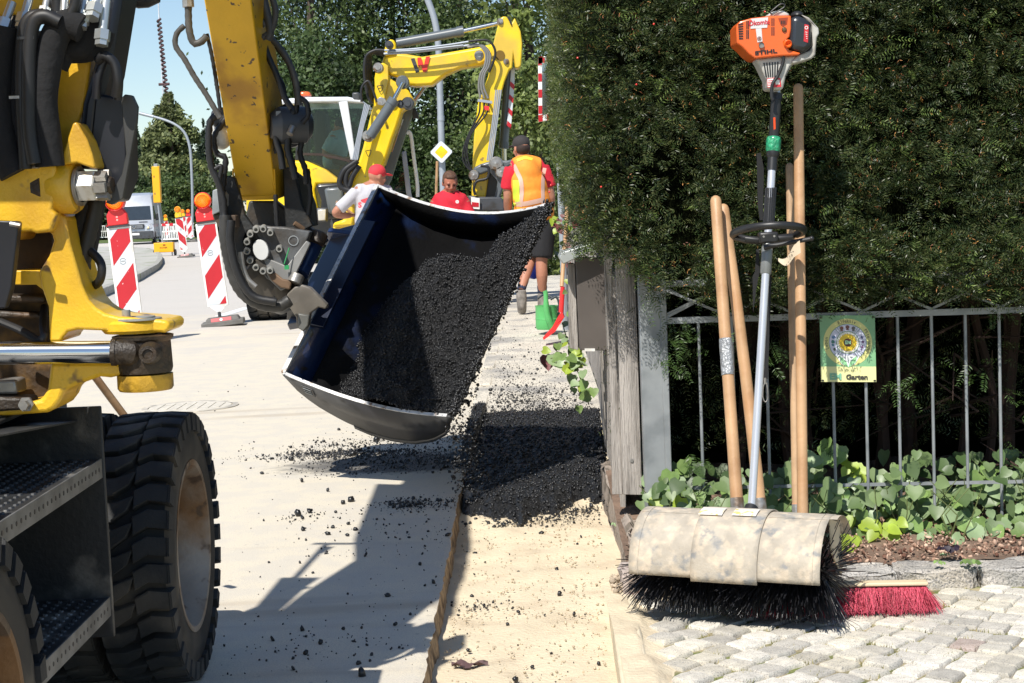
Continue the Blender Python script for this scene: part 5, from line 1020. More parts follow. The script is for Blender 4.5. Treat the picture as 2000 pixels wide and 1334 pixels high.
# ------------------------------------------------ the arm hanging down in front
YA0, YA1 = 7.75, 7.1   # bottom, top
def ya(y): return YA0+(YA1-YA0)*(390-y)/390
fr3 = [(385, -70), (478, -70), (490, 0), (516, 160), (528, 240), (541, 330), (541, 388), (466, 392), (448, 310), (430, 190), (398, 0)]
V = [P(x, y, ya(y)) for x, y in [(386, -70), (482, -70), (541, 390), (466, 392)]]
mb = MB(); mb.prism(V, (.04, .30, .03)); arm = part('arm', mb, yel_arm, EX, bev=.006)
mb = MB()
for (x, y) in ((455, 330), (536, 330)): mb.tube([P(x, y, ya(y)-.003), P(x+2, y+52, ya(y+52)-.003)], .004, 6)
mb.tube(catmull([P(455, 240, ya(240)-.004), P(462, 262, ya(262)-.004), P(474, 278, ya(278)-.004), P(486, 281, ya(281)-.004)], 5), .0035, 6); mb.tube([P(503, 236, ya(236)-.003), P(522, 310, ya(310)-.003), P(534, 372, ya(372)-.003)], .004, 6); mb.tube([P(468, 384, ya(384)-.003), P(536, 382, ya(382)-.003)], .004, 6); part('weld_seams', mb, yel_arm, arm, kind='stuff')
def hs2(pts, r, Y, ribs=0., mat=hosem, par=EX): mb = MB(); mb.hose([P(x, y, Y) for x, y in pts], r, 12, ribs, .016); return part('hose', mb, mat, par, sm=50)
grh = M('dusty_hose', (.065, .062, .055), .55, var=.3, vs=20)
hs2([(368, -20), (368, 30), (370, 60), (378, 84), (392, 82), (404, 70)], .016, 7.3, .05, grh)
hs2([(360, 50), (345, 66), (343, 90), (360, 115), (380, 150), (400, 180), (418, 210), (430, 230)], .0125, 7.3, .05, grh); hs2([(404, 66), (414, 110), (424, 170), (430, 215)], .009, 7.4, .08)
mb = MB(); mb.tube([P(367, 0, 7.3), P(368, 14, 7.3)], .026, 8); part('hose_fitting', mb, steel, EX)
mb = MB(); c = P(432, 265, 7.6); mb.ball(c, (.05, .06, .065), 20, 12); part('pivot_cap', mb, greyp, EX)
face(EX, 'link_bracket', [(412, 216), (434, 208), (450, 222), (444, 250), (430, 240), (420, 250), (410, 236)], 7.55, .08, dgrey, .01)
hs2([(424, 224), (410, 240), (408, 290), (414, 330), (424, 350), (436, 390), (438, 420)], .016, 7.5, .12); hs2([(440, 232), (418, 270), (424, 300), (440, 308), (438, 340), (432, 400)], .014, 7.55, .12); hs2([(420, 330), (432, 326), (428, 360), (434, 420)], .011, 7.5)
face(EX, 'side_shield', [(415, 372), (430, 366), (440, 380), (440, 400), (434, 412), (414, 420)], 7.5, .10, galv, .004); face(EX, 'side_shield', [(414, 420), (460, 420), (462, 444), (428, 446)], 7.52, .10, M('rusty_brown_plate', (.09, .06, .04), .6, var=.3, vs=12), .004)
lk = M('dark_link', (.018, .019, .019), .55, var=.4, vs=6, bump=.3, c2=(.04, .03, .02), s2=10, t2=.58, w2=.1)
face(EX, 'link_plate', [(438, 352), (446, 344), (458, 346), (466, 370), (478, 420), (500, 450), (520, 480), (480, 520), (452, 500), (442, 440)], 7.62, .05, lk, .006)
face(EX, 'link_plate', [(552, 330), (562, 326), (576, 338), (590, 400), (612, 440), (560, 470), (556, 420)], 7.75, .06, lk, .006)
face(EX, 'link_plate', [(486, 392), (538, 392), (600, 440), (640, 470), (600, 500), (500, 500), (476, 440)], 7.95, .10, lk, .01)
# right of the arm: swivel block and hoses
mb = MB(); c = P(566, 245, 7.55); mb.lathe([(-.09, 0), (-.09, .055), (-.05, .085), (.07, .085), (.1, .05), (.1, 0)], c, (1, .35, 0), 24); part('swivel', mb, dgrey, EX)
face(EX, 'swivel_plate', [(538, 212), (560, 200), (592, 214), (596, 250), (580, 285), (560, 290), (542, 250)], 7.6, .07, navy, .01)
for pts, r in (([(496, -10), (508, 30), (518, 52)], .011), ([(512, -10), (520, 20), (528, 60), (522, 78)], .018), ([(530, -10), (538, 20), (534, 50), (524, 66), (512, 74)], .014)): hs2(pts, r, 7.3, 0., grh)
hs2([(514, 78), (524, 110), (542, 150), (556, 190), (570, 212)], .014, 7.4); hs2([(524, 70), (548, 95), (566, 125), (578, 160), (584, 205)], .014, 7.45, .06, grh); hs2([(540, 90), (566, 130), (580, 190), (576, 230)], .012, 7.5)
hs2([(518, 78), (532, 130), (552, 165), (558, 200)], .010, 7.5); hs2([(574, 215), (566, 250), (562, 290), (570, 320), (578, 350)], .017, 7.5, .1); hs2([(590, 220), (592, 260), (586, 300), (596, 330), (598, 360)], .013, 7.55, .1); hs2([(524, 160), (530, 175), (534, 230), (540, 300)], .012, 7.6, .1); hs2([(548, 240), (540, 270), (548, 300), (552, 330)], .016, 7.5, .0); hs2([(538, 380), (540, 420), (542, 448)], .011, 7.7, .12); hs2([(600, 330), (606, 380), (602, 420)], .012, 7.7, .1)
mb = MB(); c = P(568, 255, 7.47); mb.tube([P(566, 262, 7.44), P(572, 248, 7.46)], .016, 12); part('hose_fitting', mb, steel, EX); mb = MB(); mb.box(P(544, 228, 7.48), (.022, .01, .05)); part('tape_band', mb, galv, EX)
hs2([(583, 190), (598, 200), (602, 225), (590, 240)], .012, 7.45, .08)
face(EX, 'guard_plate', [(552, 340), (572, 330), (598, 350), (616, 400), (620, 440), (570, 450), (556, 400)], 7.85, .05, M('black_green_plate', (.03, .035, .03), .5, var=.3), .006)
# tilt rotator with its ring of hollow bolts
tlt = M('rotator_grey', (.10, .105, .11), .45, var=.15, c2=(.05, .045, .04), s2=7, t2=.56, w2=.1, bump=.15)
tl = face(EX, 'tilt_rotator', [(478, 446), (500, 440), (560, 444), (606, 452), (600, 470), (576, 530), (560, 560), (548, 566), (520, 545), (496, 510), (476, 496), (470, 470)], 7.62, .12, tlt, .008)
cR = P(509, 488, 7.58); Rr = .088; uX = Vector((1, .0, -.1)).normalized(); uZ = Vector((-.04, .0, 1)).normalized()
mb = MB(); mb.prism([cR+uX*(.036*math.cos(a))+uZ*(.048*math.sin(a)) for a in np.linspace(0, 6.1, 18)], (0, .05, 0)); part('cover_plate', mb, M('white_cover', (.62, .63, .62), .5, var=.05), tl, bev=.002)
for k in range(14):
    if k in (1, 12, 13): continue
    a = k/14*2*math.pi+.1; p = cR+uX*(Rr*.86*math.cos(a))+uZ*(Rr*1.12*math.sin(a))+Vector((.012, 0, 0)); mb = MB(); mb.lathe([(.05, .0155), (-.02, .0155), (-.024, .0135), (-.024, .0085), (.0, .008), (.0, 0)], p, (-.1, 1, .1), 16); part('bolt', mb, M('bolt_grey', (.30, .30, .28), .5, metal=.3, var=.3, vs=20), tl)
mb = MB(); mb.tube([P(505, 500, 7.72), P(540, 545, 7.75), P(560, 575, 7.78)], [.09, .14, .12], 28); mb.tube([P(486, 505, 7.68), P(500, 520, 7.70)], [.11, .12], 26); part('rotator_housing', mb, M('housing_brown_grey', (.06, .052, .042), .55, var=.3, vs=5, bump=.2), EX)
mb = MB(); mb.tube([P(520, 560, 7.72), P(560, 585, 7.80)], [.105, .08], 26); part('rotator_drum', mb, dgrey, EX)
hs2([(440, 420), (440, 460), (446, 500), (458, 545), (478, 576), (510, 594), (545, 598), (566, 586)], .028, 7.5, .05, M('big_hose', (.03, .029, .027), .5, var=.4, vs=16)); hs2([(452, 430), (450, 470), (460, 520), (478, 560), (500, 582), (540, 590)], .020, 7.45, .05)
hs2([(470, 492), (474, 520), (484, 545), (500, 560)], .012, 7.5, 0, steel)
face(EX, 'coupler_plate', [(508, 506), (524, 505), (560, 520), (598, 470), (606, 476), (566, 560), (548, 568), (525, 545)], 7.60, .04, M('coupler_light', (.22, .22, .215), .45, var=.2, vs=8), .004)
face(EX, 'coupler_jaw', [(524, 536), (536, 532), (552, 545), (570, 548), (566, 566), (548, 562), (530, 548)], 7.58, .12, M('brown_steel', (.16, .10, .06), .5, metal=.2, var=.3, vs=20), .006)
face(EX, 'coupler_jaw', [(576, 560), (590, 556), (606, 562), (640, 596), (636, 604), (622, 600), (606, 612), (600, 640), (590, 646), (580, 640), (578, 620), (562, 595), (560, 575)], 7.58, .07, M('jaw_grey_brown', (.13, .115, .095), .5, var=.25, vs=10, c2=(.22, .21, .2), s2=8, t2=.55, w2=.1), .006)
face(EX, 'coupler_foot', [(582, 612), (604, 616), (602, 636), (592, 648), (582, 640)], 7.55, .10, M('foot_grey', (.12, .12, .11), .5, var=.2), .006)
mb = MB(); mb.lathe([(-.02, 0), (-.02, .034), (.02, .034), (.024, .028), (.024, 0)], P(578, 545, 7.6), (.35, .3, .85), 24); part('pin_boss', mb, steel, EX)
mb = MB(); mb.lathe([(-.03, 0), (-.03, .040), (.02, .040), (.026, .034), (.026, 0)], P(622, 464, 7.75), (.35, .3, .85), 24); part('pin_boss', mb, grime, EX)
mb = MB(); mb.tube([P(588, 535, 7.68), P(616, 478, 7.78)], .036, 20); part('hitch_tube', mb, blue, EX)
mb = MB(); mb.tube([P(565, 484, 7.57), P(555, 516, 7.56)], .003, 6); mb.box(P(560, 522, 7.57), (.02, .01, .02)); part('grease_line', mb, M('green_cap', (.02, .25, .08), .5), EX)
mb = MB(); mb.tube([P(575, 436, 7.7), P(592, 448, 7.72)], [.012, .014], 10); part('pin_lock', mb, M('brown_steel', (.16, .10, .06), .5), EX)
mb = MB(); mb.lathe([(0, .020), (0, .024)], P(573, 470, 7.615), (0, 1, 0), 24); part('stamped_ring', mb, galv, tl)
# ------------------------------------------------ bucket
BA, BB, BC, BD_ = P(553, 728, 7.586), P(736, 362, 8.325), P(1078, 396, 8.014), P(886, 812, 7.275)
Wd = Vector((.3649, .5855, .7239)); Dd = Vector((.1374, .7351, -.6639)).normalized()
def bk(u, v, d=0.): return BA.lerp(BB, u).lerp(BD_.lerp(BC, u), v)+Dd*d
prof = [(0, 0), (.03, .08), (.08, .15), (.16, .22), (.28, .285), (.42, .325), (.56, .33), (.70, .30), (.82, .235), (.92, .14), (1.0, 0)]
def shell_d(v): return float(np.interp(v, [p[0] for p in prof], [p[1] for p in prof]))
def edge_d(v, u=0): return (.085+.055*u)*math.sin(math.pi*min(1, v*1.0))**.9 if v < 1 else 0
bk_root = part('bucket', MB().add([bk(u, v, d) for u in (0, 1) for v, d in prof[2:]], [(i, i+1, i+10, i+9) for i in range(8)]), bucket_in, EX, sm=60, label='wide blue bucket with worn bright edges, tilted and full of hot asphalt')
md = bk_root.modifiers.new('thick', 'SOLIDIFY'); md.thickness = .012; md.offset = 1
def child(name, mb, mat, th=0, bev=0, off=0, sm=40):
    o = part(name, mb, mat, bk_root, bev=bev, sm=sm)
    if th: m_ = o.modifiers.new('thick', 'SOLIDIFY'); m_.thickness = th; m_.offset = off
    return o
child('back_wall', MB().add([bk(u, v, d) for u in (0, 1) for v, d in prof[:3]], [(i, i+1, i+4, i+3) for i in range(2)]), blue, .012)
for u, nm in ((0, 'side_plate'), (1, 'side_plate')):
    n = 20; V = []
    for i in range(n+1):
        v = i/n; V += [bk(u, v, min(edge_d(v, u), shell_d(v))), bk(u, v, shell_d(v)+.012)]
    child(nm, MB().add(V, [(2*i, 2*i+2, 2*i+3, 2*i+1) for i in range(n)]), bucket_out if u == 0 else bucket_in, .016, sm=60)
    mb = MB(); pts = [bk(u, i/24, min(edge_d(i/24, u), shell_d(i/24))-.004) for i in range(0, 24)]; 
    V = []
    for p in pts: V += [p-Wd*.008, p+Wd*.008, p+Wd*.008+Dd*.02, p-Wd*.008+Dd*.02]
    mb.add(V, [(4*i+j, 4*i+(j+1) % 4, 4*i+4+(j+1) % 4, 4*i+4+j) for i in range(len(pts)-1) for j in range(4)]+[(3, 2, 1, 0), tuple(len(V)-4+j for j in range(4))]); child('side_edge', mb, edge_steel)
hv_ = (bk(.5, .2)-bk(.5, 0)).normalized()
def strip(name, u0, u1, v, d0, w, th, mat): 
    a, b_ = bk(u0, v, d0), bk(u1, v, d0); mb = MB(); mb.prism([a, b_, b_+hv_*w, a+hv_*w], -Dd*th); return child(name, mb, mat, bev=.002)
strip('hinge_edge', 0, 1, -.012, .012, .022, .018, edge_steel)
strip('cutting_edge', 0, 1, .975, .012, .03, .014, M('tarred_edge', (.03, .03, .032), .4, var=.4, c2=(.35, .34, .32), s2=16, t2=.60, w2=.05))
mb = MB(); nW = -Wd.normalized()
# wear strip under the side plate and small window in it
V = []
for i in range(8, 24):
    v = i/24; V += [bk(0, v, shell_d(v)+.01)+nW*.004, bk(0, v, shell_d(v)+.035)+nW*.004]
child('wear_strip', MB().add(V, [(2*i, 2*i+2, 2*i+3, 2*i+1) for i in range(15)]), blackm, .012)
c0 = bk(0, .13, .085)+nW*.012; e_ = (bk(0, .2, .1)-bk(0, .1, .08)).normalized(); f_ = Dd
mb = MB(); mb.prism([c0-e_*.03-f_*.03, c0+e_*.03-f_*.03, c0+e_*.03+f_*.03, c0-e_*.03+f_*.03], nW*.004); child('badge_frame', mb, blackm)
mb = MB()
for k in (-1, 0, 1): mb.prism([c0+nW*.005+e_*(-.02)+f_*(k*.016-.004), c0+nW*.005+e_*(.02)+f_*(k*.016-.004), c0+nW*.005+e_*(.02)+f_*(k*.016+.003), c0+nW*.005+e_*(-.02)+f_*(k*.016+.003)], nW*.002)
child('badge_bars', mb, galv)['kind'] = 'stuff'
# hitch ears on the outside of the back wall
for u in (.30, .72):
    a = bk(u, -.0, .03); mb = MB(); o_ = -hv_
    mb.prism([a+hv_*.02+Dd*-.03, a+o_*.14+Dd*-.02, a+o_*.17+Dd*.06, a+o_*.12+Dd*.13, a+Dd*.16, a+hv_*.02+Dd*.16], Wd.normalized()*.03); child('hitch_ear', mb, blue if u > .5 else bucket_out, bev=.004)
mb = MB(); mb.prism([bk(.26, -.01, .0), bk(.78, -.01, .0), bk(.78, -.16, .07), bk(.26, -.16, .07)], Dd*.05); child('hitch_plate', mb, M('blue_paint_shaded', (.003, .008, .028), .35, coat=.3, var=.2), bev=.006)  # blue paint darkened to stand for the bracket's shadow
mb = MB(); mb.prism([bk(.24, .02, -.012), bk(.80, .02, -.012), bk(.80, .10, -.012), bk(.24, .10, -.012)], Dd*.02); child('torque_beam', mb, MATS['blue_paint_shaded'], bev=.004)
# asphalt in the bucket
nu, nv = 150, 120; U, Vv = np.meshgrid(np.linspace(.008, .992, nu), np.linspace(.02, 1.0, nv), indexing='ij')
sd = np.interp(Vv, [p[0] for p in prof], [p[1] for p in prof])
def sst(x): x = np.clip(x, 0, 1); return x*x*(3-2*x)
top = .70-.10*np.abs(Vv-.62)-.22*sst((.55-Vv)/.5)
hd = .05+.30*sst((U-top)/.18)+.20*sst((.52-Vv)/.34)+.05*sst((.12-U)/.12)*0; hd = hd-.03*np.sin(math.pi*np.clip(Vv, 0, 1))*np.sin(math.pi*np.clip(U/.8, 0, 1))
rimh = .012+.03*fbm(U*9, Vv*9, 3, 4); wgt = sst((Vv-.70-.13*sst((U-.8)/.2))/.10); hd = hd*(1-wgt)+rimh*wgt
hd = hd+(fbm(U*16, Vv*12, 4, 31)-.5)*.07+(fbm(U*60, Vv*45, 3, 12)-.5)*.028
hd = np.minimum(hd, sd+.004+.0*U); hd = np.where(Vv > .985, -.006, hd)
Q0 = np.array([[tuple(bk(float(U[i, j]), float(Vv[i, j]), float(hd[i, j]))) for j in range(nv)] for i in range(nu)])
I = np.arange(nu*nv).reshape(nu, nv); Q = np.stack([I[:-1, :-1], I[:-1, 1:], I[1:, 1:], I[1:, :-1]], -1).reshape(-1, 4)
o = np_mesh('asphalt_load', Q0.reshape(-1, 3), Q, tar_m, sm=70); o['kind'] = 'stuff'
kk = hd < sd-.004; ii, jj = np.nonzero(kk | (Vv > .84)); n = 34000; s = rng.integers(0, len(ii), n); pts = Q0[ii[s], jj[s]]+rng.normal(0, .005, (n, 3)); V, Q = crumbs(pts, .0013+.0062*rng.random(n)**2.6); o = np_mesh('asphalt_load', V, Q, crumb_m); o['kind'] = 'stuff'
# wooden handle behind the excavator
st_ = thing('wooden_pole', 'wooden pole leaning behind the swing bracket above the front tyre', 'pole', tuple(P(252, 812, 5.2))); mb = MB(); mb.tube([P(180, 728, 5.1), P(256, 830, 5.2)], .0125, 16); part('pole', mb, wood_handle, st_)
mb = MB(); mb.pprism([(-10, 815), (16, 815), (14, 850), (-10, 860)], 5.0, .02); solo('wooden_board', mb, M('pinkish_board', (.55, .32, .24), .7), 'small pinkish board end just above the step box at the left edge', 'board')
# crumbs clinging to and dropping from the lip of the bucket
pts = []; 
for _ in range(2600):
    u = random.random(); v = .99+random.gauss(0, .014); pts.append(tuple(bk(u, v, random.uniform(-.018, .012))))
for _ in range(420):
    p = bk(random.random()**2*.25, 1.0, 0); f_ = random.random()**.8; pts.append((p.x+random.gauss(0, .02), p.y+random.gauss(0, .02), p.z*(1-f_)+.02))
pts = np.array(pts); V, Q = crumbs(pts, .002+.009*rng.random(len(pts))**2); o = np_mesh('falling_asphalt', V, Q, crumb_m); o['kind'] = 'stuff'
for o in list(col.objects):
    if o.parent == EX and (o.name.split('.')[0] in ('wheel', 'step_box', 'step', 'step_edge', 'tool_box_panel', 'fender')):
        o.location.x -= .05 if o.name.startswith('wheel') else .032
# ================================================================== trees
def leaf_cloud(cen, rad, nc, nl, size, jit=.55, squash=.8, zmin=None, dens=None, facing=None, cr=.16):
    """clumps spread through an ellipsoid, leaf-sized quads round each clump"""
    cen = np.array(cen); rad = np.array(rad)
    d = rng.normal(size=(nc, 3)); d /= np.linalg.norm(d, axis=1, keepdims=True); r = rng.uniform(.55, 1.0, nc)**.6
    c = cen+d*rad*r[:, None]
    if facing is not None: c = c[(c[:, 1]-cen[1]) < facing*rad[1]]
    if zmin is not None: c[:, 2] = np.maximum(c[:, 2], zmin)
    nc = len(c); cs = rng.uniform(.5, 1.3, nc)*np.mean(rad)*cr
    k = rng.integers(0, nc, nl); p = c[k]+rng.normal(size=(nl, 3))*cs[k][:, None]*np.array([1, 1, squash])*jit*1.6
    return p, c
def quads(p, size, up=.5, asp=.6):
    n = len(p); a = rng.normal(size=(n, 3)); a[:, 2] += up*0; nrm = rng.normal(size=(n, 3))+np.array([-.3, -.5, up]); nrm /= np.linalg.norm(nrm, axis=1, keepdims=True); u = np.cross(nrm, a); u /= np.linalg.norm(u, axis=1, keepdims=True); v = np.cross(nrm, u)
    s = size*rng.uniform(.6, 1.3, (n, 1)); V = np.stack([p-u*s, p-v*s*asp, p+u*s, p+v*s*asp], 1).reshape(-1, 3); return V, np.arange(4*n).reshape(-1, 4)
bark = M('bark', (.085, .065, .05), .95, var=.3, vs=3, bump=.5)
def tree(label, x, Y, h, r, zc, rz, nc, nl, size, mat, group=None, name='tree', facing=.5, tr=.18, trunk_h=None, cat='tree', cr=.16):
    t = thing(name, label, cat, (x, Y, 0), group); p, c = leaf_cloud((x, Y, zc), (r, r, rz), nc, nl, size, facing=facing, cr=cr); p = p[p[:, 2] > .05]; V, Q = quads(p, size); np_mesh('crown', V, Q, mat, t, kind='stuff')
    mb = MB(); H_ = trunk_h or zc+rz*.5; mb.tube(catmull([(x, Y, -.1), (x+.1, Y, H_*.35), (x-.1, Y, H_*.7), (x, Y, H_)], 4), [tr*(1-.7*i/12) for i in range(13)], 9)
    for i in range(10):
        q = c[rng.integers(0, len(c))]; z0 = H_*rng.uniform(.3, .8); mb.tube([(x, Y, z0), ((x+q[0])/2, (Y+q[1])/2, (z0+q[2])/2+.2), tuple(q)], [tr*.35, tr*.2, tr*.05], 5)
    part('trunk', mb, bark, t); return t
g_dark = M('leaves_dark', (.040, .075, .024), .5, isl=.3, var=.4, vs=.7, hue=(.06, .09, .028), trans=.3, spec=.4)
g_mid = M('leaves_mid', (.065, .11, .032), .5, isl=.3, var=.3, vs=.8, hue=(.09, .125, .035), trans=.3)
g_light = M('leaves_light', (.14, .20, .05), .5, isl=.4, var=.25, vs=.9, hue=(.20, .24, .07), trans=.35)
g_con = M('leaves_conifer_yellowish', (.13, .17, .06), .6, isl=.4, var=.3, vs=.35, hue=(.19, .21, .08), trans=.25)
g_spr = M('spruce_dark', (.035, .06, .03), .6, isl=.4, var=.3, vs=.5, trans=.1)
grp = 'tall leafy trees beyond the second excavator'
for (px_, Y, r, zc, rz, m, lab) in ((640, 47, 1.9, 5.2, 5.6, g_mid, 'dark leafy tree behind the roof of the second excavator cab'), (735, 50, 2.8, 6.0, 6.6, g_dark, 'large dark leafy tree behind the bend of the second excavator arm'), (800, 52, 3.0, 6.2, 6.8, g_dark, 'deep green leafy tree behind the lamp post'), (930, 48, 3.0, 5.6, 6.0, g_dark, 'dark leafy tree right of the lamp post behind the excavator stick'), (1040, 46, 2.6, 6.0, 6.2, g_mid, 'leafy tree standing behind the top of the excavator stick near the hedge'), (640, 43, 1.7, 2.4, 3.2, g_dark, 'lower dark leafy tree behind the excavator cab')):
    x = (px_-1000)/3200*Y; t = tree(lab, x, Y, zc+rz, r, zc, rz, 150, 34000, .066, m, group=grp, facing=.35)
for (px_, Y, r, zc, rz, m, lab) in ((850, 45, 1.6, 1.5, 1.8, g_dark, 'low dark shrub behind the man in the red shirt'), (760, 45.5, 1.4, 1.6, 1.9, g_dark, 'dark shrub behind the yellow excavator boom foot'), (960, 44.5, 1.5, 1.6, 1.9, g_mid, 'dark shrub behind the excavator stick linkage')):
    x = (px_-1000)/3200*Y; tree(lab, x, Y, 3, r, zc, rz, 60, 12000, .06, m, name='shrub', facing=.4, tr=.05, cat='shrub', group='shrubs along the far side of the works')
tree('bright feathery light green bush beside the hedge behind the man in the vest', (1045-1000)/3200*26+.05, 26, 4, .75, 1.9, 1.9, 60, 14000, .045, g_light, name='bush', facing=.6, tr=.05, cat='bush')
tree('pale green tree growing above the light green bush beside the hedge', (1062-1000)/3200*29, 29, 6, .9, 4.2, 2.0, 60, 12000, .06, g_light, name='tree', facing=.6, tr=.08)
# far group on the left: a broad conifer with spruces behind
def conifer(label, px_, py_top, Y, w, mat, n, size, group=None, py_base=440, layered=True):
    x = (px_-1000)/3200*Y+ (0); top = P(px_, py_top, Y); x = top.x; h = top.z; t = thing('conifer', label, 'tree', (x, Y, 0), group)
    zt = rng.random(n)**.75; z = h*(1-zt)*.98+.3; rad = w*(zt**.75)*(.75+.25*np.sin(z*3.1+np.sin(z*7)*1.5)); lay = 10
    nb = 150; ba = rng.uniform(0, 6.28, nb); bz = rng.random(nb); k = rng.integers(0, nb, n); z = h*(1-bz[k]**.8)*.97+rng.normal(0, h*.02, n)+.2; bf = rng.uniform(.55, 1.3, nb); rr = w*(bz[k]**.5)*bf[k]*rng.uniform(.3, 1.0, n)**.6; a = ba[k]+rng.normal(0, .28, n); z = z-rr*.22
    p = np.stack([x+np.cos(a)*rr, Y+np.sin(a)*rr, np.maximum(z, .1)], -1); V, Q = quads(p, size, up=.4, asp=.5); np_mesh('crown', V, Q, mat, t, kind='stuff')
    mb = MB(); mb.tube([(x, Y, -.1), (x, Y, h*.5), (x, Y, h*.97)], [.22, .12, .02], 8); part('trunk', mb, bark, t); return t
conifer('tall broad yellowish green conifer rising behind the street lamp on the left', 330, 183, 118, 4.0, g_con, 34000, .18)
conifer('yellowish green conifer leaning left of the tallest far conifer', 300, 275, 121, 2.6, g_con, 12000, .17); conifer('dark spruce right of the tallest far conifer', 398, 238, 125, 1.5, g_spr, 9000, .16, 'small dark spruces behind the far conifer')
conifer('small dark spruce with thin tip at the far left of the conifer group', 268, 258, 126, 1.3, g_spr, 7000, .16, 'small dark spruces behind the far conifer'); conifer('dark spruce tip between the tall conifer and the left small spruce', 287, 254, 128, 1.2, g_spr, 6000, .16, 'small dark spruces behind the far conifer')
conifer('dark conifer just left of the excavator arm behind the lamp post', 372, 290, 124, 1.8, g_con, 8000, .16)
for (px_, pyt, Y, r, m, lab) in ((345, 345, 105, 1.9, g_mid, 'rounded green bush with reddish tips below the far conifer'), (385, 350, 108, 1.8, g_mid, 'bush right of the far lamp post foot'), (300, 372, 106, 1.7, g_mid, 'bush behind the yellow signal box'), (250, 352, 112, 1.9, g_dark, 'dark bush behind the van roof'), (205, 392, 112, 1.9, g_dark, 'low dark bush at the far left behind the red warning lamp'), (420, 372, 110, 2.0, g_mid, 'bush behind the big delineator lamp'), (470, 385, 112, 2.3, g_dark, 'bush seen below the excavator arm'), (160, 395, 114, 2.4, g_dark, 'bush behind the black chute')):
    top = P(px_, pyt, Y); h = top.z; t = tree(lab, top.x, Y, h, r, h*.5, h*.52, 40, 5000, .13, m, name='bush', facing=.6, tr=.05, cat='bush', group='bushes along the far road', cr=.25)
# far wood closing the view
V = []; n = 26000; x = rng.uniform(-75, 60, n); hh = 4.2+2.6*fbm(x*.09, x*0, 3, 5)+np.where(x > -22, 3.0, 0); p = np.stack([x, 150+rng.uniform(0, 6, n), rng.random(n)**.8*hh], -1); Vq, Q = quads(p, .42); o = np_mesh('far_wood', Vq, Q, g_dark); o['kind'] = 'stuff'
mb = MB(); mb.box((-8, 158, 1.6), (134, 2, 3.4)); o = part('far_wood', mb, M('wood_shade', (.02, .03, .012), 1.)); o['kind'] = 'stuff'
mb = MB(); mb.add([(-300, 96, .02), (60, 96, .02), (60, 160, .06), (-300, 160, .06)], [(0, 1, 2, 3)]); o = part('verge', mb, grass_m); o['kind'] = 'structure'
# ================================================================== street furniture
galv2 = M('lamp_post_grey', (.34, .37, .41), .5, metal=.3, var=.06)
c = P(866, 420, 40); lt = thing('street_lamp', 'tall grey street lamp post with bent top behind the yellow excavator boom', 'street lamp', (c.x, 40, 0))
mb = MB(); mb.tube(catmull([(c.x+.0, 40, 0), P(866, 400, 40), P(861, 240, 40), P(856, 90, 40), P(850, 55, 40), P(838, 10, 40), P(815, -40, 40), P(770, -70, 40)], 5), [.085]*6+[.07]*30, 14) if False else mb.tube(catmull([(c.x, 40, 0), P(866, 400, 40), P(861, 240, 40), P(857, 110, 40), P(852, 55, 40), P(840, 12, 40), P(815, -40, 40), P(770, -70, 40)], 5), .08, 14)
part('post', mb, galv2, lt); mb = MB(); mb.box(P(755, -72, 40), (.6, .25, .1)); part('lamp_head', mb, galv2, lt, bev=.03); mb = MB(); mb.tube([P(861, 236, 40), P(861, 226, 40)], .09, 14); part('collar', mb, galv2, lt)
cs_ = P(862, 297, 39.8); ps_ = thing('priority_road_sign', 'yellow and white diamond priority road sign on the grey lamp post', 'sign', tuple(cs_-Vector((0, 0, .27))))
def diamond(r, d, m, nm, rr=.04):
    mb = MB(); pts = []
    for k in range(4):
        a = k*math.pi/2; 
        for da in (-.09, .09): pts.append(cs_+Vector((math.sin(a+da)*r, -d, math.cos(a+da)*r)))
    mb.prism(pts, (0, .006, 0)); part(nm, mb, m, ps_)
diamond(.262, .0, M('sign_grey_back', (.3, .31, .32), .5), 'plate'); diamond(.255, .004, whiterefl, 'white_border'); diamond(.15, .008, M('sign_yellow', (.85, .52, .01), .4), 'yellow_field')
t = thing('wooden_pole', 'thin reddish wooden stake beside the lamp post left of the red shirt', 'pole', (P(851, 400, 22).x, 22, 0)); mb = MB(); mb.tube([Vector((P(852, 400, 22).x, 22, 0)), P(852, 380, 22), P(854, 315, 22)], .019, 10); part('stake', mb, wood_handle, t)
c = P(374, 455, 100); c.z = 0; lt = thing('street_lamp', 'thin grey street lamp with long curved arm in front of the far conifer', 'street lamp', tuple(c))
mb = MB(); mb.tube(catmull([tuple(c), P(376, 400, 100), P(374, 330, 100), P(371, 290, 100), P(362, 262, 100), P(345, 245, 100), P(318, 233, 100), P(276, 222, 100)], 6), .08, 10); part('post', mb, galv2, lt); mb = MB(); mb.tube([P(300, 228, 100), P(272, 221, 100)], .10, 8); part('lamp_head', mb, galv2, lt)
# garland pole
c = P(328, 300, 130); mp = thing('garland_pole', 'tall thin pole wound with twisted dark garland and small cross above the conifer', 'maypole', (c.x, 130, 0)); a_, b_ = Vector((P(330, 430, 130).x, 130, 0)), P(306, -60, 130)
mb = MB(); mb.tube([a_, b_], .05, 8); part('pole', mb, M('pole_white', (.6, .62, .68), .6), mp); mb = MB(); q0, q1 = P(326, 190, 130), P(310, 36, 130)
mb.tube([q0.lerp(q1, i/220)+Vector((math.cos(i*.52)*.13, math.sin(i*.52)*.13, 0)) for i in range(221)], .085, 6)
part('garland', mb, M('garland', (.10, .055, .06), .9, var=.4, vs=2), mp); mb = MB(); mb.tube([P(310, 165, 130), P(331, 164, 130)], .11, 8); part('cross_arm', mb, MATS['garland'], mp)
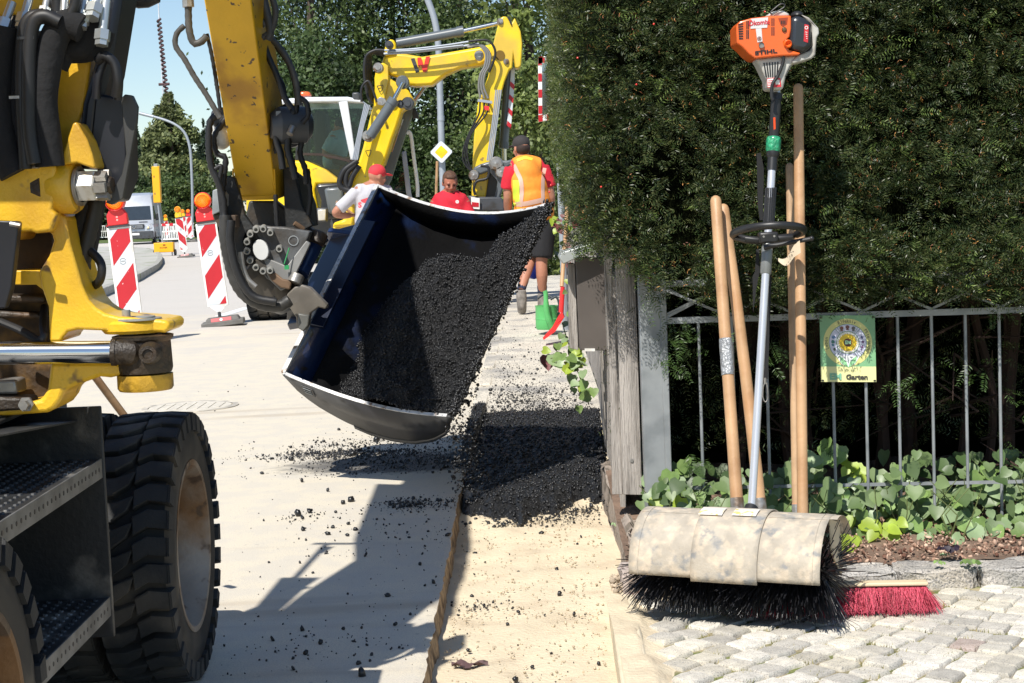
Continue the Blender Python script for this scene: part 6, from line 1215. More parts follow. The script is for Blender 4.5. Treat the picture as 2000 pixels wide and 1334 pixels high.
# delineators
def stripes_panel(par, w, h, z0, y, flip=1, n=2.2, logo=True, sc_=1.):
    bdr = .022*sc_; mb = MB(); mb.box((0, y, z0+h/2), (w, .03, h)); pn = part('panel', mb, whitep, par, bev=.006); fw_, fh = w-2*bdr, h-2*bdr
    mb = MB(); mb.box((0, y-.0165, z0+h/2), (fw_, .002, fh)); part('reflective_sheet', mb, whiterefl, pn); k = -1.; per_ = .50*sc_; sl_ = 1.15*flip
    x0, x1, zb, zt = -fw_/2, fw_/2, z0+bdr, z0+h-bdr
    def clip(poly, z, keep_above):
        out = []
        for i in range(len(poly)):
            a, b2 = poly[i], poly[(i+1) % len(poly)]; ia = (a[1] >= z) == keep_above; ib = (b2[1] >= z) == keep_above
            if ia: out.append(a)
            if ia != ib and abs(b2[1]-a[1]) > 1e-9: tt = (z-a[1])/(b2[1]-a[1]); out.append((a[0]+(b2[0]-a[0])*tt, z))
        return out
    for k in range(-3, 5):
        zc = zt-.02-per_*k-.10; hb = per_*.28; poly = [(x0, zc-hb-sl_*fw_/2), (x1, zc-hb+sl_*fw_/2), (x1, zc+hb+sl_*fw_/2), (x0, zc+hb-sl_*fw_/2)]; poly = clip(poly, zb, True)
        if len(poly) < 3: continue
        poly = clip(poly, zt, False)
        if len(poly) < 3: continue
        mb = MB(); mb.prism([(x, y-.0178, z) for x, z in poly], (0, -.0006, 0)); part('red_stripe', mb, redrefl, pn, sm=None)
    return pn
def delineator(label, loc, rz, lean, lampc, s=1., flip=1, group=None, w=.25, h=1.0, logo=True, fore=True):
    t = thing('road_delineator', label, 'delineator', loc, group, world_coords=False, rz=rz); t.rotation_euler = (0, lean, rz); t.scale = (s, s, s)
    mb = MB(); 
    mb.prism([(-.40*.5, -.16, 0), (.40*.5+.1, -.16, 0), (.30, .16, 0), (-.22, .16, 0)], (0, 0, .05)); mb2 = MB(); mb2.box((.03, 0, .03), (.50, .36, .06)); mb2.box((.03, 0, .08), (.42, .28, .05), taper=.86); part('foot', mb2, recycled, t, bev=.01)
    if fore:
        mb = MB(); mb.prism([(-.10, -.146, .062), (.14, -.146, .062), (.14, -.128, .102), (-.10, -.128, .102)], (0, -.002, 0)); part('foot_label', mb, redrefl, t); mb = MB(); mb.lathe([(0, .008), (0, .017)], (.02, -.142, .082), (0, 1, -.4), 16); part('foot_emblem', mb, white, t)
    mb = MB(); mb.cyl((0, 0, .08), (0, 0, .17), .02, 10); part('peg', mb, dgrey, t)
    mb = MB(); mb.prism([(-.10, -.015, .24), (-.02, -.015, .165), (.02, -.015, .165), (.10, -.015, .24)], (0, .03, 0)); part('panel_foot', mb, whitep, t)
    pn = stripes_panel(t, w, h, .235, 0, flip)
    if fore:
        mb = MB(); zc = .235+h*.64; 
        for a0 in (.35, .35+math.pi):
            V = [];
            for k in range(9): a = a0+(math.pi-.7)*k/8; V += [(math.cos(a)*.028, -.0178, zc+math.sin(a)*.028), (math.cos(a)*.034, -.0178, zc+math.sin(a)*.034)]
            mb.add(V, [(2*i, 2*i+1, 2*i+3, 2*i+2) for i in range(8)])
        put_text(mb, 'STRASSEN', .012, (0, -.0178, zc), (1, 0, 0), (0, 0, 1), .0003, .0004, 1.0) if False else put_text(mb, 'NISSEN', .017, (0, -.0178, zc), (1, 0, 0), (0, 0, 1), .0003, .0004, 1.0); part('emblem', mb, M('print_grey', (.10, .12, .13), .5), pn, sm=None, kind='stuff')
    z = .235+h; hc = redplast if lampc == 'red' else M('yellow_plastic', (.80, .50, .02), .4)
    mb = MB(); mb.box((0, 0, z+.01), (w*.86, .07, .02)); part('lamp_mount', mb, dgrey, t)
    lp = part('lamp_housing', MB().prism([(-w*.42, -.045, z+.02), (w*.42, -.045, z+.02), (w*.42, -.045, z+.13), (w*.27, -.045, z+.19), (-w*.27, -.045, z+.19), (-w*.42, -.045, z+.13)], (0, .09, 0)), hc, t, bev=.012)
    mb = MB(); mb.lathe([(-.03, 0), (-.03, .098), (.035, .102), (.035, .09)], (0, 0, z+.265), (0, 1, 0), 32); part('lamp_ring', mb, hc if lampc == 'red' else MATS['yellow_plastic'], lp)
    mb = MB(); mb.lathe([(-.065, 0), (-.062, .03), (-.055, .06), (-.043, .082), (-.03, .092), (0, .093)], (0, -.005, z+.265), (0, 1, 0), 32)
    for rr in (.02, .035, .05, .065): mb.lathe([(-.0645+rr*.1, rr), (-.069+rr*.1, rr+.005), (-.0615+rr*.1, rr+.01)], (0, -.005, z+.265), (0, 1, 0), 28)
    part('lens', mb, orangelens, lp); 
    if lampc == 'red': mb = MB(); mb.lathe([(-.085, .098), (-.03, .100)], (0, 0, z+.267), (0, 1, 0), 30, a0=0, a1=math.pi); part('lamp_hood', mb, hc, lp).modifiers.new('thick', 'SOLIDIFY').thickness = .004
    if fore:
        mb = MB()
        for dz in (.075, .105): mb.lathe([(0, .004), (0, .010)], (0, -.0465, z+dz), (0, 1, 0), 14)
        part('moulded_mark', mb, M('pale_print', (.8, .55, .5), .5), lp, sm=None, kind='stuff')
    return t
DG = 'red and white road delineators with warning lamps'
g1 = G(432, 636); delineator('red and white delineator with red lamp on a grey foot, left of the excavator arm', (g1.x, g1.y, 0), math.radians(6), math.radians(-5.2), 'red', 1.0, 1, DG)
g2 = G(262, 672); delineator('nearest red and white delineator, its foot hidden behind the yellow bracket', (g2.x, g2.y, 0), math.radians(4), math.radians(-4), 'red', 1.0, 1, DG)
g3 = G(362, 503); delineator('smaller delineator with a yellow lamp beside the signal trailer, stripes falling to the right', (g3.x, g3.y, 0), 0, math.radians(-6), 'yellow', 1.06, -1, DG, fore=True)
for (x_, y_, cc, lab, s_, fl) in ((328, 452, 'yellow', 'far delineator with yellow lamp behind the leftmost white barrier', .95, 1), (362, 448, 'yellow', 'far delineator with yellow lamp between two white barriers', 1.1, 1), (373, 450, 'red', 'far delineator with red lamp closest to the lamp post foot', 1.1, 1)):
    q = P(x_, y_+10, 88); delineator(lab, (q.x, q.y, 0), 0, math.radians(-3), cc, s_, fl, DG, fore=False)
# white road barriers
def barrier(label, px_, Y, rz, w=1.3):
    q = P(px_, 460, Y); t = thing('road_barrier', label, 'barrier', (q.x, Y, 0), 'white plastic barriers by the far road', world_coords=False, rz=rz); mb = MB()
    for z in (.22, .62, .98): mb.box((0, 0, z), (w, .04, .06))
    for k in range(13): mb.box((-w/2+.05+k*(w-.1)/12, 0, .6), (.035, .03, .78), Matrix.Rotation(.16 if k % 12 else 0, 3, 'Y'))
    part('frame', mb, whitep, t, kind='stuff'); mb = MB()
    for k in range(3): mb.box((-w/3+k*w/3, -.025, .98), (w/6, .01, .14))
    part('red_reflectors', mb, redrefl, t, kind='stuff'); mb = MB(); mb.box((-w/2+.1, 0, .05), (.15, .5, .1)); mb.box((w/2-.1, 0, .05), (.15, .5, .1)); part('feet', mb, recycled, t, kind='stuff'); 
barrier('white plastic road barrier just right of the signal pole', 320, 90, .5); barrier('white plastic road barrier behind the yellow lamped delineator', 336, 86, -.3); barrier('white plastic road barrier beside the foot of the far lamp post', 362, 92, .9); barrier('red and white barrier at the far left beyond the reflector post', 196, 110, .2, 1.6)
q = P(188, 490, 75); t = thing('reflector_post', 'white roadside reflector post with a dark band at the far left', 'post', (q.x, 75, 0)); mb = MB(); mb.prism([(q.x-.06, 75, 0), (q.x+.06, 75, 0), (q.x+.06, 75, 1.1), (q.x-.06, 75, 1.2)], (0, .08, 0)); part('post', mb, white, t); mb = MB(); mb.box((q.x, 74.99, .85), (.125, .02, .22)); part('dark_band', mb, blackp, t); mb = MB(); mb.box((q.x+.0, 74.975, .85), (.05, .02, .14)); part('reflector', mb, MATS['amber_lens'], t)
# signal trailer
q = G(322, 500); t = thing('signal_trailer', 'yellow temporary traffic signal with tall box on a pole and small wheeled base', 'traffic signal', (q.x, q.y, 0), world_coords=False); W_ = .70
mb = MB(); mb.box((0, 0, .30), (.68, .30, .34)); bs_ = part('battery_box', mb, orange_yel, t, bev=.02); mb = MB(); put_text(mb, 'PETER', .075, (0, -.152, .30), (1, 0, 0), (0, 0, 1), .001, .002, 1.2) if False else put_text(mb, 'ROTER', .07, (0, -.153, .29), (1, 0, 0), (0, 0, 1), .001, .002, 1.2); mb.box((.03, -.152, .385), (.09, .003, .05)); part('lettering', mb, M('print_brownred', (.28, .06, .01), .5), bs_, sm=None, kind='stuff')
for sx in (-1, 1):
    mb = MB(); mb.cyl((sx*.36-.03, .05, .11), (sx*.36+.03, .05, .11), .11, 20); part('wheel', mb, rubber, t); mb = MB(); mb.box((sx*.28, -.1, .07), (.03, .04, .14)); part('leg', mb, dgrey, t)
def loc(px, py, Y0): return P(px, py, Y0)-Vector((q.x, q.y, 0))
mb = MB(); mb.tube([loc(318, 480, q.y), loc(308, 394, q.y)], .028, 10); part('pole', mb, galv2, t); mb = MB(); a, b_ = loc(307, 396, q.y-.1), loc(303, 325, q.y-.1); d = (b_-a); u_ = Vector((1, 0, 0)); mb.prism([a-u_*.13, a+u_*.13, b_+u_*.13, b_-u_*.13], (0, .22, 0)); sb_ = part('signal_box', mb, orange_yel, t, bev=.02)
mb = MB(); mb.box(b_+Vector((.0, .1, .05)), (.12, .1, .1)); part('sensor', mb, galv2, t); mb = MB(); [mb.box(a.lerp(b_, f)+Vector((-.06, -.003, 0)), (.03, .004, .07)) for f in (.25, .72)]; part('marks', mb, dgrey, sb_, kind='stuff')
# traffic mirror
t = thing('traffic_mirror', 'traffic mirror with red and white striped frame half hidden by the hedge', 'mirror', (P(1075, 300, 15).x, 15, 0)); A_, B_, C__, D__ = P(1051, 112, 15), P(1120, 100, 15), P(1124, 226, 15), P(1052, 238, 15)
mb = MB(); mb.prism([A_, B_, C__, D__], (0, .05, 0)); fr_ = part('frame', mb, white, t, bev=.005); mb = MB()
for (a, b2, w_) in ((A_, D__, Vector((.06, 0, 0))), (D__, C__, Vector((0, 0, .06))), (A_, B_, Vector((0, 0, -.06)))):
    n = 8 if a is A_ else 9
    for k in range(0, n, 2): p0, p1 = a.lerp(b2, k/n), a.lerp(b2, (k+1)/n); mb = MB(); mb.prism([p0, p1, p1+w_, p0+w_], (0, -.003, 0)); part('red_stripe', mb, redrefl, fr_, sm=None)
ins = [p.lerp((A_+C__)/2, .2)+Vector((0, -.004, 0)) for p in (A_, B_, C__, D__)]; mb = MB(); mb.prism(ins, (0, .002, 0)); part('mirror_glass', mb, chrome, t)
cc = P(1090, 240, 15.08); mb = MB(); mb.tube([(cc.x, 15.1, .1), (cc.x, 15.1, 2.5)], .03, 10); part('post', mb, galv2, t)
# watering can and red shovel by the fence
q = P(1068, 643, 14.8); wc = thing('watering_can', 'green plastic watering can standing on the footpath beside the red shovel', 'watering can', tuple(q)); grn = M('green_plastic', (.10, .42, .13), .4, var=.06); Yq = 14.8
def pq(x, y, dy=0): return P(x, y, Yq+dy)
mb = MB(); mb.lathe([(0, 0), (0, .092), (.02, .10), (.09, .10), (.095, .104), (.10, .10), (.20, .10), (.215, .106), (.215, .09), (.20, .085)], q, (.02, 0, 1), 28); part('body', mb, grn, wc); mb = MB(); mb.tube(catmull([pq(1078, 640, -.1), pq(1071, 622, -.13), pq(1067, 600, -.14), pq(1066, 575, -.14), pq(1064, 568, -.14)], 4), [.030]*5+[.026]*5+[.021]*7, 14); part('spout', mb, grn, wc)
mb = MB(); mb.hose([pq(1075, 585, .0), pq(1086, 580, .0), pq(1092, 595, 0), pq(1090, 620, .0), pq(1084, 630, 0)], .011, 10); part('handle', mb, M('dark_handle', (.04, .05, .06), .5), wc); mb = MB(); mb.hose([pq(1050, 583, 0), pq(1064, 575, .02), pq(1082, 583, 0)], .010, 10); part('handle', mb, M('dark_handle', (.04, .05, .06), .5), wc)
t = thing('shovel', 'red bladed shovel with wooden handle leaning on the plank fence by the watering can', 'shovel', tuple(P(1062, 662, 14.2))); mb = MB(); mb.tube([P(1097, 560, 14.0), P(1106, 440, 14.2), P(1108, 400, 14.2)], .018, 12); part('handle', mb, wood_handle, t); mb = MB(); mb.tube([P(1096, 610, 14.0), P(1098, 575, 14.0), P(1099, 560, 14.0)], [.022, .021, .018], 12); part('socket', mb, M('shovel_red', (.65, .03, .03), .4, var=.1), t)
mb = MB(); mb.prism([P(1098, 608, 13.95), P(1102, 620, 14.0), P(1084, 648, 13.85), P(1062, 664, 13.8), P(1060, 660, 13.8), P(1078, 640, 13.9), P(1090, 618, 13.95)], (.01, .14, .0)); part('blade', mb, MATS['shovel_red'], t)
q = P(1042, 520, 20); t = solo('blue_bag', MB().ball(q, (.12, .12, .16), 12, 8), M('blue_plastic', (.02, .04, .35), .5, bump=1., bs=9), 'small blue sack on the footpath behind the man in shorts', 'bag')
# small house with a red roof between arm and conifer
q = P(452, 350, 100); hs_ = thing('house', 'distant pale house with red tiled roof just left of the excavator arm foot', 'house', (q.x+.6, 102, 0)); mb = MB(); mb.box((q.x+1.6, 104, 1.4), (4.2, 4, 2.8)); part('wall', mb, M('pale_wall', (.6, .56, .48), .8), hs_); mb = MB(); mb.prism([(q.x-.8, 101.5, 2.8), (q.x+4.0, 101.5, 2.8), (q.x+1.6, 101.5, 4.5)], (0, 5, 0)); part('roof', mb, M('red_tiles', (.45, .10, .06), .7), hs_); mb = MB(); mb.box((q.x+1.4, 101.98, 1.6), (1, .1, 1.1)); part('window', mb, blackp, hs_)
# ================================================================== silver van
q = P(264, 478, 86.); van = thing('silver_van', 'silver high roofed delivery van driving towards the works on the far road', 'van', (q.x, 86, 0), world_coords=False, rz=math.radians(7)); silver = M('silver_paint', (.55, .57, .60), .35, metal=.3, var=.04, coat=.6); w2 = 1.0
sec = [(0.0, .35, .30, .94), (0.0, .6, .62, .98), (.05, .95, 1.0, .97), (.45, 1.0, 1.22, .95), (.62, 1.0, 1.28, .93), (1.25, .95, 2.1, .86), (1.6, .9, 2.58, .80), (2.2, .9, 2.72, .80), (6.2, .9, 2.72, .82)]
V = []; Fc = []
for (y, _, zt, wt) in sec:
    zs = [.35, .8, min(1.2, zt*.8+.1), zt*.96, zt]; ws = [.97, 1.0, .99, wt+.02, wt*.88]
    for z, w_ in zip(zs, ws): V.append((-w_, y, z))
    for z, w_ in list(zip(zs, ws))[::-1]: V.append((w_, y, z))
m_ = 10
for i in range(len(sec)-1):
    for k in range(m_): Fc.append((i*m_+k, i*m_+(k+1) % m_, (i+1)*m_+(k+1) % m_, (i+1)*m_+k))
Fc.append(tuple(range(m_))); Fc.append(tuple((len(sec)-1)*m_+k for k in range(m_))[::-1])
body = part('body', MB().add(V, Fc), silver, van, bev=.03)
mb = MB(); mb.prism([(-.84, .60, 1.27), (.84, .60, 1.27), (.76, 1.28, 2.06), (-.76, 1.28, 2.06)], (0, -.03, .03)); part('windscreen', mb, vanglass, van)
for sx in (-1, 1):
    mb = MB(); mb.prism([(sx*.955, .95, 1.3), (sx*.99, 1.9, 1.3), (sx*.90, 1.9, 2.0), (sx*.88, 1.45, 2.0)], (sx*.01, 0, 0)); part('side_window', mb, vanglass, van)
    mb = MB(); mb.prism([(sx*.60, -.02, .78), (sx*.92, .02, .84), (sx*.95, .12, 1.12), (sx*.78, .05, 1.04)], (0, -.02, 0)); part('headlight', mb, M('headlight', (.35, .36, .38), .15, coat=.8), van, bev=.01)
    mb = MB(); mb.ball((sx*.72, -.02, .86), .06, 10, 8); part('lamp', mb, M('lamp_warm', (.9, .75, .4), .2), van)
    mb = MB(); mb.box((sx*1.13, .95, 1.42), (.16, .12, .36)); part('wing_mirror', mb, blackp, van, bev=.03)
    for yy_ in (.95, 4.6): mb = MB(); mb.cyl((sx*.97-.12, yy_, .35), (sx*.97+.02, yy_, .35), .36, 24); part('wheel', mb, rubber, van)
mb = MB(); mb.prism([(-.50, -.03, .82), (.50, -.03, .82), (.54, .01, 1.06), (-.54, .01, 1.06)], (0, -.03, 0)); gr_ = part('grille', mb, blackp, van, bev=.01); mb = MB(); [mb.box((0, -.065, z), (.9, .012, .018)) for z in (.87, .93, .99)]; part('grille_bars', mb, silver, gr_, kind='stuff')
mb = MB(); mb.lathe([(0, .085), (-.02, .09), (-.02, .10), (0, .105)], (0, -.08, .94), (0, 1, 0), 24); 
for k in range(3): a = math.pi/2+k*2*math.pi/3; mb.tube([(0, -.09, .94), (math.cos(a)*.095, -.09, .94+math.sin(a)*.095)], [.02, .006], 6)
part('emblem', mb, chrome, gr_); mb = MB(); mb.box((0, -.03, .50), (1.96, .14, .40)); bp2 = part('bumper', mb, dgrey, van, bev=.04); mb = MB(); mb.box((0, -.11, .55), (.52, .01, .11)); part('number_plate', mb, white, van); mb = MB(); mb.box((.45, .30, 1.18), (.45, .05, .03)); part('bonnet_slot', mb, blackp, van); mb = MB(); mb.box((0, 1.62, 2.45), (.05, .03, .06)); part('roof_marker', mb, blackp, van)
mb = MB(); mb.tube([(-.5, .66, 1.34), (.1, .70, 1.40)], .012, 5); mb.tube([(.2, .66, 1.34), (.75, .72, 1.42)], .012, 5); part('wiper', mb, blackp, van, kind='stuff')
# ================================================================== second excavator
E2 = thing('yellow_excavator', 'newer bright yellow wheeled excavator with red and grey W mark on its boom', 'excavator', (-2.6, 20, 0))
Z7 = lambda pts: zz(500, 0, 2.965, pts)
def f2(name, pts, Y, th, mat, bev=.02, par=E2, seg=2): return face(par, name, Z7(pts), Y, th, mat, bev, seg)
def t2(name, pts, r, Y, mat, par=E2, n=10, hose=True):
    mb = MB(); q = [P(*p, Y) for p in Z7(pts)]; (mb.hose(q, r, n) if hose else mb.tube(q, r, n)); return part(name, mb, mat, par, sm=50)
lb_ = f2('lower_boom', [(735, 365), (765, 380), (770, 450), (850, 500), (880, 520), (915, 580), (918, 605), (890, 600), (872, 625), (845, 640), (820, 720), (790, 800), (765, 880), (740, 950), (700, 1010), (650, 1060), (600, 1120), (570, 1180), (570, 1260), (560, 1310), (440, 1315), (450, 1290), (510, 1270), (525, 1200), (512, 1120), (560, 1020), (590, 950), (620, 850), (650, 720), (680, 600), (690, 470), (700, 380)], 18.7, .40, yel2, .03)
f2('boom_lug', [(700, 380), (735, 362), (765, 380), (768, 470), (740, 600), (690, 600), (686, 450)], 18.66, .06, yel2, .01)
f2('boom_foot', [(440, 1312), (520, 1260), (570, 1240), (640, 1260), (700, 1330), (620, 1400), (500, 1400)], 18.9, .5, yel2, .02)
ub_ = f2('upper_boom', [(735, 330), (790, 302), (870, 312), (960, 328), (1290, 272), (1372, 252), (1392, 275), (1360, 345), (1300, 377), (1190, 392), (1100, 432), (1020, 492), (930, 498), (885, 492), (850, 458), (770, 432), (728, 372)], 18.75, .32, yel2, .03)
f2('cylinder_lug', [(742, 290), (758, 238), (778, 227), (798, 230), (810, 252), (812, 312), (745, 325)], 18.72, .1, yel2, .02)
stk = f2('stick', [(1400, 150), (1408, 108), (1430, 95), (1450, 95), (1478, 140), (1498, 102), (1532, 180), (1542, 250), (1536, 380), (1520, 396), (1500, 392), (1490, 330), (1484, 395), (1468, 402), (1440, 470), (1405, 600), (1396, 700), (1388, 800), (1352, 1000), (1330, 1140), (1248, 1140), (1252, 1000), (1262, 800), (1285, 600), (1310, 540), (1345, 440), (1362, 345), (1375, 250)], 18.55, .30, yel2, .03)
mb = MB(); mb.pprism(Z7([(1455, 95), (1470, 97), (1484, 140), (1476, 145)]), 18.53, .02); part('slot', mb, blackp, stk)
mb = MB(); mb.lathe([(0, 0), (0, .055)], P(*Z7([(1413, 320)])[0], 18.54), (0, 1, 0), 20); part('slot', mb, M('slot_shadow', (.16, .09, .01), .8), stk)
cyl2 = M('cylinder_grey', (.10, .115, .125), .35, coat=.3, var=.05)
def ram(a, b_, c, r, rr, Y, nm='hydraulic_cylinder'):
    a, b_, c = (P(*Z7([q])[0], Y) for q in (a, b_, c)); mb = MB(); mb.tube([a, b_], r, 18); o = part(nm, mb, cyl2, E2); mb = MB(); mb.tube([b_-(b_-a)*.02, b_+(b_-a).normalized()*.06], r*1.12, 18); part('collar', mb, cyl2, o); mb = MB(); mb.tube([b_, c], rr, 14); part('rod', mb, chrome, o); return o
ram((815, 252), (1172, 186), (1402, 136), .055, .026, 18.75)
ram((660, 790), (785, 600), (850, 478), .058, .024, 18.35); 
f2('tilt_cylinder', [(862, 640), (915, 610), (905, 660), (830, 880), (780, 1040), (745, 1110), (738, 1000), (790, 860)], 19.2, .2, cyl2, .01)
mb = MB(); mb.tube([P(*Z7([(850, 690)])[0], 19.15), P(*Z7([(785, 880)])[0], 19.15)], .012, 8); mb.tube([P(*Z7([(980, 500)])[0], 19.2), P(*Z7([(905, 600)])[0], 19.2)], .025, 10); part('chrome_rods', mb, chrome, E2, kind='stuff')
for (x, y, r, m) in ((707, 392, .058, steel), (848, 475, .075, cyl2), (648, 788, .065, steel), (770, 258, .045, dgrey), (1414, 125, .038, steel), (1292, 320, .055, steel), (1449, 357, .035, steel), (836, 602, .045, dgrey), (878, 598, .07, dgrey), (750, 1165, .04, steel)):
    mb = MB(); mb.lathe([(.12, 0), (.12, r), (0, r), (-.02, r*.85), (-.02, r*.55), (-.035, r*.5), (-.035, 0)], P(*Z7([(x, y)])[0], 18.42 if x < 900 else 18.55), (0, 1, 0), 20); part('pin', mb, m, E2)
# W mark
lgo = M('print_dark_mark', (.055, .055, .06), .4); lgr = M('print_red_mark', (.72, .04, .03), .4)
mb = MB(); mb.pprism(Z7([(896, 340), (918, 336), (946, 416), (926, 422)]), 18.735, .004); part('mark', mb, lgo, ub_); mb = MB(); mb.pprism(Z7([(934, 334), (956, 332), (972, 380), (984, 328), (1008, 326), (988, 414), (968, 418), (952, 372), (944, 396), (938, 380)]), 18.735, .004); part('mark', mb, lgr, ub_)
for (a, s_) in (((718, 515), 17), ((650, 890), 16)): x, y = a; mb = MB(); q = Z7([(x-s_, y-s_), (x+s_, y-s_-2), (x+2, y+s_)]); mb.hose([P(*p, 18.64) for p in (q[0], q[1], q[2], q[0])], .004, 4); part('warning_triangle', mb, lgo, lb_)
# hoses and pipes
for k in range(5): t2('hose', [(742+k*2, 292+k*7), (690-k*5, 292+k*4), (642+k*5, 320+k*5), (628+k*9, 380), (632+k*8, 470), (650+k*6, 560), (670, 600)], .018, 18.6+.05*k, hosem)
t2('hose', [(700, 590), (660, 480), (630, 480), (610, 520), (612, 590)], .015, 18.5, hosem)
for k in range(4): t2('hydraulic_pipe', [(632+k*9, 600+k*3), (595+k*7, 760), (560+k*9, 925)], .009, 18.5, galv2)
t2('hydraulic_pipe', [(740, 292), (900, 285), (1100, 262), (1240, 240)], .012, 18.6, galv2); t2('hydraulic_pipe', [(740, 312), (900, 302), (1100, 280), (1290, 255)], .014, 18.58, galv2); t2('hydraulic_pipe', [(760, 300), (950, 290), (1200, 262)], .010, 18.56, galv2)
for k in range(3): t2('hydraulic_pipe', [(1225, 262+k*6), (1290+k*8, 262), (1330+k*12, 310), (1325+k*12, 380), (1300+k*12, 430), (1290+k*14, 500), (1300+k*22, 570)], .014, 18.45, M('satin_pipe', (.25, .24, .22), .35, metal=.5))
t2('hose', [(1230, 240), (1330, 232), (1372, 262), (1385, 320), (1350, 420)], .014, 18.42, hosem)
for k in range(3): t2('hose', [(1298+k*26, 590), (1290+k*22, 660), (1240+k*8, 760), (1205+k*9, 850), (1200+k*14, 930), (1240+k*6, 985), (1290, 1000)], .010, 18.4, hosem)
for k in range(4): t2('hydraulic_pipe', [(1420-k*10, 520), (1395-k*9, 720), (1365-k*9, 930)], .008, 18.42, galv2)
f2('hose_clamp', [(1285, 572), (1368, 585), (1368, 600), (1282, 588)], 18.38, .06, galv2, .0); f2('red_valve', [(1322, 612), (1350, 616), (1348, 640), (1324, 636)], 18.38, .04, redplast, .0)
for pts, r in (([(590, 930), (560, 950), (510, 990), (485, 1050), (500, 1090), (560, 1110)], .035), ([(580, 950), (530, 1000), (520, 1060), (540, 1100)], .03), ([(600, 960), (560, 1020), (540, 1080)], .03)): t2('hose', pts, r, 18.6, hosem)
f2('pipe_clamp', [(700, 575), (720, 560), (745, 570), (758, 590), (735, 612), (705, 605)], 18.35, .05, steel, .005)
# stick cylinder, striped plate and bucket linkage
ram((1462, 410), (1436, 830), (1438, 930), .052, .026, 18.8)
pl_ = f2('striped_plate', [(1478, 398), (1500, 392), (1496, 500), (1478, 722), (1452, 722), (1466, 560)], 18.72, .02, whiterefl, 0)
for k in range(4): y0 = 470+k*76; f2('red_stripe', [(1474-k*6, y0), (1497-k*6, y0+22), (1495-k*6, y0+52), (1470-k*6, y0+26)], 18.715, .004, redrefl, 0, par=pl_)
f2('linkage', [(1262, 970), (1300, 950), (1380, 925), (1450, 930), (1490, 920), (1496, 940), (1448, 975), (1440, 1060), (1412, 1150), (1380, 1150), (1400, 1050), (1350, 990), (1300, 1010), (1250, 1010)], 18.4, .2, cyl2, .02)
f2('linkage', [(1228, 1130), (1300, 1140), (1420, 1140), (1440, 1180), (1440, 1225), (1230, 1222)], 18.3, .25, dgrey, .02); f2('coupler_box', [(1300, 1000), (1400, 1010), (1410, 1150), (1310, 1150)], 18.6, .2, blackm, .01)
t2('hose', [(1300, 960), (1345, 970), (1340, 1030), (1280, 1050), (1262, 1090), (1270, 1130)], .016, 18.25, hosem)
for (x, y, r) in ((1390, 948, .08), (1420, 995, .07), (1366, 1165, .05), (1262, 1015, .06)): mb = MB(); mb.lathe([(.05, r), (0, r), (-.02, r*.8), (-.02, r*.5), (-.03, 0)], P(*Z7([(x, y)])[0], 18.35), (0, 1, 0), 18); part('pin', mb, steel, E2)
f2('type_plate', [(1245, 1140), (1295, 1148), (1295, 1212), (1246, 1208)], 18.25, .01, whitep, 0); f2('red_print', [(1250, 1170), (1290, 1174), (1290, 1198), (1250, 1196)], 18.245, .004, redrefl, 0)
# cab
dkint = M('cab_interior', (.03, .03, .03), .8)
cabw = M('cab_pale_grey', (.62, .65, .70), .4, var=.03)
f2('cab_roof', [(98, 592), (160, 572), (300, 562), (530, 560), (612, 578), (625, 600), (530, 592), (260, 595), (250, 604), (100, 612)], 19.5, 1.3, cabw, .03)
f2('rear_cover', [(60, 600), (140, 580), (205, 572), (250, 600), (250, 640), (60, 640)], 19.6, 1.1, yel2, .03)
for Y_, nm in ((19.5, 'cab_pillar'), (20.75, 'cab_pillar')):
    f2(nm, [(478, 590), (530, 585), (578, 905), (548, 930)], Y_, .05, cabw, .01)
    f2(nm, [(250, 595), (272, 595), (262, 930), (225, 930)], Y_, .05, blackm, .01)
f2('door_glass', [(272, 597), (478, 600), (545, 925), (262, 890)], 19.51, .012, cabglass, 0); f2('door_frame', [(262, 884), (380, 888), (545, 922), (545, 940), (380, 902), (262, 898)], 19.49, .04, M('brown_black_frame', (.035, .022, .018), .5), 0)
f2('front_glass', [(530, 600), (622, 600), (600, 800), (575, 895)], 19.55, .012, cabglass, 0); f2('front_glass', [(530, 600), (640, 600), (620, 900), (575, 895)], 20.7, .012, cabglass, 0); f2('lower_glass', [(262, 900), (380, 903), (545, 942), (545, 1040), (480, 1035), (400, 985), (290, 938)], 19.51, .012, cabglass, 0)
f2('seat', [(340, 640), (400, 640), (430, 900), (520, 940), (520, 980), (360, 980), (330, 800)], 20.2, .45, dkint, .04); f2('cab_back', [(235, 600), (300, 600), (300, 990), (225, 990)], 20.4, .3, dkint, .02); f2('cab_floor', [(262, 960), (545, 990), (545, 1060), (262, 1060)], 19.6, 1.1, M('cab_floor_yellow', (.5, .25, .03), .6), .0)
f2('console', [(440, 905), (520, 920), (530, 960), (440, 950)], 19.8, .2, dkint, .02)
f2('work_lamp', [(555, 535), (598, 533), (606, 582), (560, 585)], 19.5, .12, dgrey, .02); f2('beacon', [(250, 537), (262, 530), (308, 530), (316, 555), (252, 558)], 20.0, .2, M('beacon_orange', (.85, .12, .02), .3, coat=.5), .02)
f2('body', [(0, 940), (130, 940), (200, 928), (290, 932), (400, 980), (480, 1040), (484, 1064), (350, 1066), (340, 1100), (360, 1200), (340, 1240), (300, 1245), (0, 1240)], 19.3, 1.6, yel2, .05)
f2('black_frame_panel', [(342, 1075), (360, 1066), (500, 1056), (512, 1110), (522, 1200), (500, 1265), (370, 1275), (375, 1160)], 19.22, .2, blackm, .03); f2('grey_panel', [(392, 1090), (500, 1082), (505, 1190), (450, 1240), (420, 1240)], 19.18, .1, cyl2, .03)
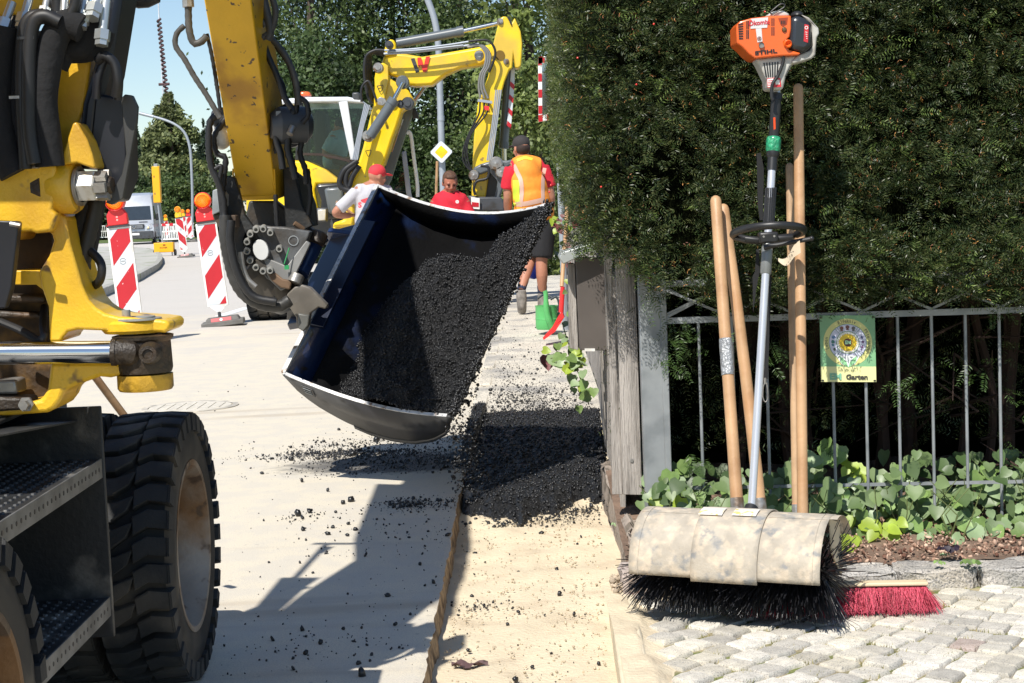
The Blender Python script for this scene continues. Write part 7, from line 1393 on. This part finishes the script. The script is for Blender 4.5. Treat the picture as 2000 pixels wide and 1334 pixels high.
f2('work_lamp', [(345, 1205), (412, 1202), (410, 1285), (350, 1288)], 19.0, .14, dgrey, .02); f2('lamp_glass', [(356, 1215), (404, 1212), (402, 1276), (360, 1278)], 18.98, .03, M('lamp_glass', (.50, .48, .42), .2, coat=.5), .01)
f2('chassis', [(-40, 1240), (500, 1250), (760, 1290), (900, 1290), (900, 1420), (-40, 1420)], 19.6, 1.4, dgrey, .05); f2('engine_hood', [(-60, 1060), (20, 1050), (20, 1240), (-60, 1240)], 19.5, 1.3, yel2, .05)
f2('door_post', [(842, 880), (868, 870), (898, 1120), (905, 1150), (872, 1140)], 19.4, .05, M('door_grey', (.38, .39, .42), .4), .01); f2('door_glass', [(800, 960), (850, 960), (875, 1130), (780, 1130)], 19.9, .01, cabglass, 0)
t2('grab_rail', [(872, 775), (885, 763), (898, 790), (912, 900), (934, 1060), (936, 1140)], .022, 19.3, white); f2('mirror', [(905, 630), (925, 625), (946, 685), (906, 686)], 19.2, .05, blackp, .01)
for x_ in (506, 546): a = P(x_, 600, 20.2); wheel(E2, 'wheel', a.x-.115, a.x+.115, 20.35, R=.47, rimr=.27, n=22)
wheel(E2, 'wheel', -1.5, -1.27, 20.35, R=.47, rimr=.27, tread=False); mb = MB(); mb.tube([(-3.2, 20.35, .47), (-1.4, 20.35, .47)], .1, 12); part('axle', mb, dgrey, E2)
# ================================================================== people
def person(label, base, parts_, Y, vox=.011, group=None):
    t = thing('person', label, 'person', tuple(base)); out = []
    for name, mat, mb, vx, smt in parts_:
        o = part(name, mb, mat, t, sm=None); 
        if vx:
            m = o.modifiers.new('remesh', 'REMESH'); m.mode = 'VOXEL'; m.voxel_size = vx; m.use_smooth_shade = True; s_ = o.modifiers.new('smooth', 'SMOOTH'); s_.iterations = smt; s_.factor = .5
        else: o.data.polygons.foreach_set('use_smooth', [True]*len(o.data.polygons))
    return t
def head(mb, c, yaw=0., pitch=0., s=1.):
    """face looks along -Y at yaw 0"""
    R_ = Matrix.Rotation(yaw, 3, 'Z') @ Matrix.Rotation(pitch, 3, 'X'); q = lambda x, y, z: Vector(c)+R_ @ (Vector((x, y, z))*s)
    mb.ball(q(0, .012, .025), (.076*s, .095*s, .095*s), 20, 14, R_); mb.ball(q(0, -.022, -.045), (.058*s, .068*s, .070*s), 16, 12, R_); mb.ball(q(0, -.055, -.092), (.028*s, .026*s, .022*s), 12, 8, R_)
    mb.tube([q(0, -.082, .022), q(0, -.104, -.020), q(0, -.098, -.028)], [.010*s, .016*s, .010*s], 10)
    for sx in (-1, 1):
        mb.ball(q(sx*.016, -.092, -.026), (.010*s, .009*s, .008*s), 8, 6, R_); mb.ball(q(sx*.078, .012, -.006), (.009*s, .020*s, .032*s), 10, 8, R_); mb.ball(q(sx*.030, -.076, .030), (.024*s, .014*s, .009*s), 10, 6, R_); mb.ball(q(sx*.040, -.062, -.022), (.024*s, .024*s, .020*s), 10, 8, R_)
    mb.ball(q(0, -.082, -.050), (.024*s, .010*s, .006*s), 10, 6, R_); mb.ball(q(0, -.080, -.062), (.020*s, .011*s, .006*s), 10, 6, R_); return q
def hand(mb, w, d, palm_n, s=1., curl=.9, flip=1):
    """wrist w, direction d, palm normal"""
    d = Vector(d).normalized(); n_ = Vector(palm_n); n_ = (n_-d*n_.dot(d)).normalized(); side_ = d.cross(n_).normalized()*flip; w = Vector(w)
    mb.tube([w, w+d*.05*s, w+d*.092*s], [.027*s, .034*s, .034*s], 12, ell=.6) if False else mb.ball(w+d*.05*s, .001, 4, 3)
    R_ = Matrix((side_, n_, d)).transposed(); mb.ball(w+d*.048*s, (.041*s, .018*s, .052*s), 14, 10, R_)
    for k, (off, ln) in enumerate(((-.030, .070), (-.010, .080), (.010, .075), (.029, .058))):
        b0 = w+d*.082*s+side_*off*s; c_ = curl; p1 = b0+(d*math.cos(c_*.4)+n_*math.sin(c_*.4))*ln*.45*s; p2 = p1+(d*math.cos(c_*1.3)+n_*math.sin(c_*1.3))*ln*.32*s; p3 = p2+(d*math.cos(c_*2.2)+n_*math.sin(c_*2.2))*ln*.26*s; mb.tube([w+d*.05*s+side_*off*.8*s, b0, p1, p2, p3], [.010*s, .0098*s, .009*s, .0085*s, .0065*s], 8)
    tb = w+d*.022*s-side_*.032*s; mb.tube([tb, tb+(d*.6-side_*.6+n_*.35)*.035*s, tb+(d*.9-side_*.5+n_*.8)*.058*s], [.014*s, .0115*s, .008*s], 8)
def limb(mb, pts, rs, n=12): mb.tube(catmull(pts, 4), list(np.interp(np.linspace(0, len(rs)-1, 4*(len(pts)-1)+1), range(len(rs)), rs)), n); return mb
def torso(mb, neck, pelvis, sh_l, sh_r, g=0., rot=None, belly=.0):
    neck, pelvis, sh_l, sh_r = map(Vector, (neck, pelvis, sh_l, sh_r)); ax_ = (sh_r-sh_l).normalized(); up = (neck-pelvis).normalized(); fw_ = up.cross(ax_).normalized(); R_ = Matrix((ax_, fw_, up)).transposed(); L_ = (neck-pelvis).length; sw = (sh_r-sh_l).length
    for t_, rx, ry, rz_ in ((.80, sw*.47, .115, .16), (.60, .165, .125, .18), (.38, .155, .12+belly, .17), (.14, .165, .125, .15)): mb.ball(pelvis+(neck-pelvis)*t_, (rx+g, ry+g, rz_+g), 20, 14, R_)
    mb.tube([sh_l, neck-up*.02, sh_r], [.058+g, .065+g, .058+g], 12); return R_
# --- man in pale shirt and red cap, his back to us, holding a wooden stick
Yw = 17.5
def pw(x, y, dy=0.): return P(x, y, Yw+dy)
base = Vector((pw(722, 400).x, Yw, 0)); nk = pw(727, 362, .0); pv = pw(722, 462, -.05); sl_, sr_ = pw(697, 374, -.10), pw(760, 376, .14)
bd_ = MB(); hq = head(bd_, pw(737, 345, .0), yaw=math.radians(125), pitch=.25, s=1.0); bd_.tube([pw(732, 352), pw(727, 372)], [.058, .066], 14); torso(bd_, nk, pv, sl_, sr_)
el_, wr_ = pw(655, 415, -.16), pw(684, 421, .03); limb(bd_, [sl_, pw(676, 395, -.14), el_, pw(668, 420, -.06), wr_], [.055, .048, .042, .042, .030]); hand(bd_, wr_, (1, .5, .1), (0, .2, -1)); 
er_, wr2 = pw(775, 420, .2), pw(740, 428, .28); limb(bd_, [sr_, er_, wr2], [.055, .044, .030]); hand(bd_, wr2, (-1, .3, .1), (0, .2, -1), flip=-1)
for s_, k in ((-.1, -.05), (.1, .1)): limb(bd_, [pv+Vector((s_, 0, 0)), Vector((base.x+s_, Yw+k, .48)), Vector((base.x+s_*1.1, Yw+k, .09))], [.09, .06, .042])
shm = MB(); torso(shm, nk-Vector((0, 0, .035)), pv, sl_, sr_, g=.022, belly=.02); limb(shm, [sl_, pw(677, 394, -.14), pw(662, 408, -.155)], [.070, .066, .068]); limb(shm, [sr_, er_.lerp(sr_, .4)], [.07, .066])
cpm = MB(); cc_ = hq(0, .012, .045); cpm.ball(cc_, (.086, .100, .088), 20, 12, Matrix.Rotation(math.radians(125), 3, 'Z')); 
brim = MB(); Rb = Matrix.Rotation(math.radians(125), 3, 'Z') @ Matrix.Rotation(.25, 3, 'X'); brim.ball(hq(0, -.115, .050), (.066, .062, .010), 16, 8, Rb)
trm = MB(); [limb(trm, [pv+Vector((s_, 0, .02)), Vector((base.x+s_, Yw+k, .48)), Vector((base.x+s_*1.1, Yw+k, .10))], [.125, .09, .075]) for s_, k in ((-.1, -.05), (.1, .1))]; trm.ball(pv, (.18, .145, .14), 18, 10)
shw = MB(); [shw.ball((base.x+s_*1.1, Yw+k+.05, .055), (.052, .135, .055), 12, 8) for s_, k in ((-.1, -.05), (.1, .1))]
pA = person('man in pale grey t shirt and red cap holding a stick behind the bucket', base, [('body', skin, bd_, .011, 3), ('shirt', whiteshirt, shm, .014, 4), ('cap', redcap, cpm, .012, 3), ('cap_brim', redcap, brim, 0, 0), ('trousers', darkcloth, trm, .02, 3), ('shoes', shoem, shw, .015, 2)], Yw)
mb = MB(); c = pw(712, 388, -.262); mb.lathe([(0, 0), (-.004, .045)], c, (-.25, 1, .1), 20, a0=-.3, a1=2.9); put_text(mb, 'S', .075, pw(703, 401, -.262), (1, .25, 0), (0, .1, 1), .002, .004); mb.V = [Vector(v) for v in mb.V]; o = part('shirt_print', mb, M('print_shirt_red', (.72, .08, .10), .7), pA, sm=None, kind='stuff')
t = thing('wooden_stick', 'short pale wooden stick held by the man in the pale shirt', 'stick', tuple(pw(672, 408))); mb = MB(); mb.tube([pw(657, 394, -.02), pw(698, 425, .08), pw(740, 455, .2)], .014, 10); part('stick', mb, wood_handle, t)
# --- man in the red shirt, facing us and looking down
Yr = 17.9
def pr(x, y, dy=0.): return P(x, y, Yr+dy)
base = Vector((pr(880, 400).x, Yr, 0)); nk = pr(879, 376, .02); pv = pr(879, 470, .0); sl_, sr_ = pr(851, 393, .0), pr(908, 393, .0)
bd_ = MB(); hq = head(bd_, pr(879, 358, -.03), yaw=math.radians(12), pitch=.42, s=1.02); bd_.tube([pr(879, 366, .0), nk-Vector((0, 0, .05))], [.062, .072], 14); torso(bd_, nk, pv, sl_, sr_)
for s_, q0 in ((-1, sl_), (1, sr_)):
    e_ = q0+Vector((s_*.07, -.02, -.28)); w_ = e_+Vector((-s_*.06, -.16, -.20)); limb(bd_, [q0, q0.lerp(e_, .5), e_, e_.lerp(w_, .5), w_], [.058, .05, .044, .042, .03]); hand(bd_, w_, (-s_*.3, -.5, -.6), (-s_*.6, .3, -.3), flip=s_)
for s_ in (-.1, .1): limb(bd_, [pv+Vector((s_, 0, 0)), Vector((base.x+s_, Yr, .47)), Vector((base.x+s_*1.1, Yr, .09))], [.09, .06, .042])
shm = MB(); torso(shm, nk-Vector((0, 0, .035)), pv, sl_, sr_, g=.024, belly=.04)
for s_, q0 in ((-1, sl_), (1, sr_)): limb(shm, [q0+Vector((0, 0, -.015)), q0+Vector((s_*.045, -.01, -.14)), q0+Vector((s_*.055, -.015, -.22))], [.060, .068, .074]); shm.tube([nk-Vector((0, 0, .03)), q0+Vector((-s_*.02, 0, .015)), q0+Vector((s_*.02, 0, -.04))], [.06, .062, .06], 12)
hrm = MB(); Rh = Matrix.Rotation(math.radians(12), 3, 'Z') @ Matrix.Rotation(.42, 3, 'X'); hrm.ball(hq(0, .028, .050), (.081, .088, .082), 20, 12, Rh); hrm.ball(hq(0, -.030, .088), (.062, .045, .030), 14, 8, Rh); [hrm.ball(hq(s_*.072, .010, .025), (.012, .045, .035), 10, 8, Rh) for s_ in (-1, 1)]
ey = MB(); [ey.ball(hq(s_*.031, -.083, .008), (.013, .007, .006), 10, 6, Rh) for s_ in (-1, 1)]; [ey.ball(hq(s_*.031, -.089, .030), (.020, .006, .004), 10, 6, Rh) for s_ in (-1, 1)]; ey.ball(hq(0, -.089, -.056), (.021, .006, .003), 10, 6, Rh)
trm = MB(); [limb(trm, [pv+Vector((s_, 0, .02)), Vector((base.x+s_, Yr, .48)), Vector((base.x+s_*1.1, Yr, .10))], [.125, .09, .075]) for s_ in (-.1, .1)]; trm.ball(pv, (.18, .145, .14), 18, 10)
shw = MB(); [shw.ball((base.x+s_*1.1, Yr-.05, .055), (.052, .135, .055), 12, 8) for s_ in (-.1, .1)]
pB = person('man in a red t shirt with short brown hair looking down behind the bucket rim', base, [('body', M('skin_tanned', (.34, .12, .07), .5, var=.15), bd_, .010, 2), ('shirt', redshirt, shm, .014, 14), ('hair', hairm, hrm, .011, 2), ('face_features', M('brow_dark', (.05, .025, .02), .8), ey, 0, 0), ('trousers', darkcloth, trm, .02, 3), ('shoes', shoem, shw, .015, 2)], Yr)
mb = MB(); mb.lathe([(0, .006), (0, .019)], pr(893, 394, -.178), (0, 1, .2), 18); mb.lathe([(0, 0), (0, .004)], pr(893, 394, -.178), (0, 1, .2), 8); part('shirt_emblem', mb, white, pB, sm=None, kind='stuff')
# --- man in the orange vest walking away
Yv_ = 17.0; gz = float(zp(17))
def pz(x, y, dy=0.): return P(x, y, Yv_+dy)
base = Vector((pz(1040, 500).x, Yv_, gz)); nk = pz(1024, 312, .0); pv = pz(1046, 432, .05); sl_, sr_ = pz(1000, 328, -.02), pz(1058, 326, .06)
bd_ = MB(); hq = head(bd_, pz(1018, 291, .02), yaw=math.radians(208), pitch=.12, s=1.03); bd_.tube([pz(1019, 298, .03), nk-Vector((0, 0, .04))], [.064, .074], 14); torso(bd_, nk, pv, sl_, sr_)
e1_, w1_ = pz(992, 385, .0), pz(994, 425, .22); limb(bd_, [sl_, pz(994, 355, -.01), e1_, pz(992, 405, .1), w1_], [.06, .055, .047, .045, .032]); hand(bd_, w1_, (.1, .6, -.6), (1, 0, 0))
e2_, w2_ = pz(1076, 385, .05), pz(1072, 430, .2); limb(bd_, [sr_, e2_, w2_], [.06, .047, .032]); hand(bd_, w2_, (0, .5, -.8), (-1, 0, 0), flip=-1)
lk_, la_ = pz(1036, 500, .12), pz(1018, 566, -.10); rk_, ra_ = pz(1058, 508, .0), pz(1059, 572, .05)
limb(bd_, [pv+Vector((-.10, 0, -.02)), lk_, la_.lerp(lk_, .55)+Vector((0, -.03, 0)), la_], [.095, .062, .060, .040]); limb(bd_, [pv+Vector((.10, 0, -.02)), rk_, ra_.lerp(rk_, .55)+Vector((0, -.03, 0)), ra_], [.095, .062, .062, .042])
shm = MB(); torso(shm, nk-Vector((0, 0, .03)), pv, sl_, sr_, g=.018)
limb(shm, [sl_, pz(994, 352, -.01), pz(992, 369, .0)], [.080, .078, .082]); limb(shm, [sr_, pz(1068, 350, .05), pz(1073, 366, .05)], [.08, .078, .08])
vs_ = MB(); torso(vs_, nk-Vector((0, 0, .02)), pv, sl_+Vector((.035, 0, .0)), sr_-Vector((.035, 0, 0)), g=.045, belly=.02); vs_.ball(pv.lerp(nk, .15), (.215, .18, .17), 20, 12)
srt = MB(); srt.ball(pv, (.185, .15, .15), 18, 10); limb(srt, [pv+Vector((-.09, 0, -.02)), lk_+Vector((0, 0, .02))], [.13, .108]); limb(srt, [pv+Vector((.09, 0, -.02)), rk_+Vector((0, 0, .02))], [.13, .115])
sk = MB(); limb(sk, [la_.lerp(lk_, .28), la_], [.052, .045]); limb(sk, [ra_.lerp(rk_, .22), ra_], [.053, .047])
shw = MB(); shw.tube([la_+Vector((0, 0, .0)), la_+Vector((0, .0, -.06)), la_+Vector((.0, -.0, -.10)), la_+Vector((0, .07, -.24))], [.050, .056, .056, .046], 14); shw.ball(la_+Vector((0, -.005, -.12)), (.05, .05, .10), 14, 10); shw.ball(Vector((ra_.x, Yv_+.1, gz+.055)), (.054, .14, .055), 14, 8); shw.tube([ra_, Vector((ra_.x, Yv_+.05, gz+.06))], [.050, .055], 12)
cpm = MB(); Rc = Matrix.Rotation(math.radians(208), 3, 'Z') @ Matrix.Rotation(.12, 3, 'X'); cpm.ball(hq(0, .010, .055), (.090, .106, .085), 20, 12, Rc); brim = MB(); brim.ball(hq(0, -.125, .050), (.070, .070, .010), 16, 8, Rc)
hrm = MB(); hrm.ball(hq(0, .035, .0), (.080, .078, .070), 18, 12, Rc)
pC = person('man in orange safety vest, black shorts and dark cap walking away on the footpath', base, [('body', skin, bd_, .011, 3), ('shirt', redshirt, shm, .014, 4), ('vest', vestor, vs_, .014, 6), ('shorts', darkcloth, srt, .016, 5), ('socks', sock, sk, 0, 0), ('shoes', shoem, shw, .012, 3), ('cap', greycap, cpm, .012, 3), ('cap_brim', greycap, brim, 0, 0), ('hair', M('hair_dark', (.03, .016, .012), .8), hrm, .012, 2)], Yv_)
vest_o = [o for o in col.objects if o.parent == pC and o.name.startswith('vest')][0]
# coloured bands belong to the cloth: extra material slots by position on the remeshed vest are not possible, so bands are their own cloth strips
def band(name, pts, w, mat, dy0=-.30):
    mb = MB(); q = []
    for (x, y) in pts: q.append((x, y))
    dg = bpy.context.evaluated_depsgraph_get(); ev = vest_o.evaluated_get(dg); inv = vest_o.matrix_world.inverted(); V = []
    qq = [Vector((x, y, 0)) for x, y in q]; qq = catmull(qq, 6)
    for i, p in enumerate(qq):
        t_ = (qq[min(i+1, len(qq)-1)]-qq[max(i-1, 0)]).normalized(); n_ = Vector((-t_.y, t_.x, 0))
        for s_ in (-1, -.33, .33, 1):
            x, y = p.x+n_.x*w*s_/2, p.y+n_.y*w*s_/2; o_ = P(x, y, Yv_-.8); d_ = (P(x, y, Yv_)-o_).normalized(); off = OFF[vest_o.name]
            hit, loc_, nr, _ = ev.ray_cast(o_-off, d_); V.append((loc_+off-d_*.006) if hit else P(x, y, Yv_-.12))
    m = len(qq); mb.add(V, [(4*i+k, 4*i+k+1, 4*i+5+k, 4*i+4+k) for i in range(m-1) for k in range(3)]); return part(name, mb, mat, pC, sm=60)
bpy.context.view_layer.update()
band('yellow_panel', [(1008, 352), (1008, 380), (1010, 402)], 13, vestye); band('reflective_band', [(1003, 322), (1010, 336), (1017, 352), (1019, 375), (1016, 404)], 8, vestrf); band('reflective_band', [(1064, 328), (1061, 345), (1060, 370), (1061, 400)], 7, vestrf); band('waist_band', [(1005, 399), (1025, 398), (1045, 394), (1062, 390)], 9, vestrf); band('collar_band', [(1010, 313), (1025, 308), (1040, 311)], 5, vestye)
# --- driver in the cab
Yd = 20.1
def pd(x, y, dy=0.): return P(x, y, Yd+dy)
base = pd(650, 330); nk = pd(662, 262); pv = pd(652, 318); sl_, sr_ = pd(650, 272, -.16), pd(668, 272, .2)
bd_ = MB(); hq = head(bd_, pd(668, 248, 0), yaw=math.radians(70), pitch=.2, s=.95); bd_.tube([pd(666, 252), nk], [.055, .06], 12); torso(bd_, nk, pv, sl_, sr_); e_ = pd(636, 300, -.2); w_ = pd(668, 310, -.22); limb(bd_, [sl_, e_, w_], [.055, .045, .032]); hand(bd_, w_, (1, 0, .1), (0, 0, -1)); limb(bd_, [pv, pd(690, 322, -.1), pd(700, 350, -.1)], [.1, .07, .05])
shm = MB(); torso(shm, nk-Vector((0, 0, .03)), pv, sl_, sr_, g=.02); limb(shm, [sl_, pd(642, 286, -.2), pd(637, 295, -.2)], [.075, .07, .07])
def plaid():
    m = bpy.data.materials.new('plaid_cloth'); m.use_nodes = True; N = m.node_tree.nodes; L = m.node_tree.links; g = N.new('ShaderNodeNewGeometry'); ck = N.new('ShaderNodeTexBrick'); mp = N.new('ShaderNodeMapping'); mp.inputs['Rotation'].default_value = (math.pi/2, 0, 0); mp.inputs['Scale'].default_value = (9, 9, 9); L.new(g.outputs['Position'], mp.inputs[0]); L.new(mp.outputs[0], ck.inputs['Vector']); ck.offset = 0; ck.inputs['Color1'].default_value = (.10, .30, .42, 1); ck.inputs['Color2'].default_value = (.05, .16, .28, 1); ck.inputs['Mortar'].default_value = (.6, .75, .8, 1); ck.inputs['Mortar Size'].default_value = .04; ck.inputs['Brick Width'].default_value = .35; ck.inputs['Row Height'].default_value = .35; L.new(ck.outputs[0], N['Principled BSDF'].inputs[0]); return m
hrm = MB(); hrm.ball(hq(0, .02, .04), (.078, .092, .085), 16, 10)
person('driver in a blue checked shirt sitting in the second excavator cab', base, [('body', skin, bd_, .012, 3), ('shirt', plaid(), shm, .014, 3), ('hair', MATS['hair_dark'], hrm, .012, 2)], Yd)
